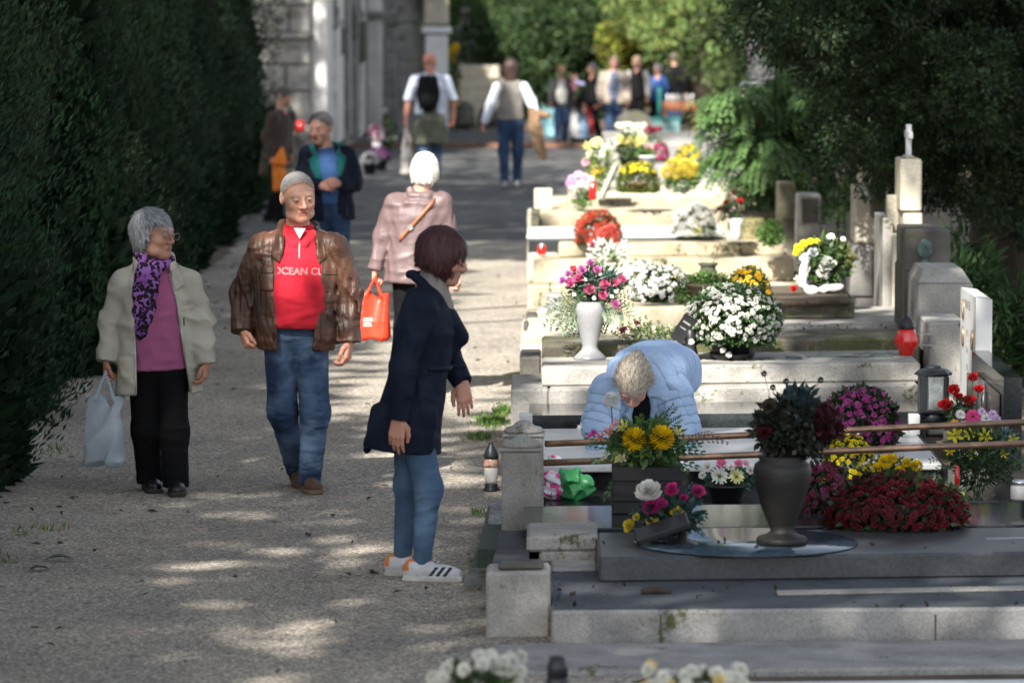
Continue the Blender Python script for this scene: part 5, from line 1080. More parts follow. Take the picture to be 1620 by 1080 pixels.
    for x, y, r_, c in ((1215, 640, 13, (.08, .07, .05)), (1262, 632, 12, (.04, .075, .085)), (1208, 682, 12, (.1, .015, .02)), (1290, 655, 13, (.09, .02, .035)), (1240, 662, 14, (.07, .065, .05)), (1275, 690, 12, (.07, .05, .05)), (1218, 705, 10, (.05, .06, .05)), (1302, 640, 9, (.09, .03, .04)), (1252, 705, 12, (.05, .05, .04)), (1305, 672, 9, (.06, .02, .03))): g.fl('rose', x, y, r_, c, -.08)
    for x, y in ((1208, 590), (1298, 600), (1243, 602), (1222, 612)): g.stems([(x, y)], (1240, 680), .0015, (.05, .05, .04), 'twig'); g.fl('pompom', x, y, 5, (.06, .05, .05))
    # 14 box with yellow pompoms
    g = Pl('black slatted wooden planter box standing on the polished slab', 'planter', 1025, 812, .246, 'planter_box')
    wd = pm('black_wood', (.018, .017, .018), (.010, .010, .011), rough=.6, ns=4, stretch=(.4, 3, 6), bump=.3)
    W_ = 114/g.s
    for y0, y1 in ((737, 760), (765, 792), (794, 812)):
        o = MB().box(g.p(1025, (y0+y1)/2, .07), (W_, .17, (y1-y0)/g.s), bev=.004); o.build('slat_course', wd, g.root)
    MB().box(g.p(1025, 780, .07), (W_-.02, .13, .19)).build('liner', BPOT, g.root)
    g = Pl('two big yellow pompoms with ivy, pink lilies and ferns filling the black planter box', 'flower arrangement', 1025, 740, .45, 'flower_arrangement', Y=20.12)
    g.fl('pompom', 1003, 691, 19, (.86, .60, .01), -.1, (-.1, -.9, .5), 'pompom'); g.fl('pompom', 1046, 689, 20, (.86, .58, .01), -.1, (.1, -.9, .5), 'pompom')
    for x, y, r_, c, k in ((950, 688, 10, (.8, .28, .25), 'lily'), (964, 680, 10, (.8, .32, .28), 'lily'), (973, 668, 9, (.75, .3, .3), 'lily'), (938, 681, 7, (.5, .08, .35), 'mum'), (932, 686, 5, (.5, .08, .35), 'mum'), (985, 672, 12, (.6, .62, .12), 'lily'), (1072, 680, 9, (.6, .6, .2), 'lily'), (958, 716, 9, (.6, .65, .5), 'lily'), (985, 722, 9, (.65, .68, .4), 'lily'), (918, 672, 6, WH, 'lily')): g.fl(k, x, y, r_, c, -.08)
    g.foliage('leaves', 900, (958, 1088, 665, 742), .05, .026, (.06, .13, .035), d=.14, up=.2); g.foliage('pale_leaves', 220, (970, 1060, 690, 735), .05, .03, (.22, .27, .10), d=.15)
    g.fronds('ivy', [(935, 700), (930, 690), (1105, 700), (1110, 715), (1100, 735), (940, 730), (965, 770), (955, 785), (1085, 740), (1062, 748)], (1020, 730), (.05, .13, .04), .03, .03, 8)
    g.fronds('fern_leaves', [(985, 660), (1010, 655), (1050, 650), (1065, 640), (1040, 658), (1075, 662)], (1025, 715), (.09, .17, .04), .012, .04, 14)
    g.fronds('reddish_sprig', [(1140, 692), (1150, 700), (1125, 686)], (1080, 705), (.16, .1, .09), .014, .02, 8)
    g = Pl('single white carnation on a stem above the yellow pompoms', 'flower', 967, 735, .45, 'carnation', Y=20.2); g.fl('pompom', 967, 632, 12.5, (.8, .8, .76), 0, (-.1, -.6, .9)); g.stems([(967, 640)], (975, 735), .003)
    # 15 low bouquet with wedge
    g = Pl('small bouquet of white, magenta and yellow roses on the nearest grave', 'bouquet', 1055, 852, .2505, 'mixed_bouquet')
    for x, y, r_, c in ((1026, 776, 21, (.82, .8, .76)), (1062, 771, 12, (.6, .04, .22)), (1103, 774, 12, (.55, .06, .22)), (1081, 784, 7, (.5, .04, .18)), (1030, 801, 15, (.5, .03, .2)), (1044, 795, 12, (.55, .05, .25)), (995, 829, 11, (.75, .58, .05)), (1032, 825, 12, (.78, .66, .15)), (1007, 815, 7, (.6, .55, .1)), (1070, 809, 12, (.75, .55, .04)), (1015, 770, 10, WH)): g.fl('rose', x, y, r_, c, -.06, name='rose')
    g.foliage('leaves', 420, (1005, 1110, 785, 848), .05, .025, (.025, .06, .045), d=.12); g.fronds('eucalyptus', [(1108, 790), (1115, 810), (1095, 765), (1110, 840)], (1065, 830), (.04, .09, .1), .024, .026, 6)
    g = Pl('black open-book memorial plaque tilted in front of the small bouquet', 'plaque', 1062, 862, .2505, 'memorial_plaque')
    MB().box(g.p(1047, 836, 0), (.25, .14, .03), ry=rad(-19), rx=rad(15), bev=.006).build('plate', BPOT, g.root); g.lathe('stand', [(26, 862), (24, 858), (8, 854), (8, 840)], BPOT, 1080)
    # 16 daisies
    g = Pl('black pot of white and pale yellow daisies behind the rails', 'potted daisies', 1150, 792, .122, 'potted_daisies')
    for x, y, r_, c in ((1137, 749, 15, WH), (1164, 750, 13, (.8, .8, .4)), (1118, 735, 10, WH), (1186, 740, 9, (.75, .72, .7)), (1140, 729, 9, (.7, .1, .3)), (1167, 729, 8, (.7, .12, .3)), (1155, 735, 8, WH), (1110, 748, 7, WH), (1178, 729, 7, (.75, .4, .5))): b = g.fl('daisy', x, y, r_, c, -.08); g.fl('pompom', x, y, r_*.22, (.6, .55, .1), -.09, (0, -1, .4), 'flower_centre')
    g.foliage('leaves', 260, (1112, 1190, 740, 775), .045, .022, (.05, .12, .07)); g.pot(1117, 1182, 765, 792, BPOT)
    # bottom edge
    g = Pl('blurred bunch of white chrysanthemums at the very bottom of the picture', 'bouquet', 750, 1130, .0, 'chrysanthemum_bunch', Y=13.4)
    for i in range(46): g.fl('mum', 750+g.r.uniform(-76, 76), 1062+g.r.uniform(-28, 40), 13, (.62, .62, .55), g.r.uniform(-.1, .1))
    g.foliage('leaves', 160, (680, 825, 1050, 1125), .06, .03, (.05, .08, .03)); g.stems([(730, 1070), (770, 1070)], (750, 1130))
    g = Pl('blurred white and cream flowers right of the black lantern top at the bottom edge', 'bouquet', 1100, 1150, .0, 'chrysanthemum_bunch', Y=13.4)
    for i in range(34): g.fl('mum', 1100+g.r.uniform(-85, 85), 1086+g.r.uniform(-22, 30)-12*math.cos((i % 9-4)/4), 13, (.7, .7, .62) if i % 4 else (.75, .6, .25), g.r.uniform(-.1, .1))
    g.foliage('leaves', 120, (1030, 1170, 1080, 1140), .06, .03, (.05, .08, .03)); g.stems([(1090, 1090)], (1100, 1150))
# ---------------------------------------------------------------- lanterns, bags, grass, leaves
def props():
    RG = pm('red_glass', (.62, .012, .01), (.5, .01, .008), rough=.18, ns=8, bump=0, spec=.7, coat=.3); SV = pm('silver_lid', (.6, .6, .6), rough=.25, metal=.9, bump=0); BM = pm('black_metal', (.02, .024, .028), rough=.4, bump=.05)
    CG = pm('candle_glass', (.66, .64, .6), (.55, .5, .46), rough=.15, ns=12, bump=0, coat=.4)
    g = Pl('red ribbed glass grave lamp with a black lid on the grey tomb corner', 'grave lamp', 1434, 562, .506, 'grave_lamp')
    o = g.lathe('glass', [(10, 562), (11, 560), (12, 553), (18, 545), (19, 538), (16, 528), (12, 520)], RG, n=32); o.data.update()
    for v in o.data.vertices:
        a = math.atan2(v.co.y, v.co.x); k = 1+.05*math.cos(a*10); v.co.x *= k; v.co.y *= k
    g.lathe('lid', [(12, 521), (13, 518), (12, 512), (9, 505), (5, 501), (2, 500), (1, 497)], BPOT)
    g = Pl('large dark grave lantern with a silver framed window below the grey monument', 'lantern', 1476, 668, .316, 'lantern')
    g.lathe('base', [(24, 668), (25, 664), (25, 655), (22, 653)], BM, n=4); 
    w_ = 23/g.s; h = 62/g.s
    MB().box(g.p(1476, 622, 0), (w_*2, w_*2, h), bev=.01).build('housing', BM, g.root); MB().box(g.p(1478, 620, -w_-.003), (.09, .008, .19), bev=.002).build('window_frame', SV, g.root); MB().box(g.p(1478, 620, -w_-.0085), (.075, .004, .172)).build('pane', pm('frosted_pane', (.35, .38, .37), (.12, .14, .14), rough=.2, ns=18, bump=0), g.root)
    MB().lathe([(w_*1.28, 0), (w_*1.32, .01), (w_*1.0, .03), (w_*.55, .038), (w_*.5, .05), (w_*.2, .055)], g.p(1476, 592, 0), 8).build('roof', BM, g.root)
    g = Pl('clear candle lantern with a pointed black lid standing on the gravel edge', 'lantern', 777, 776, 0., 'candle_lantern')
    g.lathe('base', [(13, 777), (13, 773), (10, 770), (11, 766), (9, 764)], BM); g.lathe('glass', [(9, 764), (10, 758), (12, 745), (12, 734), (10, 726), (9, 724)], CG); g.lathe('copper_tint', [(12.3, 738), (12.6, 733), (10.6, 725), (9.5, 723.5)], pm('copper_glass', (.35, .14, .08), (.55, .4, .32), rough=.2, ns=50, bump=0)); g.lathe('lid', [(12, 724), (12, 720), (9, 710), (5, 704), (4, 699), (1, 698)], BM)
    for lab, x, y0, y1, z, Y, w_ in (('small red candle glowing at the left end of the sunlit marble slab', 857, 384, 403, .43, None, 7), ('red glass candle lantern beside the pink chrysanthemum bunch', 938, 286, 316, .77, None, 6), ('red candle on the dark ledge of the mausoleum', 475, 190, 208, 0, 66.4, 8), ('short yellow candle beside the red one on the mausoleum ledge', 457, 195, 209, 0, 66.4, 6), ('thin red candle tube among the mixed bouquet stems', 1514, 735, 770, .12, 21.7, 4)):
        g = Pl(lab, 'candle', x, y1, z, 'grave_candle', Y=Y); m = RG if 'yellow' not in lab else pm('yellow_wax', (.6, .5, .2), rough=.4); g.lathe('glass', [(w_*.8, y1), (w_, y1-2), (w_, y0+5), (w_*.8, y0+4)], m); g.lathe('lid', [(w_*.85, y0+5), (w_*.8, y0+2), (w_*.4, y0)], SV if 'small' in lab else m)
    g = empty('stone_ledge', tuple(at(470, 225, Y=66.5)*1.0), 'dark stone ledge with candles in front of the mausoleum', 'ledge'); z = g.location.z+.17; g.location.z = 0
    MB().box((0, .0, z/2), (.9, .5, z), bev=.02).build('block', DARKST, g)
    g = Pl('small glass jar with a silver lid at the right edge', 'jar', 1612, 790, .246, 'glass_jar', Y=20.2); g.lathe('jar', [(12, 790), (14, 787), (14, 770), (11, 766)], CG); g.lathe('lid', [(12, 766), (12, 760), (10, 758)], SV)
    g = Pl('dark lantern top poking up at the bottom edge', 'lantern', 882, 1130, 0, 'lantern', Y=14.0); g.lathe('housing', [(18, 1130), (18, 1072), (15, 1068)], BM); g.lathe('lid', [(17, 1068), (17, 1050), (14, 1046), (13, 1036), (5, 1034)], BM)
    # wrapping paper and bag behind the post
    g = at(880, 790, z=.122); s_ = F/g.y; q = lambda x, y, d=0.: Vector(((x-880)/s_, d, (790-y)/s_))
    o = solid('wrapping_paper', DISP(U(.03, el(tuple(q(874, 768)), (.06, .05, .085)), el(tuple(q(876, 728, .02)), (.035, .03, .03))), wr(5, 45, .012)), (-.2, -.15, -.02), (.15, .15, .3), .007, pm('pink_wrap', (.72, .70, .76), (.62, .06, .26), rough=.4, ns=26, lo=.52, hi=.56, bump=.2, bs=30), None); o.location = g; tag(o, 'crumpled white and pink flower wrapping next to the copper rail post', 'wrapping')
    o = solid('plastic_bag', DISP(U(.04, rc(tuple(q(905, 775, .02)), tuple(q(925, 770, .02)), .075, .055), rc(tuple(q(900, 758, 0)), tuple(q(888, 742, 0)), .05, .015), rc(tuple(q(915, 765, 0)), tuple(q(912, 740, 0)), .03, .008)), wr(8, 32, .014)), (-.1, -.2, -.05), (.35, .2, .32), .007, pm('green_plastic', (.05, .30, .10), (.035, .22, .07), rough=.35, tl=.2, bump=.1), None); o.location = g; tag(o, 'shiny green plastic bag lying on the dark slab beside the pink wrapping', 'bag')
    o = MB().box((0, 0, .04), (.16, .12, .08), bev=.02).box((0, 0, .1), (.14, .1, .035), bev=.012).build('stone_block', WHITE, None); o.location = at(952, 757, z=.122)+Vector((0, 0, .0)); tag(o, 'small pale stone block behind the planter box', 'stone')
    # far props
    g = empty('water_post', tuple(at(1043, 214, z=.0)*1.), 'thin turquoise post standing at the far crossing', 'post'); s_ = F/g.location.y
    TQ = pm('turquoise_paint', (.04, .26, .24), rough=.5); MB().lathe([(.045, 0), (.04, 0.75), (.05, .77), (.05, .88), (.02, .92)], (0, 0, 0), 12).build('post', TQ, g, True)
    g = empty('metal_bin', tuple(at(1052, 236, z=0.)*1.), 'pale turquoise metal box beside the thin turquoise post', 'bin'); MB().box((0, 0, .25), (.5, .4, .5), bev=.02).build('body', pm('pale_turquoise_paint', (.22, .40, .40), rough=.5), g); MB().box((0, 0, .52), (.54, .44, .04), bev=.01).build('rim', TQ, g)
    g = empty('candle_rack', tuple(at(1075, 222, z=0.)*1.), 'orange brown wooden rack holding white candles', 'rack'); OR_ = pm('orange_wood', (.35, .13, .06), rough=.8)
    MB().box((0, 0, .62), (.6, .3, .14), bev=.01).build('shelf', OR_, g)
    for x in (-.27, .27): MB().box((x, 0, .28), (.05, .25, .55)).build('leg', OR_, g)
    for i in range(6): MB().lathe([(.025, .69), (.025, .82), (.01, .84)], (-.22+i*.09, 0, 0), 10).build('candle', WPOT, g, True)
    # grass and weeds at the path edge
    r = np.random.RandomState(5); VV = []
    for (px, py, rx, ry, n) in ((778, 668, 26, 9, 500), (795, 652, 12, 8, 260), (760, 694, 22, 5, 200), (752, 930, 12, 4, 16), (748, 900, 8, 12, 26), (85, 838, 26, 5, 22), (40, 845, 20, 5, 18), (10, 890, 12, 4, 14), (90, 715, 30, 8, 30), (760, 815, 20, 6, 40)):
        for _ in range(n):
            p = at(px+r.normal()*rx*.5, py+r.normal()*ry*.5, z=0); VV.append((p.x, p.y, 0))
    P = np.array(VV); v, q, c = leaves(P, np.tile((0, 0, 1.), (len(P), 1)), .042, .009, 3, up=.6, spread=.7, col=(.11, .19, .04)); tag(meshobj('grass', v, q, LEAF2, None, False, c), 'tufts of grass growing along the path edge', 'grass', kind='stuff')
    n = 420; X = r.uniform(-3.3, -.2, n); Yv = 14+r.uniform(0, 1, n)**1.2*30; X = np.where(r.rand(n) < .45, -3.3+np.abs(r.normal(size=n))*.5, X); P = np.stack([X, Yv, np.full(n, .004)], 1)
    v, q, c = leaves(P, np.tile((0, 0, .05), (n, 1)), .055, .03, 8, spread=.6, col=(.06, .045, .03), cvar=.6); v[:, 2] = np.clip(v[:, 2], .003, .02); tag(meshobj('leaf_litter', v, q, LEAF2, None, False, c), 'small dry leaves and twigs scattered over the gravel', 'leaf litter', kind='stuff')
    for lab, px, py, L_, col, sp in (('curled grey-green leaf lying on the gravel at the lower left', 93, 888, .15, (.10, .12, .11), 1), ('small dark brown leaf beside the curled grey-green one', 62, 903, .11, (.035, .04, .03), 1), ('tiny red petal on the gravel near the sneakers', 722, 783, .05, (.4, .02, .03), 1), ('red berry-coloured petal right of the man in leather jacket', 432, 805, .04, (.45, .03, .04), 1)):
        p = at(px, py, z=0); V = []; n_ = 6
        for i in range(n_+1):
            t = i/n_; w_ = math.sin(math.pi*min(max(t, .03), .97))*L_*.22
            for k in (-1, 0, 1): V.append(((t-.5)*L_, k*w_, .006+abs(k)*.35*w_+.03*L_*math.sin(t*3.1)*4))
        o = meshobj('fallen_leaf', V, [(i*3+k, i*3+k+1, i*3+k+4, i*3+k+3) for i in range(n_) for k in (0, 1)], pm('fallen_leaf_%d' % px, col, rough=.6, bump=0), None, True, loc=tuple(p)); tag(o, lab, 'leaf'); o.rotation_euler = (0, 0, .2 if px > 80 else .6)
    # twigs and a dark leaf lying on the nearest grave, brown debris
    r2 = random.Random(5); b = MB()
    g = at(1040, 940, z=.137); o = MB().tube([(-.07, 0, .012), (-.02, 0, .02), (.06, .02, .008)], [.012, .018, .01], 6).build('fallen_cone', BARK, None, True); o.location = g; tag(o, 'dark cone-like twig lying on the nearest grave plinth', 'twig')
    P = np.array([tuple(at(r2.uniform(880, 1620), r2.uniform(925, 962), z=.137)) for _ in range(60)]+[tuple(at(r2.uniform(950, 1620), r2.uniform(845, 875), z=.252)) for _ in range(22)]+[tuple(at(r2.uniform(1180, 1450), r2.uniform(512, 526), z=.501)) for _ in range(60)]+[tuple(at(r2.uniform(850, 1240), r2.uniform(398, 411), z=.411)) for _ in range(50)])
    v, q, c = leaves(P, np.tile((0, 0, .1), (len(P), 1)), .03, .018, 8, spread=.5, col=(.03, .022, .015), cvar=.5); v[:, 2] = np.maximum(v[:, 2], np.repeat(P[:, 2], 4)); tag(meshobj('dry_needles', v, q, LEAF2, None, False, c), 'dry needles and bits fallen on the tomb tops', 'leaf litter', kind='stuff')
# ---------------------------------------------------------------- people
SKIN = pm('skin', (1, 1, 1), (.93, .9, .9), rough=.5, ns=60, bump=.12, bs=220, spec=.35, attr=True, sss=.12, fine=.05, fs=300)
HAIRM = pm('hair', (1, 1, 1), (.7, .7, .7), rough=.5, ns=40, bump=.3, bs=120, spec=.5, attr=True, stretch=(5, 5, .6), fine=.25, fs=90)
EYEM = pm('eyeball', (1, 1, 1), (.95, .95, .95), rough=.15, attr=True, bump=0, fine=0)
def cloth(key, c, v=.8, **k):
    if key in _M: return _M[key]
    d = dict(rough=.85, ns=9, bump=.25, bs=160, spec=.2, sheen=.1, fine=.08, fs=400, wrk=.5); d.update(k)
    return pm(key, c, tuple(x*v for x in c), **d)
JEAN = pm('denim', (.04, .075, .145), (.02, .04, .085), rough=.9, ns=7, bump=.3, bs=300, spec=.15, fine=.3, fs=500, lo=.35, hi=.62, wrk=.6)
JEAN2 = pm('light_denim', (.08, .135, .21), (.045, .085, .15), rough=.9, ns=6, bump=.3, bs=300, spec=.15, fine=.2, fs=500, wrk=.6)
NAVY = cloth('navy_cloth', (.007, .011, .026), .7, rough=.75, sheen=0, spec=.15)
BLACKC = cloth('black_cloth', (.007, .007, .008), .7, sheen=0, spec=.12)
SOLE = pm('shoe_sole', (.55, .54, .5), (.4, .39, .36), rough=.8)
DSOLE = pm('dark_sole', (.03, .025, .02), rough=.8)

class Fig:
    def __init__(s, fx, fy, sc_, label, hi=True, h=.008, gz=0.):
        s.fx, s.fy, s.s, s.hi, s.h = fx, fy, sc_, hi, h
        p = at(fx, fy, z=gz); s.y0 = p.y; s.s = F/p.y
        s.root = empty('person', (p.x, p.y, gz), label, 'person')
        s.J = {}
    def j(s, **k):
        for n, v in k.items(): s.J[n] = np.array(((v[0]-s.fx)/s.s, v[2] if len(v) > 2 else 0., (s.fy-v[1])/s.s))
    def torso(s, yaw, roll=0):
        J = s.J; z = unit(J['neck']-J['pel']); lat = np.array((math.cos(rad(yaw)), math.sin(rad(yaw)), 0))
        lat = unit(lat-z*np.dot(lat, z)); y = np.cross(z, lat)
        s.R = np.stack([lat, y, z], 1); s.yaw = yaw; s.L = float(np.linalg.norm(J['neck']-J['pel']))
    def tl(s, f): return XF(f, s.R, s.J['pel'])
    def tp(s, x, y, z): return s.J['pel']+s.R@np.array((x, y, z))
    def box(s, names, pad):
        P = np.array([s.J[n] if isinstance(n, str) else n for n in names]); return P.min(0)-pad, P.max(0)+pad
    def head(s, yaw, pitch=0, roll=0, skin=(.52, .30, .21), browc=(.2, .17, .15), hs=1., old=0, fem=False, stub=0, detail=True):
        R = head_axes(yaw, pitch, roll); s.HR = R*1.0; s.skin = skin; s.hs = hs; c = s.J['head']; s.hc = c
        inv = lambda P: ((P-c)@R)/hs
        hf0 = head_f(old, fem) if detail else U(.03, el((0, .012, .03), (.075, .095, .086)), el((0, -.03, -.035), (.058, .064, .08)), rc((0, -.09, .01), (0, -.11, -.025), .008, .012), el((.076, .01, 0), (.01, .02, .03)), el((-.076, .01, 0), (.01, .02, .03)))
        s.hf = lambda P: hf0(((P-c)@R)/hs)*hs
        nb = s.J['neck']; top = c+R@np.array((0, .025, -.05))*hs
        neck = rc(tuple(nb-np.array((0, 0, .03))), tuple(top), .058*hs, .054*hs)
        hh = .0042 if s.hi else max(s.h*.7, .008)
        f = U(.02, s.hf, neck)
        core = U(.03, s.tl(loft([(-.08, 0, 0, .13, .09), (.1, 0, 0, .11, .08), (s.L*.55, 0, 0, .12, .085), (s.L*.85, 0, 0, .11, .07), (s.L, 0, 0, .05, .05)])), neck)
        for a in 'ab': core = U(.02, core, rc(tuple(s.J['hip'+a]), tuple(s.J['kn'+a]), .06, .045), rc(tuple(s.J['kn'+a]), tuple(s.J['an'+a]), .045, .035), rc(tuple(s.J['sh'+a]), tuple(s.J['el'+a]), .04, .035), rc(tuple(s.J['el'+a]), tuple(s.J['wr'+a]), .035, .027))
        lo, hi = s.box(['pel', 'neck', 'hipa', 'hipb', 'kna', 'knb', 'ana', 'anb', 'sha', 'shb', 'ela', 'elb', 'wra', 'wrb'], .12)
        parts = [(f, c-.17*hs, c+.17*hs, hh), (core, lo, hi, .016)]
        for hd in s.J.get('hands', []): parts.append((hd[0], hd[1], hd[2], .0033 if s.hi else max(s.h*.6, .007)))
        sk = np.array(skin)
        def cols(P):
            q = ((P-c)@R)/hs; cc = np.ones((len(P), 3))*sk
            m = np.linalg.norm(q, axis=1) < .16; cc[m] = head_cols(q[m], sk, browc, stub, lined=old)
            cc[~m] *= np.array((1., .88, .86)); return cc
        s.body = solid('body', parts, None, None, None, SKIN, s.root, cols)
        s.body.name = 'body'
        if detail:
            for sx in (1, -1):
                v, q = nets(el((.031*sx, -.083, .004), (.0135, .0125, .0115)), (.031*sx-.015, -.1, -.01), (.031*sx+.015, -.065, .02), .0022)
                meshobj('eye', (v*hs)@R.T+c, q, EYEM, s.body, True, eye_cols(v))
    def hair(s, col, style, h=None, stre=.003, seed=1, strands=(1500, .045), flow=None):
        hs = s.hs; R = s.HR; c = s.hc; L_short = strands[1] < .015
        r = np.random.RandomState(seed)
        def g(P):
            d = style(P); ang = np.arctan2(P[:, 1]-.01, P[:, 0]); ph = 6*P[:, 2]/.1
            return d-stre*(np.abs(np.sin(ang*19+np.sin(P[:, 2]*40+ang*3)*1.3))-.5)-stre*.8*np.sin(ang*7+P[:, 2]*25)
        v, q = nets(g, (-.15, -.16, -.22), (.15, .17, .17), h or (.0042 if s.hi else .009))
        cc = np.ones((len(v), 3))*np.array(col)
        n = np.sin(np.arctan2(v[:, 1], v[:, 0])*31+np.sin(v[:, 2]*60))*.12+r.normal(size=len(v))*.05; cc = np.clip(cc*(1+n[:, None]), 0, 1)
        if L_short: w_ = np.clip((v[:, 1]+v[:, 2]*.8+.004)/.035, 0, 1)[:, None]; cc = cc*w_+np.array(s.skin)*(1-w_)
        if s.hi:
            n = strands[0]; L_ = strands[1]; e = v[q]; fn = np.cross(e[:, 1]-e[:, 0], e[:, 3]-e[:, 0]); fn /= np.linalg.norm(fn, axis=1)[:, None]+1e-9; cen = e.mean(1)
            ok = np.linalg.norm(cen-np.array((0, .01, .02)), axis=1) > .075; ix = np.nonzero(ok)[0]; ix = ix[r.randint(0, len(ix), n)]; P0 = cen[ix]; N0 = fn[ix]
            if (N0*(P0-np.array((0, .01, .02)))).sum() < 0: N0 = -N0
            fl = flow if flow is not None else (0, .1, -1); T = np.array(fl)+.3*(P0-np.array((0, .03, .12)))/.1+r.normal(size=(n, 3))*.18
            T -= N0*(T*N0).sum(1)[:, None]; T /= np.linalg.norm(T, axis=1)[:, None]+1e-9; B_ = np.cross(T, N0); W_ = .0016 if L_ > .02 else .0008; out = r.uniform(.001, .0045, (n, 1)); ln = L_*r.uniform(.5, 1.3, (n, 1))
            A0 = P0+N0*.001; A1 = P0+T*ln*.5+N0*out; A2 = P0+T*ln+N0*(out*.8-ln*ln*2.2)
            SV = np.stack([A0-B_*W_, A0+B_*W_, A1+B_*W_, A1-B_*W_, A2], 1).reshape(-1, 3); k0 = len(v); b5 = k0+5*np.arange(n)
            SQ = np.concatenate([np.stack([b5, b5+1, b5+2, b5+3], 1), np.stack([b5+3, b5+2, b5+4, b5+4], 1)])
            tn = np.clip((np.array(col) if not L_short else cc[q[ix, 0]])*(r.uniform(.45, 1.6, (n, 1)) if L_ > .02 else r.uniform(.75, 1.25, (n, 1))), 0, 1); v = np.concatenate([v, SV]); q = np.concatenate([q, SQ[:n]]); cc = np.concatenate([cc, np.repeat(tn, 5, 0)])
            tri = SQ[n:][:, :3]; q = np.concatenate([q, np.stack([tri[:, 0], tri[:, 1], tri[:, 2], tri[:, 2]], 1)]) if False else q
        return meshobj('hair', (v*hs)@R.T+c, q, HAIRM, s.root, True, cc)
    def legs(s, mat, r=(.1, .075, .06), cuff=.035, name='trousers', seat=(.155, .12, .13), fold=.004, fsd=3, waist=.12, cut=True, k=.02, smat=None):
        J = s.J; fs = []
        for a in 'ab':
            fs.append(U(.05, rc(tuple(J['hip'+a]), tuple(J['kn'+a]), r[0], r[1]), rc(tuple(J['kn'+a]), tuple(J['an'+a]-np.array((0, 0, cuff))), r[1], r[2])))
        f = U(k, fs[0], fs[1]); p = J['pel']; f = U(.05, f, s.tl(el((0, 0, .0), seat)))
        m = near([J['kna'], J['knb'], J['ana'], J['anb']], .10)
        f = DISP(f, wr(fsd, 34, fold, (1, 1, 2.2)), lambda P: .35+m(P))
        lo, hi = s.box(['pel', 'hipa', 'hipb', 'kna', 'knb', 'ana', 'anb'], .17)
        if cut: f = INT(.004, f, half((0, 0, -1), -min(.035, J['ana'][2]+.0, J['anb'][2])))
        return solid(name, f, lo, hi, s.h, mat, s.root)
    def arms(s, r=(.072, .06, .047), k=.06, wrist_cut=.01):
        J = s.J; out = []
        for a in 'ab':
            sh, e, wr_ = J['sh'+a], J['el'+a], J['wr'+a]
            f = U(.03, rc(tuple(sh), tuple(e), r[0], r[1]), rc(tuple(e), tuple(wr_), r[1], r[2]))
            d = unit(wr_-e); f = INT(.004, f, half(tuple(d), float(np.dot(d, wr_)+wrist_cut))); out.append(f)
        return out
    def top(s, name, mat, secs, arms=None, hem=None, opening=None, fold=.005, fsd=1, k=.05, extra=(), cut=(), fq=24, stretch=(1.6, 1.6, .7), h=None, sh_r=.075, colf=None, matf=None, quilt=0, post=None):
        J = s.J; f = s.tl(loft(secs)); nk = J['neck']
        if arms:
            for a in 'ab':
                f = U(.03, f, rc(tuple(nk*.8+J['sh'+a]*.2+np.array((0, 0, -.01))), tuple(J['sh'+a]+np.array((0, 0, .012))), sh_r*.72, sh_r*.95))
            for g in arms: f = U(k*.6, f, g)
        for g in extra: f = U(.015, f, g)
        m = near([J['ela'], J['elb']], .16)
        wf = wr(fsd, fq, fold, stretch)
        base = f
        f = (lambda P: base(P)+wf(P)*(.55+.9*m(P))) if not quilt else (lambda P: base(P)+wf(P)*.5-quilt[0]*(np.sqrt(np.abs(np.sin(np.pi*((P-J['pel'])@s.R[:, 2])/quilt[1])))-.5))
        R, p = s.R, J['pel']
        if opening:          # list of (z, xl, xr) in torso frame
            zs = [o[0] for o in opening]; xl = [o[1] for o in opening]; xr = [o[2] for o in opening]
            def of(P):
                q = (P-p)@R; a = np.interp(q[:, 2], zs, xl); b = np.interp(q[:, 2], zs, xr)
                return np.maximum(np.maximum(a-q[:, 0], q[:, 0]-b), q[:, 1]+.01)
            f = SUB(.006, f, lambda P: of(P.astype(np.float32)))
        for g in cut: f = SUB(.006, f, g)
        if post: f = post(f)
        zz = [x[0] for x in secs]
        pts = [s.tp(0, 0, min(zz)), s.tp(0, 0, max(zz))]+([J['sha'], J['shb'], J['ela'], J['elb'], J['wra'], J['wrb']] if arms else [])
        mx = max(max(x[3], x[4])+abs(x[1])+abs(x[2]) for x in secs)
        P = np.array(pts); lo, hi = P.min(0)-.1, P.max(0)+.1
        Q = np.array(pts[:2]); lo = np.minimum(lo, Q.min(0)-np.array((mx, mx, mx if abs(s.R[2, 2]) < .8 else .04))-.03); hi = np.maximum(hi, Q.max(0)+np.array((mx, mx, mx if abs(s.R[2, 2]) < .8 else .04))+.03)
        s.last = f
        return solid(name, f, lo, hi, h or s.h, mat, s.root, colf, matf=matf)
    def shoe(s, an, yaw, mat, sole=SOLE, L=.27, W=.05, toe=.035, hgt=.085, pitch=0, matf=None, name='shoe', lift=0.):
        a = s.J[an] if isinstance(an, str) else an
        Rm = np.array(Matrix.Rotation(rad(yaw), 3, 'Z') @ Matrix.Rotation(rad(pitch), 3, 'X'))
        # local: toe towards -Y, origin under the ankle on the ground
        org = np.array((a[0], a[1], lift))
        up = U(.03, el((0, .03, .05), (W*.78, .06, .05)), el((0, -L*.45, toe), (W*.95, L*.27, toe)), rc((0, .03, .06), (0, -.01, hgt), .04, .035), rc((0, -.02, .05), (0, -L*.4, .035), .036, .034))
        so = INT(.006, loft_sole(L, W), half((0, 0, 1), .024), half((0, 0, -1), 0.))
        f = U(.006, INT(.004, up, half((0, 0, -1), -.012)), so)
        v, q = nets(f, (-W-.02, -L*.8, -.01), (W+.02, .12, hgt+.06), .004 if s.hi else s.h)
        cen = v[q].mean(1)
        mi = np.where(cen[:, 2] < .024, 1, 0); mats = [mat, sole]
        if matf: mats, mi = matf(cen, mats, mi)
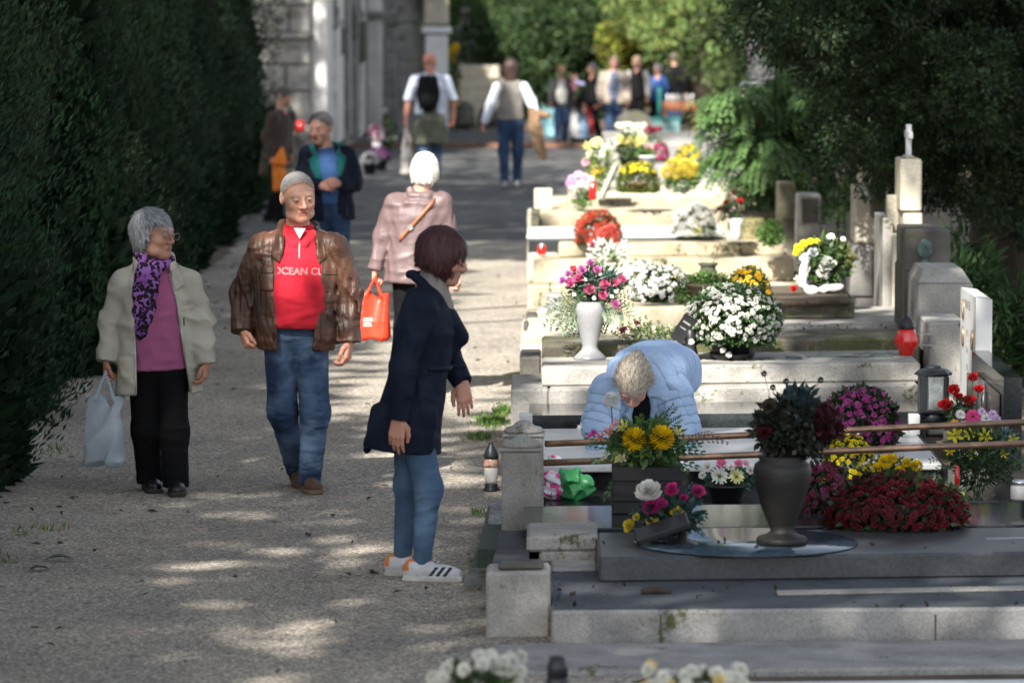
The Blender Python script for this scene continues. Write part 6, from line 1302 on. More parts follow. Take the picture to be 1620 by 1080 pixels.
        return meshobj(name, v@Rm.T+org, q, mats, s.root, True, midx=mi)
def loft_sole(L, W):
    def f(P):
        t = np.clip((P[:, 1]+L*.78)/(L*1.1), 0, 1); wd = W*(.6+.75*np.sin(np.pi*np.clip(t, 0, 1)**.75)*(1-.28*t))
        wd = W*np.interp(t, [0, .12, .35, .65, .85, 1], [.55, .9, 1.02, .78, .78, .6])
        return np.maximum(np.abs(P[:, 0])-wd, np.maximum(-P[:, 1]-L*.73, P[:, 1]-L*.33))
    return f
def addhand(fg, w, d, side, pn, **k):
    w = fg.J[w] if isinstance(w, str) else w
    fg.J.setdefault('hands', []).append(hand_fs(w, d, side, pn, **k))
# hair styles in the head frame (face towards -Y)
def hr_short(front=-.015, low=-.055, r=.004):
    base = el((0, .014, .031), (.078+r, .098+r, .087+r))
    def keep(P):
        j = .004*np.sin(np.arctan2(P[:, 0], -P[:, 1])*34+P[:, 2]*60)
        return front-(P[:, 1]+P[:, 2]*.8)+j
    return INT(.006, base, keep, lambda P: np.maximum(low-P[:, 2], np.where(P[:, 2] < -.012, .018-P[:, 1], -.02)))
def hr_bob(front=-.03, fringe=.035, low=-.09, puff=.014, back=.0, taper=.0, side=1., slant=0., nape=.25, flat=1.):
    base = U(.04, el((0, .018, .035), (.08+puff, .102+puff*.7, .088+puff*flat)), el((0, .02+back, -.03), (.078+puff*side, .078+puff, .085)))
    def keep(P):
        an = np.arctan2(P[:, 0], -P[:, 1]); j = .007*np.sin(an*27+3*np.sin(P[:, 2]*50))+.004*np.sin(an*61)
        a = fringe-P[:, 2]+slant*P[:, 0]+j; b = front-P[:, 1]+np.clip(-P[:, 2], 0, .1)*taper+j*.7
        return _smin(a, b, .02)
    def lowcut(P):
        an = np.arctan2(P[:, 0], -P[:, 1]); return low-P[:, 2]-np.clip(P[:, 1], -.07, .09)*nape+.005*np.sin(an*41)
    return INT(.009, base, keep, lowcut)
def patch(g, f, name, mat, parent, q, off=.008, th=.008, n=(7, 5), back=False):
    # q: four (x, z) corners in the torso frame, laid on the garment surface
    V = []; Fc = []; q = [np.array(a, float) for a in q]
    for i in range(n[0]):
        for k in range(n[1]):
            u, v = i/(n[0]-1), k/(n[1]-1); p = (q[0]*(1-u)+q[1]*u)*(1-v)+(q[3]*(1-u)+q[2]*u)*v
            V.append([p[0], surf_y(g, f, p[0], p[1], back=back), p[1]])
    ys = sorted(v[1] for v in V); md_ = ys[len(ys)//2]
    for v in V: v[1] = min(max(v[1], md_-.05), md_+.05)+(off if back else -off)
    V = [tuple(g.tp(*v)) for v in V]
    for i in range(n[0]-1):
        for k in range(n[1]-1): a = i*n[1]+k; Fc.append((a, a+n[1], a+n[1]+1, a+1))
    o = meshobj(name, V, Fc, mat, parent, True); md = o.modifiers.new('t', 'SOLIDIFY'); md.thickness = th; md.offset = -1 if not back else 1
    sb = o.modifiers.new('s', 'SUBSURF'); sb.levels = sb.render_levels = 1
    return o
# --- older woman in the beige jacket
def old_woman():
    g = Fig(256, 778, 287, 'grey-haired woman in beige jacket and leopard scarf walking beside the dark hedge', h=.0065)
    g.j(head=(246, 368, -.02), neck=(246, 405, .01), pel=(252, 572, 0), sha=(197, 447, .01), shb=(300, 447, .01), ela=(178, 505, .03), elb=(322, 505, .0),
        wra=(170, 566, -.03), wrb=(330, 570, -.06), hipa=(231, 588, 0), hipb=(272, 588, 0), kna=(231, 680, .02), knb=(277, 682, -.03), ana=(234, 755, .1), anb=(280, 757, -.06))
    g.torso(10)
    addhand(g, 'wra', (-.05, -.1, -1), (.2, -1, 0), (1, .2, 0), curl=1.25, sc_=.95, thumb=.9)
    addhand(g, 'wrb', (-.1, -.3, -1), (-.3, -1, 0), (-1, .2, 0), curl=.8, sc_=.92)
    g.head(62, 3, 0, skin=(.40, .215, .15), hs=1.12, old=1, fem=True, browc=(.2, .15, .12))
    g.hair((.30, .31, .33), hr_bob(-.02, .03, -.055, .006, taper=.35, slant=-.45, flat=1.3, side=.6), stre=.0012, strands=(2200, .06), flow=(.5, -.3, -.8))
    jc = cloth('beige_cloth', (.42, .395, .33), .85, rough=.8, sheen=0)
    g.legs(BLACKC, (.092, .075, .07), .03, seat=(.165, .115, .13), fold=.0035)
    pk = cloth('pink_knit', (.36, .10, .21), .85, bump=.5, bs=220, stretch=(1, 1, 2))
    L = g.L
    g.top('sweater', pk, [(-.035, 0, -.01, .16, .125), (.06, 0, -.01, .16, .13), (.25, 0, -.015, .145, .13), (.40, 0, 0, .14, .115), (L, 0, 0, .06, .06)], fold=.005)
    op = [(-.3, -.14, .17), (-.1, -.13, .15), (.15, -.125, .115), (.33, -.10, .10), (.45, -.075, .075), (L+.1, -.07, .07)]
    col = [g.tl(rc((sx*.09, -.085, L-.06), (sx*.085, .03, L+.0), .02, .03)) for sx in (1, -1)]
    jk = g.top('jacket', jc, [(-.165, -.005, 0, .235, .15), (-.08, 0, 0, .228, .152), (.1, 0, 0, .215, .15), (.3, 0, 0, .205, .14), (.42, 0, 0, .18, .11), (L-.01, 0, .01, .08, .07)],
          arms=g.arms((.078, .068, .056)), opening=op, fold=.0075, fsd=5, extra=col, sh_r=.062)
    # zips, pocket flap, cuffs
    zm = pm('zip_metal', (.5, .5, .48), rough=.35, metal=.8, bump=0)
    def edge(side, zr):
        out = []
        for z in zr:
            x = np.interp(z, [o[0] for o in op], [o[1 if side < 0 else 2] for o in op])+side*.008
            y = surf_y(g, g.last, x, z); out.append(tuple(g.tp(x, y-.002, z)))
        return out
    for sd in (-1, 1):
        pt = edge(sd, np.linspace(-.15, .36, 14)); MB().tube(pt, .0035, 6).build('zip', zm, jk, True)
    for sd in (1, -1): patch(g, g.last, 'lapel', jc, jk, [(sd*.085, L-.19), (sd*.15, L-.15), (sd*.125, L-.03), (sd*.08, L-.04)], .012)
    patch(g, g.last, 'pocket_flap', jc, jk, [(.125, .275), (.195, .29), (.195, .315), (.125, .305)], .004, n=(6, 3))
    patch(g, g.last, 'pocket_opening', BLACKC, jk, [(.135, .20), (.142, .20), (.142, .27), (.135, .27)], .002, .003, n=(3, 5))
    # scarf: neck wrap and hanging panel
    sm = leopard()
    c = g.J['neck']+np.array((.0, -.005, .01))
    def scarf(P):
        q = P-c; r = np.hypot(q[:, 0]/1.02, (q[:, 1]+.0)/.92)
        d = np.full(len(P), 9., dtype=np.float32)
        for k, (zz, rr, th) in enumerate(((.03, .074, .022), (.0, .084, .026), (-.035, .088, .026))):
            zt = zz+q[:, 0]*(.18 if k != 1 else -.15)-np.maximum(-q[:, 1], 0)*.3
            d = _smin(d, np.hypot(r-rr, q[:, 2]-zt)-th, .01)
        ln = loft([(-.51, -.045, -.12, .02, .012), (-.46, -.05, -.125, .035, .02), (-.3, -.045, -.135, .058, .028), (-.12, -.03, -.115, .07, .034), (-.02, -.01, -.08, .07, .05)])
        d = _smin(d, ln(q), .02)
        return d+wr(9, 36, .005, (1.5, 1, .5))(q)
    solid('scarf', scarf, c-np.array((.16, .25, .54)), c+np.array((.16, .14, .1)), .0055, sm, g.root)
    for a, y in (('ana', 15), ('anb', 8)): g.shoe(a, y, pm('black_leather', (.012, .011, .011), rough=.35, bump=.1), DSOLE, L=.255, lift=.0)
    glasses(g)
    return g
def surf_y(g, f, x, z, y0=-.35, back=False):
    ys = np.linspace(y0, .05, 320) if not back else np.linspace(.35, -.05, 320)
    P = np.stack([g.tp(x, y, z) for y in ys]).astype(np.float32); d = f(P); i = np.argmax(d < 0)
    return ys[i] if (d < 0).any() else -.1
def flap(g, parent, mat, x0, z0, w, hh, name='pocket_flap', back=False):
    V = []; Fc = []; n = 7
    for r, zz in enumerate((z0+hh, z0, z0-hh)):
        for i in range(n):
            x = x0-w+2*w*i/(n-1); y = surf_y(g, g.last, x, zz); V.append(tuple(g.tp(x, y-(.009 if r else .003), zz-(.008*math.sin(i/(n-1)*math.pi) if r == 2 else 0))))
    for r in range(2):
        for i in range(n-1): Fc.append((r*n+i, r*n+i+1, (r+1)*n+i+1, (r+1)*n+i))
    o = meshobj(name, V, Fc, mat, parent, True); md = o.modifiers.new('t', 'SOLIDIFY'); md.thickness = .008; md.offset = -1
    return o
def glasses(g, col=(.08, .06, .05)):
    b = MB(); R, c, hs = Matrix(g.HR.tolist()), Vector(g.hc), g.hs*1.0
    T = lambda p: c+R @ (Vector(p)*hs)
    for s in (1, -1):
        pts = []
        for i in range(17):
            a = i/16*2*math.pi; r = (abs(math.cos(a))**2.6+abs(math.sin(a))**2.6)**(-1/2.6)
            pts.append(T((s*.034+.024*r*math.cos(a), -.112+abs(math.cos(a))*0, .0+.016*r*math.sin(a))))
        b.tube(pts, .0013*hs, 6)
        b.tube([T((s*.058, -.112, .006)), T((s*.075, -.085, .008)), T((s*.08, .0, .008))], .0013*hs, 6)
    b.tube([T((-.011, -.114, .004)), T((0, -.116, .007)), T((.011, -.114, .004))], .0013*hs, 6)
    o = b.build('glasses', pm('spectacle_metal', (.3, .27, .25), rough=.3, metal=.9, bump=0, fine=0), g.root, True)
def leopard():
    m = pm('leopard_print', (.27, .11, .36), (.20, .06, .27), rough=.85, bump=.2)
    if m.get('done'): return m
    m['done'] = 1; nt = m.node_tree; L = nt.links.new; b = nt.nodes['Principled BSDF']
    base = b.inputs['Base Color'].links[0].from_socket
    tc = NN(nt, 'ShaderNodeTexCoord'); nz = NN(nt, 'ShaderNodeTexNoise'); nz.inputs['Scale'].default_value = 30; nz.inputs['Detail'].default_value = 1
    L(tc.outputs['Object'], nz.inputs['Vector'])
    mx = NN(nt, 'ShaderNodeMix', data_type='VECTOR'); mx.inputs['Factor'].default_value = .045
    L(tc.outputs['Object'], mx.inputs[4]); L(nz.outputs['Color'], mx.inputs[5])
    vo = NN(nt, 'ShaderNodeTexVoronoi'); vo.inputs['Scale'].default_value = 44; L(mx.outputs[1], vo.inputs['Vector'])
    cr = NN(nt, 'ShaderNodeValToRGB'); e = cr.color_ramp.elements; cr.color_ramp.interpolation = 'CONSTANT'
    e[0].position = 0; e[0].color = (.25, .04, .16, 1); e[1].position = .2; e[1].color = (.008, .004, .01, 1); k = e.new(.56); k.color = (1, 1, 1, 1)
    L(vo.outputs['Distance'], cr.inputs[0])
    n2 = NN(nt, 'ShaderNodeMix', data_type='RGBA', blend_type='MULTIPLY'); n2.inputs[0].default_value = 1
    L(base, n2.inputs[6]); L(cr.outputs[0], n2.inputs[7]); L(n2.outputs[2], b.inputs['Base Color'])
    return m
def bag(label, cat, fx, fy, s, yd, pts_h, w0, w1, y_top, y_bot, xc, mat, depth=.05, seed=1, amp=.008, name='carrier_bag', handle_r=.006, h=.0065, top_gap=.03, skew=0):
    """bag hanging from hand point: photo px of hand, bag body outline widths (px) at top and bottom"""
    base = at(fx, fy, z=0); s = F/base.y
    loc = Vector((base.x, base.y+yd, 0))
    J = lambda px, py: ((px-fx)/s, (fy-py)/s)
    x, zt = J(xc, y_top); xb, zb = J(xc+skew, y_bot); hx, hz = J(*pts_h)
    z0, z1 = zb, zt
    body = loft([(z0, xb, 0, w1/s/2*.93, depth*.9), (z0+.02, xb, 0, w1/s/2, depth*1.15), (z0+(z1-z0)*.4, (x+xb)/2, 0, (w0*.4+w1*.6)/s/2, depth), (z1, x, 0, w0/s/2, depth*.35)], 3.2)
    f = DISP(body, wr(seed, 22, amp, (1.4, 1.4, .5)))
    hand = [rc((x+sx*w0/s*.32, sy*depth*.3, z1-.015), (hx, sy*.006, hz), handle_r*2.3, handle_r) for sx in (1, -1) for sy in (1, -1)]
    f = U(.012, f, *hand)
    ex = max(w0, w1)/s/2+.03
    lo = (min(x, xb, hx)-ex, -depth*2.2-.02, z0-.02); hi = (max(x, xb, hx)+ex, depth*2.2+.02, hz+.02)
    o = solid(name, f, lo, hi, h, mat, None); o.location = loc
    return tag(o, label, cat)

def brown_man():
    g = Fig(482, 774, 290, 'bald-templed man in brown leather jacket and red sweater walking on the gravel', h=.0065)
    g.j(head=(474, 308, -.03), neck=(474, 358, .02), pel=(470, 522, 0), sha=(418, 392, .02), shb=(530, 392, .02), ela=(388, 462, .06), elb=(552, 462, .04),
        wra=(385, 520, -.02), wrb=(554, 536, -.02), hipa=(447, 535, 0), hipb=(491, 535, 0), kna=(447, 648, -.02), knb=(500, 648, -.06), ana=(466, 738, .22), anb=(491, 748, -.05))
    g.torso(6)
    addhand(g, 'wra', (.35, -.5, -1), (.3, -1, 0), (1, .3, 0), curl=1.5, sc_=1.05)
    addhand(g, 'wrb', (-.1, -.25, -1), (-.5, -1, 0), (-1, .3, 0), curl=.9, sc_=1.1)
    g.head(18, 10, -3, skin=(.56, .31, .215), hs=1.12, old=1, browc=(.42, .34, .3))
    g.hair((.36, .345, .33), hr_short(.000, -.055, .003), stre=.0004, strands=(3800, .014), flow=(0, -.6, -.5))
    g.legs(jean_faded(), (.102, .076, .062), .03, seat=(.155, .12, .12), fold=.0035, fsd=8, k=.008)
    L = g.L
    red = cloth('red_fleece', (.50, .014, .03), .85, bump=.2)
    sw = g.top('sweater', red, [(.02, 0, -.03, .165, .145), (.05, 0, -.035, .172, .155), (.2, 0, -.045, .172, .16), (.36, 0, -.02, .165, .14), (L-.05, 0, 0, .12, .1), (L+.02, 0, .01, .075, .07)], fold=.005, fsd=3,
          extra=[XF(rc((s_*.075, -.075, L-.035), (s_*.03, -.11, L-.085), .014, .022), g.R, g.J['pel']) for s_ in (1, -1)]+[XF(rc((s_*.075, -.075, L-.035), (s_*.07, .03, L+.02), .014, .016), g.R, g.J['pel']) for s_ in (1, -1)])
    swf = g.last
    # undershirt and zip at the collar
    V = [tuple(g.tp(x, y, z)) for x, y, z in ((-.032, -.1, L+.0), (.032, -.1, L+.0), (0, -.122, L-.055))]
    meshobj('undershirt', V, [(0, 1, 2)], pm('white_knit', (.6, .6, .62), rough=.9), g.root, False).modifiers.new('t', 'SOLIDIFY').thickness = .006
    zp = [tuple(g.tp(0, surf_y(g, swf, 0, z)-.004, z)) for z in np.linspace(L-.07, L-.17, 6)]
    MB().tube(zp, .004, 6).build('zip', pm('zip_metal', (.5, .5, .48), rough=.35, metal=.8, bump=0), sw, True)
    txt = bpy.data.curves.new('lettering', 'FONT'); txt.body = 'OCEAN CLU'; txt.size = .054; txt.align_x = 'CENTER'; txt.fill_mode = 'NONE'; txt.bevel_depth = .0008; txt.bevel_resolution = 0; txt.resolution_u = 3
    to = bpy.data.objects.new('lettering', txt); COL.objects.link(to); me = to.to_mesh(); V = np.array([v.co[:] for v in me.vertices]); Fc = [tuple(p.vertices) for p in me.polygons if all(-.135 < me.vertices[i].co[0] < .118 for i in p.vertices)]
    bpy.data.objects.remove(to)
    out = []
    for v in V:
        x, z = v[0]*1.0+.012, .315+v[1]; out.append(tuple(g.tp(x, surf_y(g, swf, x, z)-.003+v[2], z)))
    meshobj('lettering', out, Fc, pm('white_thread', (.75, .7, .7), rough=.8, bump=0), sw, False)
    lm = pm('brown_leather', (.11, .047, .024), (.04, .018, .012), rough=.48, ns=6, bump=.3, bs=70, spec=.45, fine=.15, fs=200, lo=.3, hi=.66, wrk=.8)
    op = [(-.3, -.10, .075), (-.06, -.108, .082), (.15, -.122, .105), (.33, -.105, .105), (.43, -.085, .085), (L+.1, -.07, .08)]
    ext = [XF(rc((s_*.095, -.10, L-.07), (s_*.085, .035, L+.02), .018, .026), g.R, g.J['pel']) for s_ in (1, -1)]
    jk = g.top('leather_jacket', lm, [(-.10, 0, 0, .21, .15), (-.05, 0, -.005, .225, .165), (.1, 0, -.01, .228, .17), (.3, 0, -.005, .225, .155), (.42, 0, 0, .2, .12), (L-.01, 0, .01, .09, .08)],
          arms=g.arms((.088, .078, .062)), opening=op, fold=.009, fsd=12, extra=ext, sh_r=.075, fq=28)
    for s_ in (-1, 1):
        xa, xb = s_*.135, s_*.205
        patch(g, g.last, 'pocket', lm, jk, [(xa, .22), (xb, .22), (xb, .33), (xa, .33)], .003, n=(6, 6))
        patch(g, g.last, 'pocket_flap', lm, jk, [(xa-.003, .315), (xb+.003, .315), (xb+.003, .355), (xa-.003, .355)], .009, n=(6, 4))
        patch(g, g.last, 'lapel', lm, jk, [(s_*.095, L-.2), (s_*.15, L-.155), (s_*.125, L-.03), (s_*.08, L-.04)], .014)
        sh = g.J['sha' if s_ < 0 else 'shb']; a = g.J['neck']*.5+sh*.5+np.array((0, -.01, .055)); b_ = sh+np.array((s_*.015, -.01, .07))
        sl_ = math.atan2(a[2]-b_[2], abs(b_[0]-a[0]))*s_
        e = MB().box((a+b_)/2, (float(np.linalg.norm(b_-a))+.03, .045, .012), ry=sl_, bev=.004).build('epaulette', lm, jk, True)
        MB().lathe([(.008, 0), (.006, .005)], tuple(a+np.array((0, -.005, .008))), 8).build('button', pm('zip_metal', (.5, .5, .48), rough=.35, metal=.8, bump=0), e)
    for x0 in (-.13, .125):
        pts = [tuple(g.tp(x0, surf_y(g, g.last, x0, z)-.003, z)) for z in np.linspace(-.05, .42, 10)]; MB().tube(pts, .004, 6).build('seam', lm, jk, True)
    bs = pm('brown_suede', (.14, .075, .045), (.09, .05, .03), rough=.85)
    g.shoe('ana', 15, bs, pm('tan_sole', (.2, .14, .08), rough=.8), L=.27, lift=.02, pitch=18, hgt=.12)
    g.shoe('anb', 12, bs, pm('tan_sole', (.2, .14, .08), rough=.8), L=.275, W=.054, hgt=.12)
    return g
def jean_faded():
    m = pm('faded_denim', (.10, .155, .24), (.022, .042, .09), rough=.9, ns=5, bump=.3, bs=300, spec=.15, fine=.25, fs=500, lo=.36, hi=.6, wrk=.7); return m

def navy_woman():
    g = Fig(668, 915, 344, 'woman with dark red bob in navy coat looking down at the graves', h=.0062)
    g.j(head=(702, 403, 0), neck=(679, 446, 0), pel=(655, 640, 0), sha=(668, 482, -.13), shb=(688, 480, .15), ela=(642, 572, -.2), elb=(703, 560, .2),
        wra=(633, 650, -.19), wrb=(731, 603, .12), hipa=(655, 660, -.07), hipb=(648, 660, .07), kna=(679, 768, -.07), knb=(645, 768, .08), ana=(668, 876, -.07), anb=(636, 872, .1))
    g.torso(82)
    addhand(g, 'wra', (-.12, -.15, -1), (1, -.3, 0), (.25, 1, 0), curl=.42, sc_=1.02, thumb=.4, spread=.05)
    addhand(g, 'wrb', (.15, -.3, -1), (-1, .2, 0), (-.1, 1, 0), curl=.45, sc_=1., thumb=.1)
    g.head(80, 14, 0, skin=(.44, .25, .18), hs=1.02, fem=True, browc=(.06, .03, .03), old=0)
    g.hair((.06, .014, .016), hr_bob(-.066, .006, -.075, .022, taper=-.1, side=.55, nape=-.35), stre=.001, strands=(2000, .06), flow=(0, -.25, -1))
    g.legs(JEAN2, (.084, .060, .043), .02, seat=(.13, .12, .12), fold=.0022, fsd=4, k=.008)
    L = g.L
    jc = NAVY
    # coat: local x = lateral, y = back; wide tail behind, open flare at the front
    secs = [(-.205, 0, .03, .18, .182), (-.12, 0, .026, .18, .168), (.0, 0, .01, .168, .148), (.13, 0, .0, .15, .135), (.22, 0, -.005, .15, .135), (.36, 0, -.01, .16, .14), (.46, 0, .0, .15, .115), (L-.02, 0, .01, .075, .08)]
    tail = g.tl(rc((.05, .20, -.23), (.0, .15, -.05), .018, .05))
    tail2 = g.tl(rc((-.09, -.10, -.22), (-.1, -.08, -.02), .03, .05))
    bust = g.tl(rc((.06, -.165, .345), (.02, -.10, .43), .042, .05)); lap = g.tl(rc((.06, -.13, .26), (.05, -.16, .35), .03, .035))
    col = [g.tl(rc((s_*.055, -.075, L-.06), (s_*.07, .055, L+.035), .016, .022)) for s_ in (1, -1)]+[g.tl(rc((-.05, .085, L+.04), (.05, .085, L+.04), .018, .018))]
    ct = g.top('coat', jc, secs, arms=g.arms((.075, .062, .048)), fold=.0055, fsd=21, extra=[tail, tail2, bust, lap]+col, sh_r=.065, k=.035, fq=16, stretch=(1.4, 1.4, .6),
          cut=[])
    inner = cloth('grey_cloth', (.22, .2, .19), .85)
    c = g.J['neck']+np.array((.012, 0, .012))
    solid('blouse', U(.02, rc(tuple(c+np.array((0, 0, -.06))), tuple(c+np.array((.01, 0, .03))), .078, .064), rc(tuple(c+np.array((.03, 0, -.02))), tuple(c+np.array((.075, 0, -.11))), .04, .03)), c-.2, c+.2, .007, inner, g.root)
    MB().tube([tuple(g.tp(x, surf_y(g, g.last, x, .2)-.006, .2-abs(x)*.0)) for x in np.linspace(-.14, .14, 12)], .012, 8).build('belt', jc, ct, True)
    W1 = pm('white_leather', (.62, .62, .62), (.5, .5, .52), rough=.45); OR = pm('orange_lining', (.8, .25, .06), rough=.7); NV = pm('stripe_navy', (.012, .014, .035), rough=.6)
    def mf(cen, mats, mi):
        mats = [W1, SOLE, NV, OR]; y, z = cen[:, 1], cen[:, 2]
        t = (y+z*.75); st = np.zeros(len(cen), bool)
        for k in range(3): st |= (t > -.098+k*.033) & (t < -.080+k*.033)
        side = (np.abs(cen[:, 0]) > .02) & (z > .028) & (z < .068)
        mi = mi.copy(); mi[st & side] = 2
        mi[(y > .055) & (z > .05)] = 3; mi[(z > .092)] = 3
        return mats, mi
    g.shoe('ana', 84, W1, SOLE, L=.262, W=.05, hgt=.085, matf=mf)
    g.shoe('anb', 76, W1, SOLE, L=.25, W=.05, hgt=.085, matf=mf, lift=.0)
    # laces
    b = MB()
    for i in range(4):
        xx = g.J['ana'][0]+.055+i*.02; b.tube([(xx, g.J['ana'][1]-.022, .098-i*.012), (xx+.004, g.J['ana'][1], .106-i*.013), (xx, g.J['ana'][1]+.02, .098-i*.012)], .0035, 5)
    b.build('laces', W1, g.root, True)
    return g

def pink_woman():
    g = Fig(655, 626, 236, 'white-haired woman in mauve coat with strap across her back walking away', h=.008)
    g.j(head=(673, 271, 0), neck=(664, 306, 0), pel=(658, 420, 0), sha=(626, 322, 0), shb=(698, 320, 0), ela=(606, 374, .02), elb=(711, 380, .02), wra=(594, 424, -.02), wrb=(724, 428, -.06),
        hipa=(640, 430, 0), hipb=(674, 430, 0), kna=(640, 520, .0), knb=(672, 520, .06), ana=(638, 612, .12), anb=(668, 608, -.1))
    g.torso(183)
    addhand(g, 'wra', (-.05, .1, -1), (.3, 1, 0), (1, -.2, 0), curl=1.3); addhand(g, 'wrb', (.2, -.3, -1), (.1, 1, 0), (-1, 0, 0), curl=1.)
    g.head(176, 10, 0, skin=(.6, .36, .27), fem=True, hs=1.05)
    g.hair((.8, .76, .68), hr_bob(.0, .03, -.062, .008, taper=.4), stre=.002, strands=(1600, .03))
    g.legs(BLACKC, (.085, .065, .055))
    m = cloth('mauve_cloth', (.15, .10, .10), .8, rough=.45, sheen=0, spec=.45)
    L = g.L
    ext = [g.tl(rc((s_*.05, -.05, L-.02), (s_*.06, .03, L+.02), .03, .035)) for s_ in (1, -1)]+[g.tl(rc((-.05, .06, L-.01), (.05, .06, L-.01), .034, .034)), g.tl(rc((-.08, .08, L-.06), (.08, .08, L-.06), .03, .03))]
    ct = g.top('coat', m, [(-.11, 0, 0, .215, .15), (0, 0, 0, .2, .145), (.15, 0, 0, .185, .13), (.35, 0, 0, .19, .125), (.42, 0, 0, .17, .11), (L-.02, 0, .01, .08, .07)], arms=g.arms((.078, .063, .052)), fold=.008, fsd=31, extra=ext, sh_r=.065)
    g.shoe('ana', 180, BLACKC, DSOLE); g.shoe('anb', 180, BLACKC, DSOLE)
    st = []
    for t in np.linspace(0, 1, 14):
        x = -.10*(1-t)+.12*t; z = (L-.03)*(1-t)+(L-.30)*t; st.append(Vector(tuple(g.tp(x, surf_y(g, g.last, x, z, back=True)+.004, z))))
    V = []; 
    for p in st: V += [tuple(p+Vector((0, 0, .018))), tuple(p-Vector((0, 0, .018)))]
    o = meshobj('bag_strap', V, [(2*i, 2*i+1, 2*i+3, 2*i+2) for i in range(13)], pm('tan_leather', (.30, .11, .05), rough=.5), g.root, True)
    o.modifiers.new('t', 'SOLIDIFY').thickness = .008
    MB().box(tuple(st[9]-Vector((0, .008, 0))), (.03, .006, .035), ry=rad(-40)).build('buckle', pm('zip_metal', (.5, .5, .48), rough=.35, metal=.8, bump=0), o)
    return g

def blue_woman():
    # bending forward between the graves, towards the camera
    g = Fig(1020, 770, 309, 'blonde woman in light blue quilted jacket bending over the grave flowers', h=.0065)
    g.j(head=(999, 590, -.50), neck=(1013, 585, -.36), pel=(1038, 588, .10), sha=(962, 610, -.34), shb=(1062, 612, -.30), ela=(945, 662, -.42), elb=(1078, 668, -.36),
        wra=(952, 715, -.50), wrb=(1040, 712, -.46), hipa=(1012, 636, .06), hipb=(1062, 636, .06), kna=(1012, 700, 0), knb=(1060, 700, .05), ana=(1008, 765, .12), anb=(1062, 765, .16))
    J = g.J; g.torso(-8)
    # lateral axis stays horizontal, the back is up
    z = unit(J['neck']-J['pel']); lat = unit(np.array((1, .05, -.03))-z*np.dot((1, .05, -.03), z)); y = np.cross(z, lat); g.R = np.stack([lat, y, z], 1); g.L = float(np.linalg.norm(J['neck']-J['pel']))
    addhand(g, 'wra', (.1, -.3, -1), (1, -.2, 0), (0, 1, 0), curl=.9); addhand(g, 'wrb', (-.1, -.3, -1), (-1, -.2, 0), (0, 1, 0), curl=.9)
    g.head(-6, 62, 4, skin=(.40, .22, .165), fem=True, hs=1.08, browc=(.2, .13, .08))
    g.hair((.43, .37, .30), U(.02, hr_bob(.0, .035, -.03, .012, taper=.6), el((.01, .1, .05), (.04, .045, .045))), stre=.001, strands=(2200, .05), flow=(0, 1, .1))
    m = pm('blue_nylon', (.33, .45, .64), (.28, .40, .59), rough=.45, ns=8, bump=.25, bs=70, spec=.4, attr=True)
    g.legs(pm('dark_trousers', (.02, .02, .028), rough=.8), (.08, .07, .06), seat=(.09, .06, .06))
    L = g.L; Rz, p0 = g.R[:, 2], J['pel']
    def puff(f):
        segs = [(J['sh'+a], J['el'+a]) for a in 'ab']+[(J['el'+a], J['wr'+a]) for a in 'ab']
        def h_(P):
            best = np.full(len(P), 9.); q = np.zeros(len(P))
            for a, b in segs:
                d = b-a; t = np.clip(((P-a)@d)/(d@d), 0, 1); r_ = np.linalg.norm(P-a-t[:, None]*d, axis=1); m_ = r_ < np.minimum(best, .12); q[m_] = (t*np.linalg.norm(d))[m_]; best = np.minimum(best, r_)
            return f(P)-np.where(best < .12, .0075*(np.sqrt(np.abs(np.sin(np.pi*q/.05)))-.6), 0)
        return h_
    def seam_shade(P):
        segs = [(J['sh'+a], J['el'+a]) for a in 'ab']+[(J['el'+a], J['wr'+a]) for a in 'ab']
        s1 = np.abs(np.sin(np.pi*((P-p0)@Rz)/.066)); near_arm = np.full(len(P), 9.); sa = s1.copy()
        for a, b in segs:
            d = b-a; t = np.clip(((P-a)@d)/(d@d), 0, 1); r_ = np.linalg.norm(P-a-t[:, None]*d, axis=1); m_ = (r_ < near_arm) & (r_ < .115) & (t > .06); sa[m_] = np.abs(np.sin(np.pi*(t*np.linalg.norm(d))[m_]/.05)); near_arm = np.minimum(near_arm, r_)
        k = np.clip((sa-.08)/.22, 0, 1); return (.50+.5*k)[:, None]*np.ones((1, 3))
    hood = [g.tl(rc((-.07, .085, L-.05), (.07, .085, L-.05), .035, .035))]
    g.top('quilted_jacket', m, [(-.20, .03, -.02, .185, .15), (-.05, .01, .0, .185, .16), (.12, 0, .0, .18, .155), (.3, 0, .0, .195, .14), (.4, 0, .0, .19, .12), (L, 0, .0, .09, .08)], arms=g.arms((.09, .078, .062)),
          fold=.007, fsd=41, sh_r=.085, quilt=(.034, .066), post=puff, colf=seam_shade, extra=hood, cut=[g.tl(lambda P: np.maximum(np.abs(P[:, 0])-.035, np.maximum(P[:, 1]+.02, .1-P[:, 2])))])
    # hanging front of the jacket, open
    fl = [U(.02, rc(tuple(J['neck']+np.array((sx*.075, .02, -.06))), tuple(J['neck']+np.array((sx*.09, .12, -.33))), .045, .035)) for sx in (1, -1)]
    solid('jacket_front', DISP(U(.01, *fl), wr(6, 30, .006)), J['neck']-np.array((.25, .1, .42)), J['neck']+np.array((.25, .25, .05)), .008, m, g.root, seam_shade)
    solid('shirt', rc(tuple(J['neck']+np.array((0, .06, -.04))), tuple(J['neck']+np.array((0, .2, -.3))), .08, .1), J['neck']-np.array((.2, .1, .45)), J['neck']+np.array((.2, .4, .1)), .012, BLACKC, g.root)
    g.shoe('ana', 0, pm('white_shoe', (.5, .5, .5), rough=.6), SOLE); g.shoe('anb', 5, pm('white_shoe', (.5, .5, .5), rough=.6), SOLE)
    return g

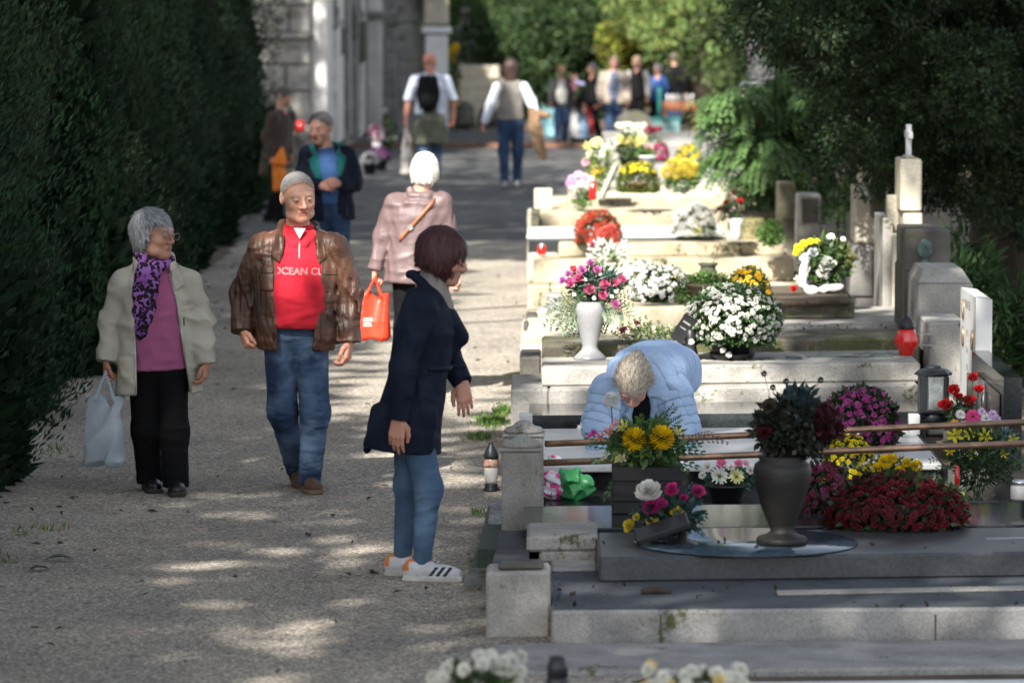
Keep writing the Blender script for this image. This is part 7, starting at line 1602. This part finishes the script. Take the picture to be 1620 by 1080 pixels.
def teal_man():
    g = Fig(522, 497, 188, 'grey-haired man in navy jacket with teal collar standing with clasped hands', h=.009)
    g.hi = True
    g.j(head=(508, 202, 0), neck=(516, 232, .03), pel=(520, 322, .03), sha=(488, 246, .03), shb=(549, 246, .03), ela=(480, 290, .0), elb=(562, 290, .0), wra=(508, 292, -.16), wrb=(541, 288, -.16),
        hipa=(505, 330, 0), hipb=(537, 330, 0), kna=(506, 410, 0), knb=(538, 410, -.04), ana=(506, 485, .05), anb=(540, 485, -.02))
    g.torso(8)
    addhand(g, 'wra', (1, -.2, -.1), (0, -.2, 1), (0, 1, -.2), curl=.7); addhand(g, 'wrb', (-1, -.3, -.1), (0, -.2, 1), (0, 1, -.2), curl=.9)
    g.head(-25, 12, 0, skin=(.36, .2, .15), stub=.2, browc=(.1, .08, .07), hs=1.12)
    g.hair((.10, .095, .095), hr_short(.004, -.055, .006), stre=.001, strands=(900, .025), flow=(0, -.4, -.6))
    g.legs(JEAN, (.1, .078, .066), seat=(.16, .12, .13))
    L = g.L
    g.top('shirt', cloth('blue_shirt', (.03, .08, .2), .8), [(0, 0, -.02, .15, .13), (.2, 0, -.02, .155, .14), (.38, 0, 0, .14, .12), (L, 0, 0, .065, .065)], fold=.004)
    op = [(-.3, -.05, .06), (.0, -.055, .065), (.2, -.06, .075), (.4, -.075, .08), (L+.1, -.07, .07)]
    jk = g.top('jacket', NAVY, [(-.14, 0, 0, .22, .15), (0, 0, 0, .215, .155), (.2, 0, 0, .21, .15), (.36, 0, 0, .19, .12), (L-.01, 0, .01, .08, .07)], arms=g.arms((.085, .075, .058)), opening=op, fold=.009, fsd=51, sh_r=.07)
    tq = cloth('teal_cloth', (.006, .10, .10), .8)
    patch(g, g.last, 'lapel', tq, jk, [(-.058, .10), (-.066, .10), (-.165, L-.10), (-.075, L-.02)], .006); patch(g, g.last, 'lapel', tq, jk, [(.078, .17), (.084, .17), (.165, L-.09), (.075, L-.02)], .006)
    f = U(.012, *[g.tl(U(.02, rc((s_*.10, -.09, L-.06), (s_*.12, -.0, L+.0), .022, .03), rc((s_*.12, -.0, L+.0), (s_*.04, .09, L+.02), .03, .03))) for s_ in (1, -1)])
    c = g.J['neck']; solid('collar', f, c-np.array((.2, .25, .45)), c+np.array((.2, .2, .12)), .008, tq, jk)
    g.shoe('ana', 0, BLACKC, DSOLE); g.shoe('anb', 5, BLACKC, DSOLE)
def walker(fx, fy, hpx, label, yaw, top, legs, hair=None, hstyle=None, W=1., lean=0, hyaw=None, arms=None, hem=-.1, legc=None, inner=None, h=.014, skin=(.42, .25, .18), stride=.12, shoe=None, hpitch=0, sleeve=None, armr=(.075, .062, .05), detail=False, flare=1., gz=0.):
    """person seen far off: hpx is the height in photo pixels; arms: (elbow_a, wrist_a, elbow_b, wrist_b) as (x, z, y) fractions of the height"""
    g = Fig(fx, fy, 1, label, hi=False, h=h, gz=gz); H = hpx/g.s; k = H/1.7; g.H = H
    v = lambda x, z, y=0: np.array((x*k, y*k, z*k))
    yv = rad(yaw); lat = np.array((math.cos(yv), math.sin(yv), 0)); fw = np.array((math.sin(yv), -math.cos(yv), 0))
    B = lambda l, z, f=0: (lat*l+fw*f)*k+np.array((0, 0, z*k))
    J = g.J; J['pel'] = B(0, .90); J['neck'] = B(0, 1.42, lean); J['head'] = B(0, 1.575, lean+.03)
    J['sha'] = B(-.185*W, 1.33, lean); J['shb'] = B(.185*W, 1.33, lean)
    ar = arms or ((-.24, 1.08, .0), (-.25, .84, .05), (.24, 1.08, .0), (.25, .84, .05))
    J['ela'], J['wra'], J['elb'], J['wrb'] = [B(*a) for a in ar]
    J['hipa'] = B(-.085, .87); J['hipb'] = B(.085, .87); J['kna'] = B(-.09, .48, stride*.7); J['knb'] = B(.09, .48, -stride*.2)
    J['ana'] = B(-.08, .085, stride); J['anb'] = B(.08, .085, -stride*1.2)
    g.torso(yaw)
    for a in 'ab':
        d = J['wr'+a]-J['el'+a]; addhand(g, 'wr'+a, d, fw, lat*(1 if a == 'a' else -1), curl=1., sc_=k)
    g.head(yaw if hyaw is None else hyaw, hpitch, 0, skin=skin, hs=1.06*k, detail=detail)
    if hair: g.hair(hair, hstyle or hr_short(-.02, -.05, .006), h=.009, stre=.003)
    g.legs(legs, (.1*k, .075*k, .058*k), .02, seat=(.155*k*W, .12*k, .13*k), fold=.004)
    L = g.L; q = k
    if inner:
        g.top('shirt', inner, [(-.02, 0, -.02*q, .14*q, .125*q), (.2*q, 0, -.02*q, .15*q, .135*q), (.38*q, 0, 0, .14*q, .12*q), (L, 0, 0, .065*q, .065*q)], fold=.003)
    op = [(-1, -.06*q, .06*q), (.25*q, -.06*q, .06*q), (L+.2, -.06*q, .06*q)] if inner else None
    secs = [(hem*q, 0, 0, .19*W*q*flare, .14*q*flare), (0, 0, 0, .18*W*q*(1+flare)/2, .14*q), (.2*q, 0, 0, .175*W*q, .13*q), (.37*q, 0, 0, .175*W*q, .12*q), (L-.01, 0, .01, .075*q, .07*q)]
    A_ = g.arms(tuple(x*q for x in armr)) if sleeve is None else None
    g.top('jacket' if inner else 'top', top, secs, arms=A_ if A_ else [el(tuple(J['sha']), (.05, .05, .05)), el(tuple(J['shb']), (.05, .05, .05))], opening=op, fold=.006, sh_r=.062*q)
    if sleeve:
        full, m = sleeve
        ex = g.arms(tuple(x*q for x in armr))
        if not full: ex = [INT(.01, e, lambda P, a=a: (.72*np.linalg.norm(P-J['el'+a], axis=1)*0+(J['el'+a][2]-.02-P[:, 2]))) for e, a in zip(ex, 'ab')]
        for e, a in zip(ex, 'ab'):
            lo, hi = g.box(['sh'+a, 'el'+a, 'wr'+a], .12); solid('sleeve', e, lo, hi, h, m, g.root)
    sm = shoe or BLACKC
    g.shoe('ana', yaw, sm, DSOLE, L=.26*k); g.shoe('anb', yaw, sm, DSOLE, L=.26*k)
    return g
def bagpx(label, cat, x0, x1, y0, y1, hx, hy, Y, mat, depth=.06, **k):
    """bag given by its box in photo pixels at distance Y, hung from the hand at (hx, hy)"""
    s = F/Y; gy = -12+CAMH*s
    return bag(label, cat, hx, gy, s, 0, (hx, hy), (x1-x0)*.8, x1-x0, y0, y1, (x0+x1)/2, mat, depth=depth, **k)
def far_people():
    D = cloth
    # brown coat by the mausoleum, half behind the last cypress
    g = walker(436, 352, 214, 'person in long brown coat beside the stone tomb holding an orange bag', 60, D('brown_cloth', (.06, .042, .034)), BLACKC, (.05, .04, .03), hpitch=25, lean=.1, hem=-.32, W=1.05,
               arms=((-.2, 1.08, .0), (-.18, .84, .05), (.2, 1.08, .05), (.17, .86, .1)))
    bagpx('orange cloth bag hanging from the hand of the person in brown coat', 'bag', 431, 454, 255, 303, 447, 236, g.y0-.35, pm('orange_cloth', (.75, .20, .02), rough=.8), handle_r=.02)
    # man with backpack
    g = walker(681, 284, 200, 'bald man in white shirt seen from behind with jacket tied round his waist', 182, D('white_cloth', (.55, .6, .72)), JEAN2, None, W=1.12, stride=.08, hem=-.02, h=.012, hyaw=150, skin=(.45, .2, .15),
               sleeve=(False, D('white_cloth', None)), arms=((-.30, 1.08, 0), (-.31, .83, .06), (.29, 1.08, 0), (.33, .83, .03)))
    k = g.H/1.7
    ex = g.arms((.045*k, .042*k, .036*k))
    for e, a in zip(ex, 'ab'):
        lo, hi = g.box(['sh'+a, 'el'+a, 'wr'+a], .1); sk = solid('forearm', e, lo, hi, .014, SKIN, g.body, lambda P: np.ones((len(P), 3))*np.array((.45, .22, .16)))
    f = g.tl(loft([(-.42*k, 0, .0, .25*k, .17*k), (-.2*k, 0, 0, .215*k, .17*k), (.06*k, 0, 0, .175*k, .145*k), (.1*k, 0, 0, .17*k, .14*k)]))
    c = g.J['pel']; solid('tied_jacket', DISP(f, wr(4, 16, .012, (2, 2, .3))), c-np.array((.4, .3, .55)), c+np.array((.4, .3, .2)), .014, D('khaki_cloth', (.11, .115, .085)), g.root)
    p = Vector(tuple(g.tp(.03*k, .2*k, .26*k))); R_ = g.R
    bk = solid('backpack', U(.03, el((0, 0, 0), (.16*k, .1*k, .25*k)), el((0, .05, -.1*k), (.12*k, .08*k, .12*k))), (-.25, -.2, -.35), (.25, .25, .35), .012, BLACKC, None)
    bk.location = g.root.location+p; bk.rotation_euler = Matrix(R_.tolist()).to_euler(); tag(bk, 'black backpack on the back of the bald man in white shirt', 'backpack')
    st = MB()
    for sx in (1, -1): st.tube([(sx*.1*k, -.06, -.2*k), (sx*.13*k, -.1, .05*k), (sx*.11*k, -.13, .2*k), (sx*.07*k, -.05, .24*k)], .022*k, 6)
    st.build('strap', BLACKC, bk, True)
    bagpx('white canvas bag swinging from the left hand of the man with the backpack', 'bag', 634, 655, 232, 276, 644, 190, g.y0, pm('canvas_cloth', (.5, .46, .43), rough=.9), handle_r=.012)
    # woman with white sleeves
    g = walker(808, 297, 203, 'long-haired woman in grey knit vest over white sleeves walking away', 180, D('grey_knit', (.2, .185, .165)), JEAN, (.04, .018, .013), (lambda b_: U(.03, b_, el((0, .05, -.1), (.075, .06, .13))))(hr_bob(-.02, .03, -.2, .012, taper=.0, side=1.1, nape=.1)), W=.92, hem=.02, h=.012, stride=.1,
               sleeve=(True, D('white_blouse', (.62, .66, .75))), arms=((-.27, 1.14, 0), (-.33, .99, -.1), (.26, 1.1, 0), (.35, .86, .0)), armr=(.07, .068, .05), shoe=D('grey_shoe', (.35, .35, .36)))
    k = g.H/1.7; c = g.J['pel']; p = g.J['wra']
    solid('carried_coat', DISP(U(.04, rc(tuple(p+np.array((-.05, 0, .05))), tuple(p+np.array((.0, 0, -.22))), .05, .09), rc(tuple(p+np.array((.0, 0, -.2))), tuple(p+np.array((.1, 0, -.6))), .09, .055), rc(tuple(p), tuple(p+np.array((.16, -.03, -.04))), .05, .05)), wr(6, 22, .012)), p-np.array((.3, .3, .8)), p+np.array((.4, .3, .3)), .014, D('camel_cloth', (.2, .125, .07)), g.root)
    # group at the far crossing
    g = walker(888, 228, 124, 'woman in dark cardigan and pale checked shirt carrying bags and flowers', 5, D('charcoal_cloth', (.03, .03, .033)), JEAN, (.28, .13, .06), inner=D('check_cloth', (.42, .42, .38)), h=.016, arms=((-.22, 1.1, 0), (-.24, .9, .05), (.25, 1.08, .05), (.27, 1.02, .25)))
    bagpx('pale turquoise carrier bag full of flowers beside the woman in checked shirt', 'bag', 852, 877, 172, 217, 857, 165, g.y0-.5, pm('turquoise_plastic', (.35, .68, .75), rough=.4), seed=3)
    bagpx('white carrier bag held beside the dark-jacketed walker at the far crossing', 'bag', 899, 917, 180, 219, 907, 172, g.y0-.2, pm('white_plastic', (.6, .58, .58), rough=.4), seed=4)
    bagpx('blue-grey carrier bag held between the white and the red bag', 'bag', 912, 932, 184, 220, 914, 176, g.y0-.1, pm('blue_plastic', (.2, .32, .45), rough=.4), seed=5)
    bagpx('red carrier bag held by the man in the dark jacket at the far crossing', 'bag', 925, 941, 180, 214, 930, 170, g.y0+.3, pm('red_plastic', (.6, .05, .05), rough=.4), seed=6)
    bouquet_far(g, 913, 137, g.y0-.35)
    g2 = walker(908, 224, 108, 'person half hidden behind the woman in checked shirt', 20, BLACKC, BLACKC, (.25, .14, .08), h=.02, skin=(.6, .36, .28), gz=0)
    walker(938, 226, 126, 'short-haired person in black jacket beside the man in tan jacket', -60, BLACKC, BLACKC, (.12, .12, .12), h=.018, W=.9)
    walker(971, 231, 142, 'bald man in tan jacket and striped jumper walking towards the graves', 0, D('tan_cloth', (.33, .28, .235)), JEAN, None, inner=stripes(), h=.014, W=1.12, flare=1.12, skin=(.52, .3, .24), arms=((-.27, 1.1, 0), (-.27, .86, .1), (.27, 1.1, 0), (.27, .86, .1)))
    walker(1008, 214, 124, 'blonde woman in black vest with pale sleeves at the far crossing', -15, BLACKC, BLACKC, (.36, .26, .15), hr_bob(-.03, .03, -.12, .014, side=1.1), h=.016, sleeve=(True, D('pale_cloth', (.45, .43, .4))), W=.95)
    walker(1041, 212, 110, 'grey-haired person in blue top behind the man in black coat', -40, D('blue_cloth', (.03, .09, .28)), BLACKC, (.4, .38, .38), h=.018)
    walker(1066, 206, 122, 'man in long black coat standing with his back turned near the far cypress', 178, BLACKC, JEAN, (.1, .08, .06), h=.016, W=1.2, hem=-.3)
def stripes():
    m = pm('striped_knit', (.05, .07, .13), (.045, .06, .12), rough=.9)
    if m.get('done'): return m
    m['done'] = 1; nt = m.node_tree; L = nt.links.new; b = nt.nodes['Principled BSDF']; base = b.inputs['Base Color'].links[0].from_socket
    tc = NN(nt, 'ShaderNodeTexCoord'); wv = NN(nt, 'ShaderNodeTexWave', bands_direction='Z'); wv.inputs['Scale'].default_value = 5; L(tc.outputs['Object'], wv.inputs[0])
    cr = NN(nt, 'ShaderNodeValToRGB'); e = cr.color_ramp.elements; e[0].position = .8; e[0].color = (0, 0, 0, 1); e[1].position = .85; e[1].color = (.2, .2, .22, 1)
    L(wv.outputs[0], cr.inputs[0]); ad = NN(nt, 'ShaderNodeVectorMath', operation='ADD'); L(base, ad.inputs[0]); L(cr.outputs[0], ad.inputs[1]); L(ad.outputs[0], b.inputs['Base Color'])
    return m
def bouquet_far(g, px, py, Y):
    p = at(px, py, Y=Y); b = MB(); 
    for i, (dx, dz) in enumerate(((-.09, .03), (0, .08), (.08, .05), (.02, -.03), (-.05, -.05))):
        b.lathe([(.01, -.04), (.05, -.02), (.055, .01), (.02, .03)], (p.x+dx, p.y, p.z+dz), 10, m=(0, 1, 1, 2, 0)[i])
    b.lathe([(.02, -.22), (.07, -.05)], (p.x, p.y, p.z), 8, m=2)
    o = b.build('flower_bunch', [pm('pink_petal', (.7, .25, .35), tl=.2), pm('lilac_petal', (.55, .5, .85), tl=.2), pm('dark_leaf', (.035, .07, .02), tl=.2)], None, True)
    tag(o, 'small bunch of pink and lilac flowers held by the woman in checked shirt', 'bouquet')
def near_bags():
    pl = pm('thin_plastic', (.50, .56, .60), (.42, .48, .53), rough=.3, ns=5, bump=.25, bs=25, spec=.5, tl=.35, fine=.03)
    bag('thin translucent pale grey carrier bag hanging from the hand of the woman in beige jacket', 'bag', 256, 778, 292, -.06, (170, 584), 44, 62, 622, 733, 168, pl, depth=.05, seed=2, amp=.012, skew=-2, h=.006)
    rd = pm('red_orange_plastic', (.80, .075, .03), (.68, .05, .02), rough=.38, ns=5, bump=.2, bs=30, spec=.4, tl=.3, fine=.03)
    o = bag('bright red-orange carrier bag held by the white-haired woman in mauve coat', 'bag', 655, 626, 236, -.06, (594, 436), 38, 54, 462, 536, 592, rd, depth=.06, seed=7, amp=.012, h=.008, skew=2)
    # small worn print on the lower left of the bag, too small to read
    from mathutils.bvhtree import BVHTree
    m = pm('white_print', (.8, .75, .72), bump=0); p = o.location; me = o.data
    bv = BVHTree.FromPolygons([v.co[:] for v in me.vertices], [tuple(f.vertices) for f in me.polygons]); b = MB(); r = random.Random(4)
    for py in (510, 513.5, 517.5, 521.5):
        px = 571.
        while px < 584:
            wpx = r.uniform(.8, 2.2); V = []
            for dx, dy in ((0, 1.1), (wpx, 1.1), (wpx, -1.1*r.uniform(.3, 1)), (0, -1.1)):
                q = at(px+dx, py+dy, Y=p.y-.4)-p; hit = bv.ray_cast(q, Vector((0, 1, 0)))
                if hit[0] is None: break
                V.append(hit[0]+Vector((0, -.003, 0)))
            if len(V) == 4: b.add(V, [(0, 1, 2, 3)])
            px += wpx+r.uniform(.5, 1)
    b.build('printed_mark', m, o)
shade_canopy(); hedge_trees(); other_trees(); graves(); headstones(); mausoleums()
if 'flowers' in globals(): flowers(); props()
old_woman(); brown_man(); navy_woman(); pink_woman(); blue_woman(); teal_man(); far_people(); near_bags()
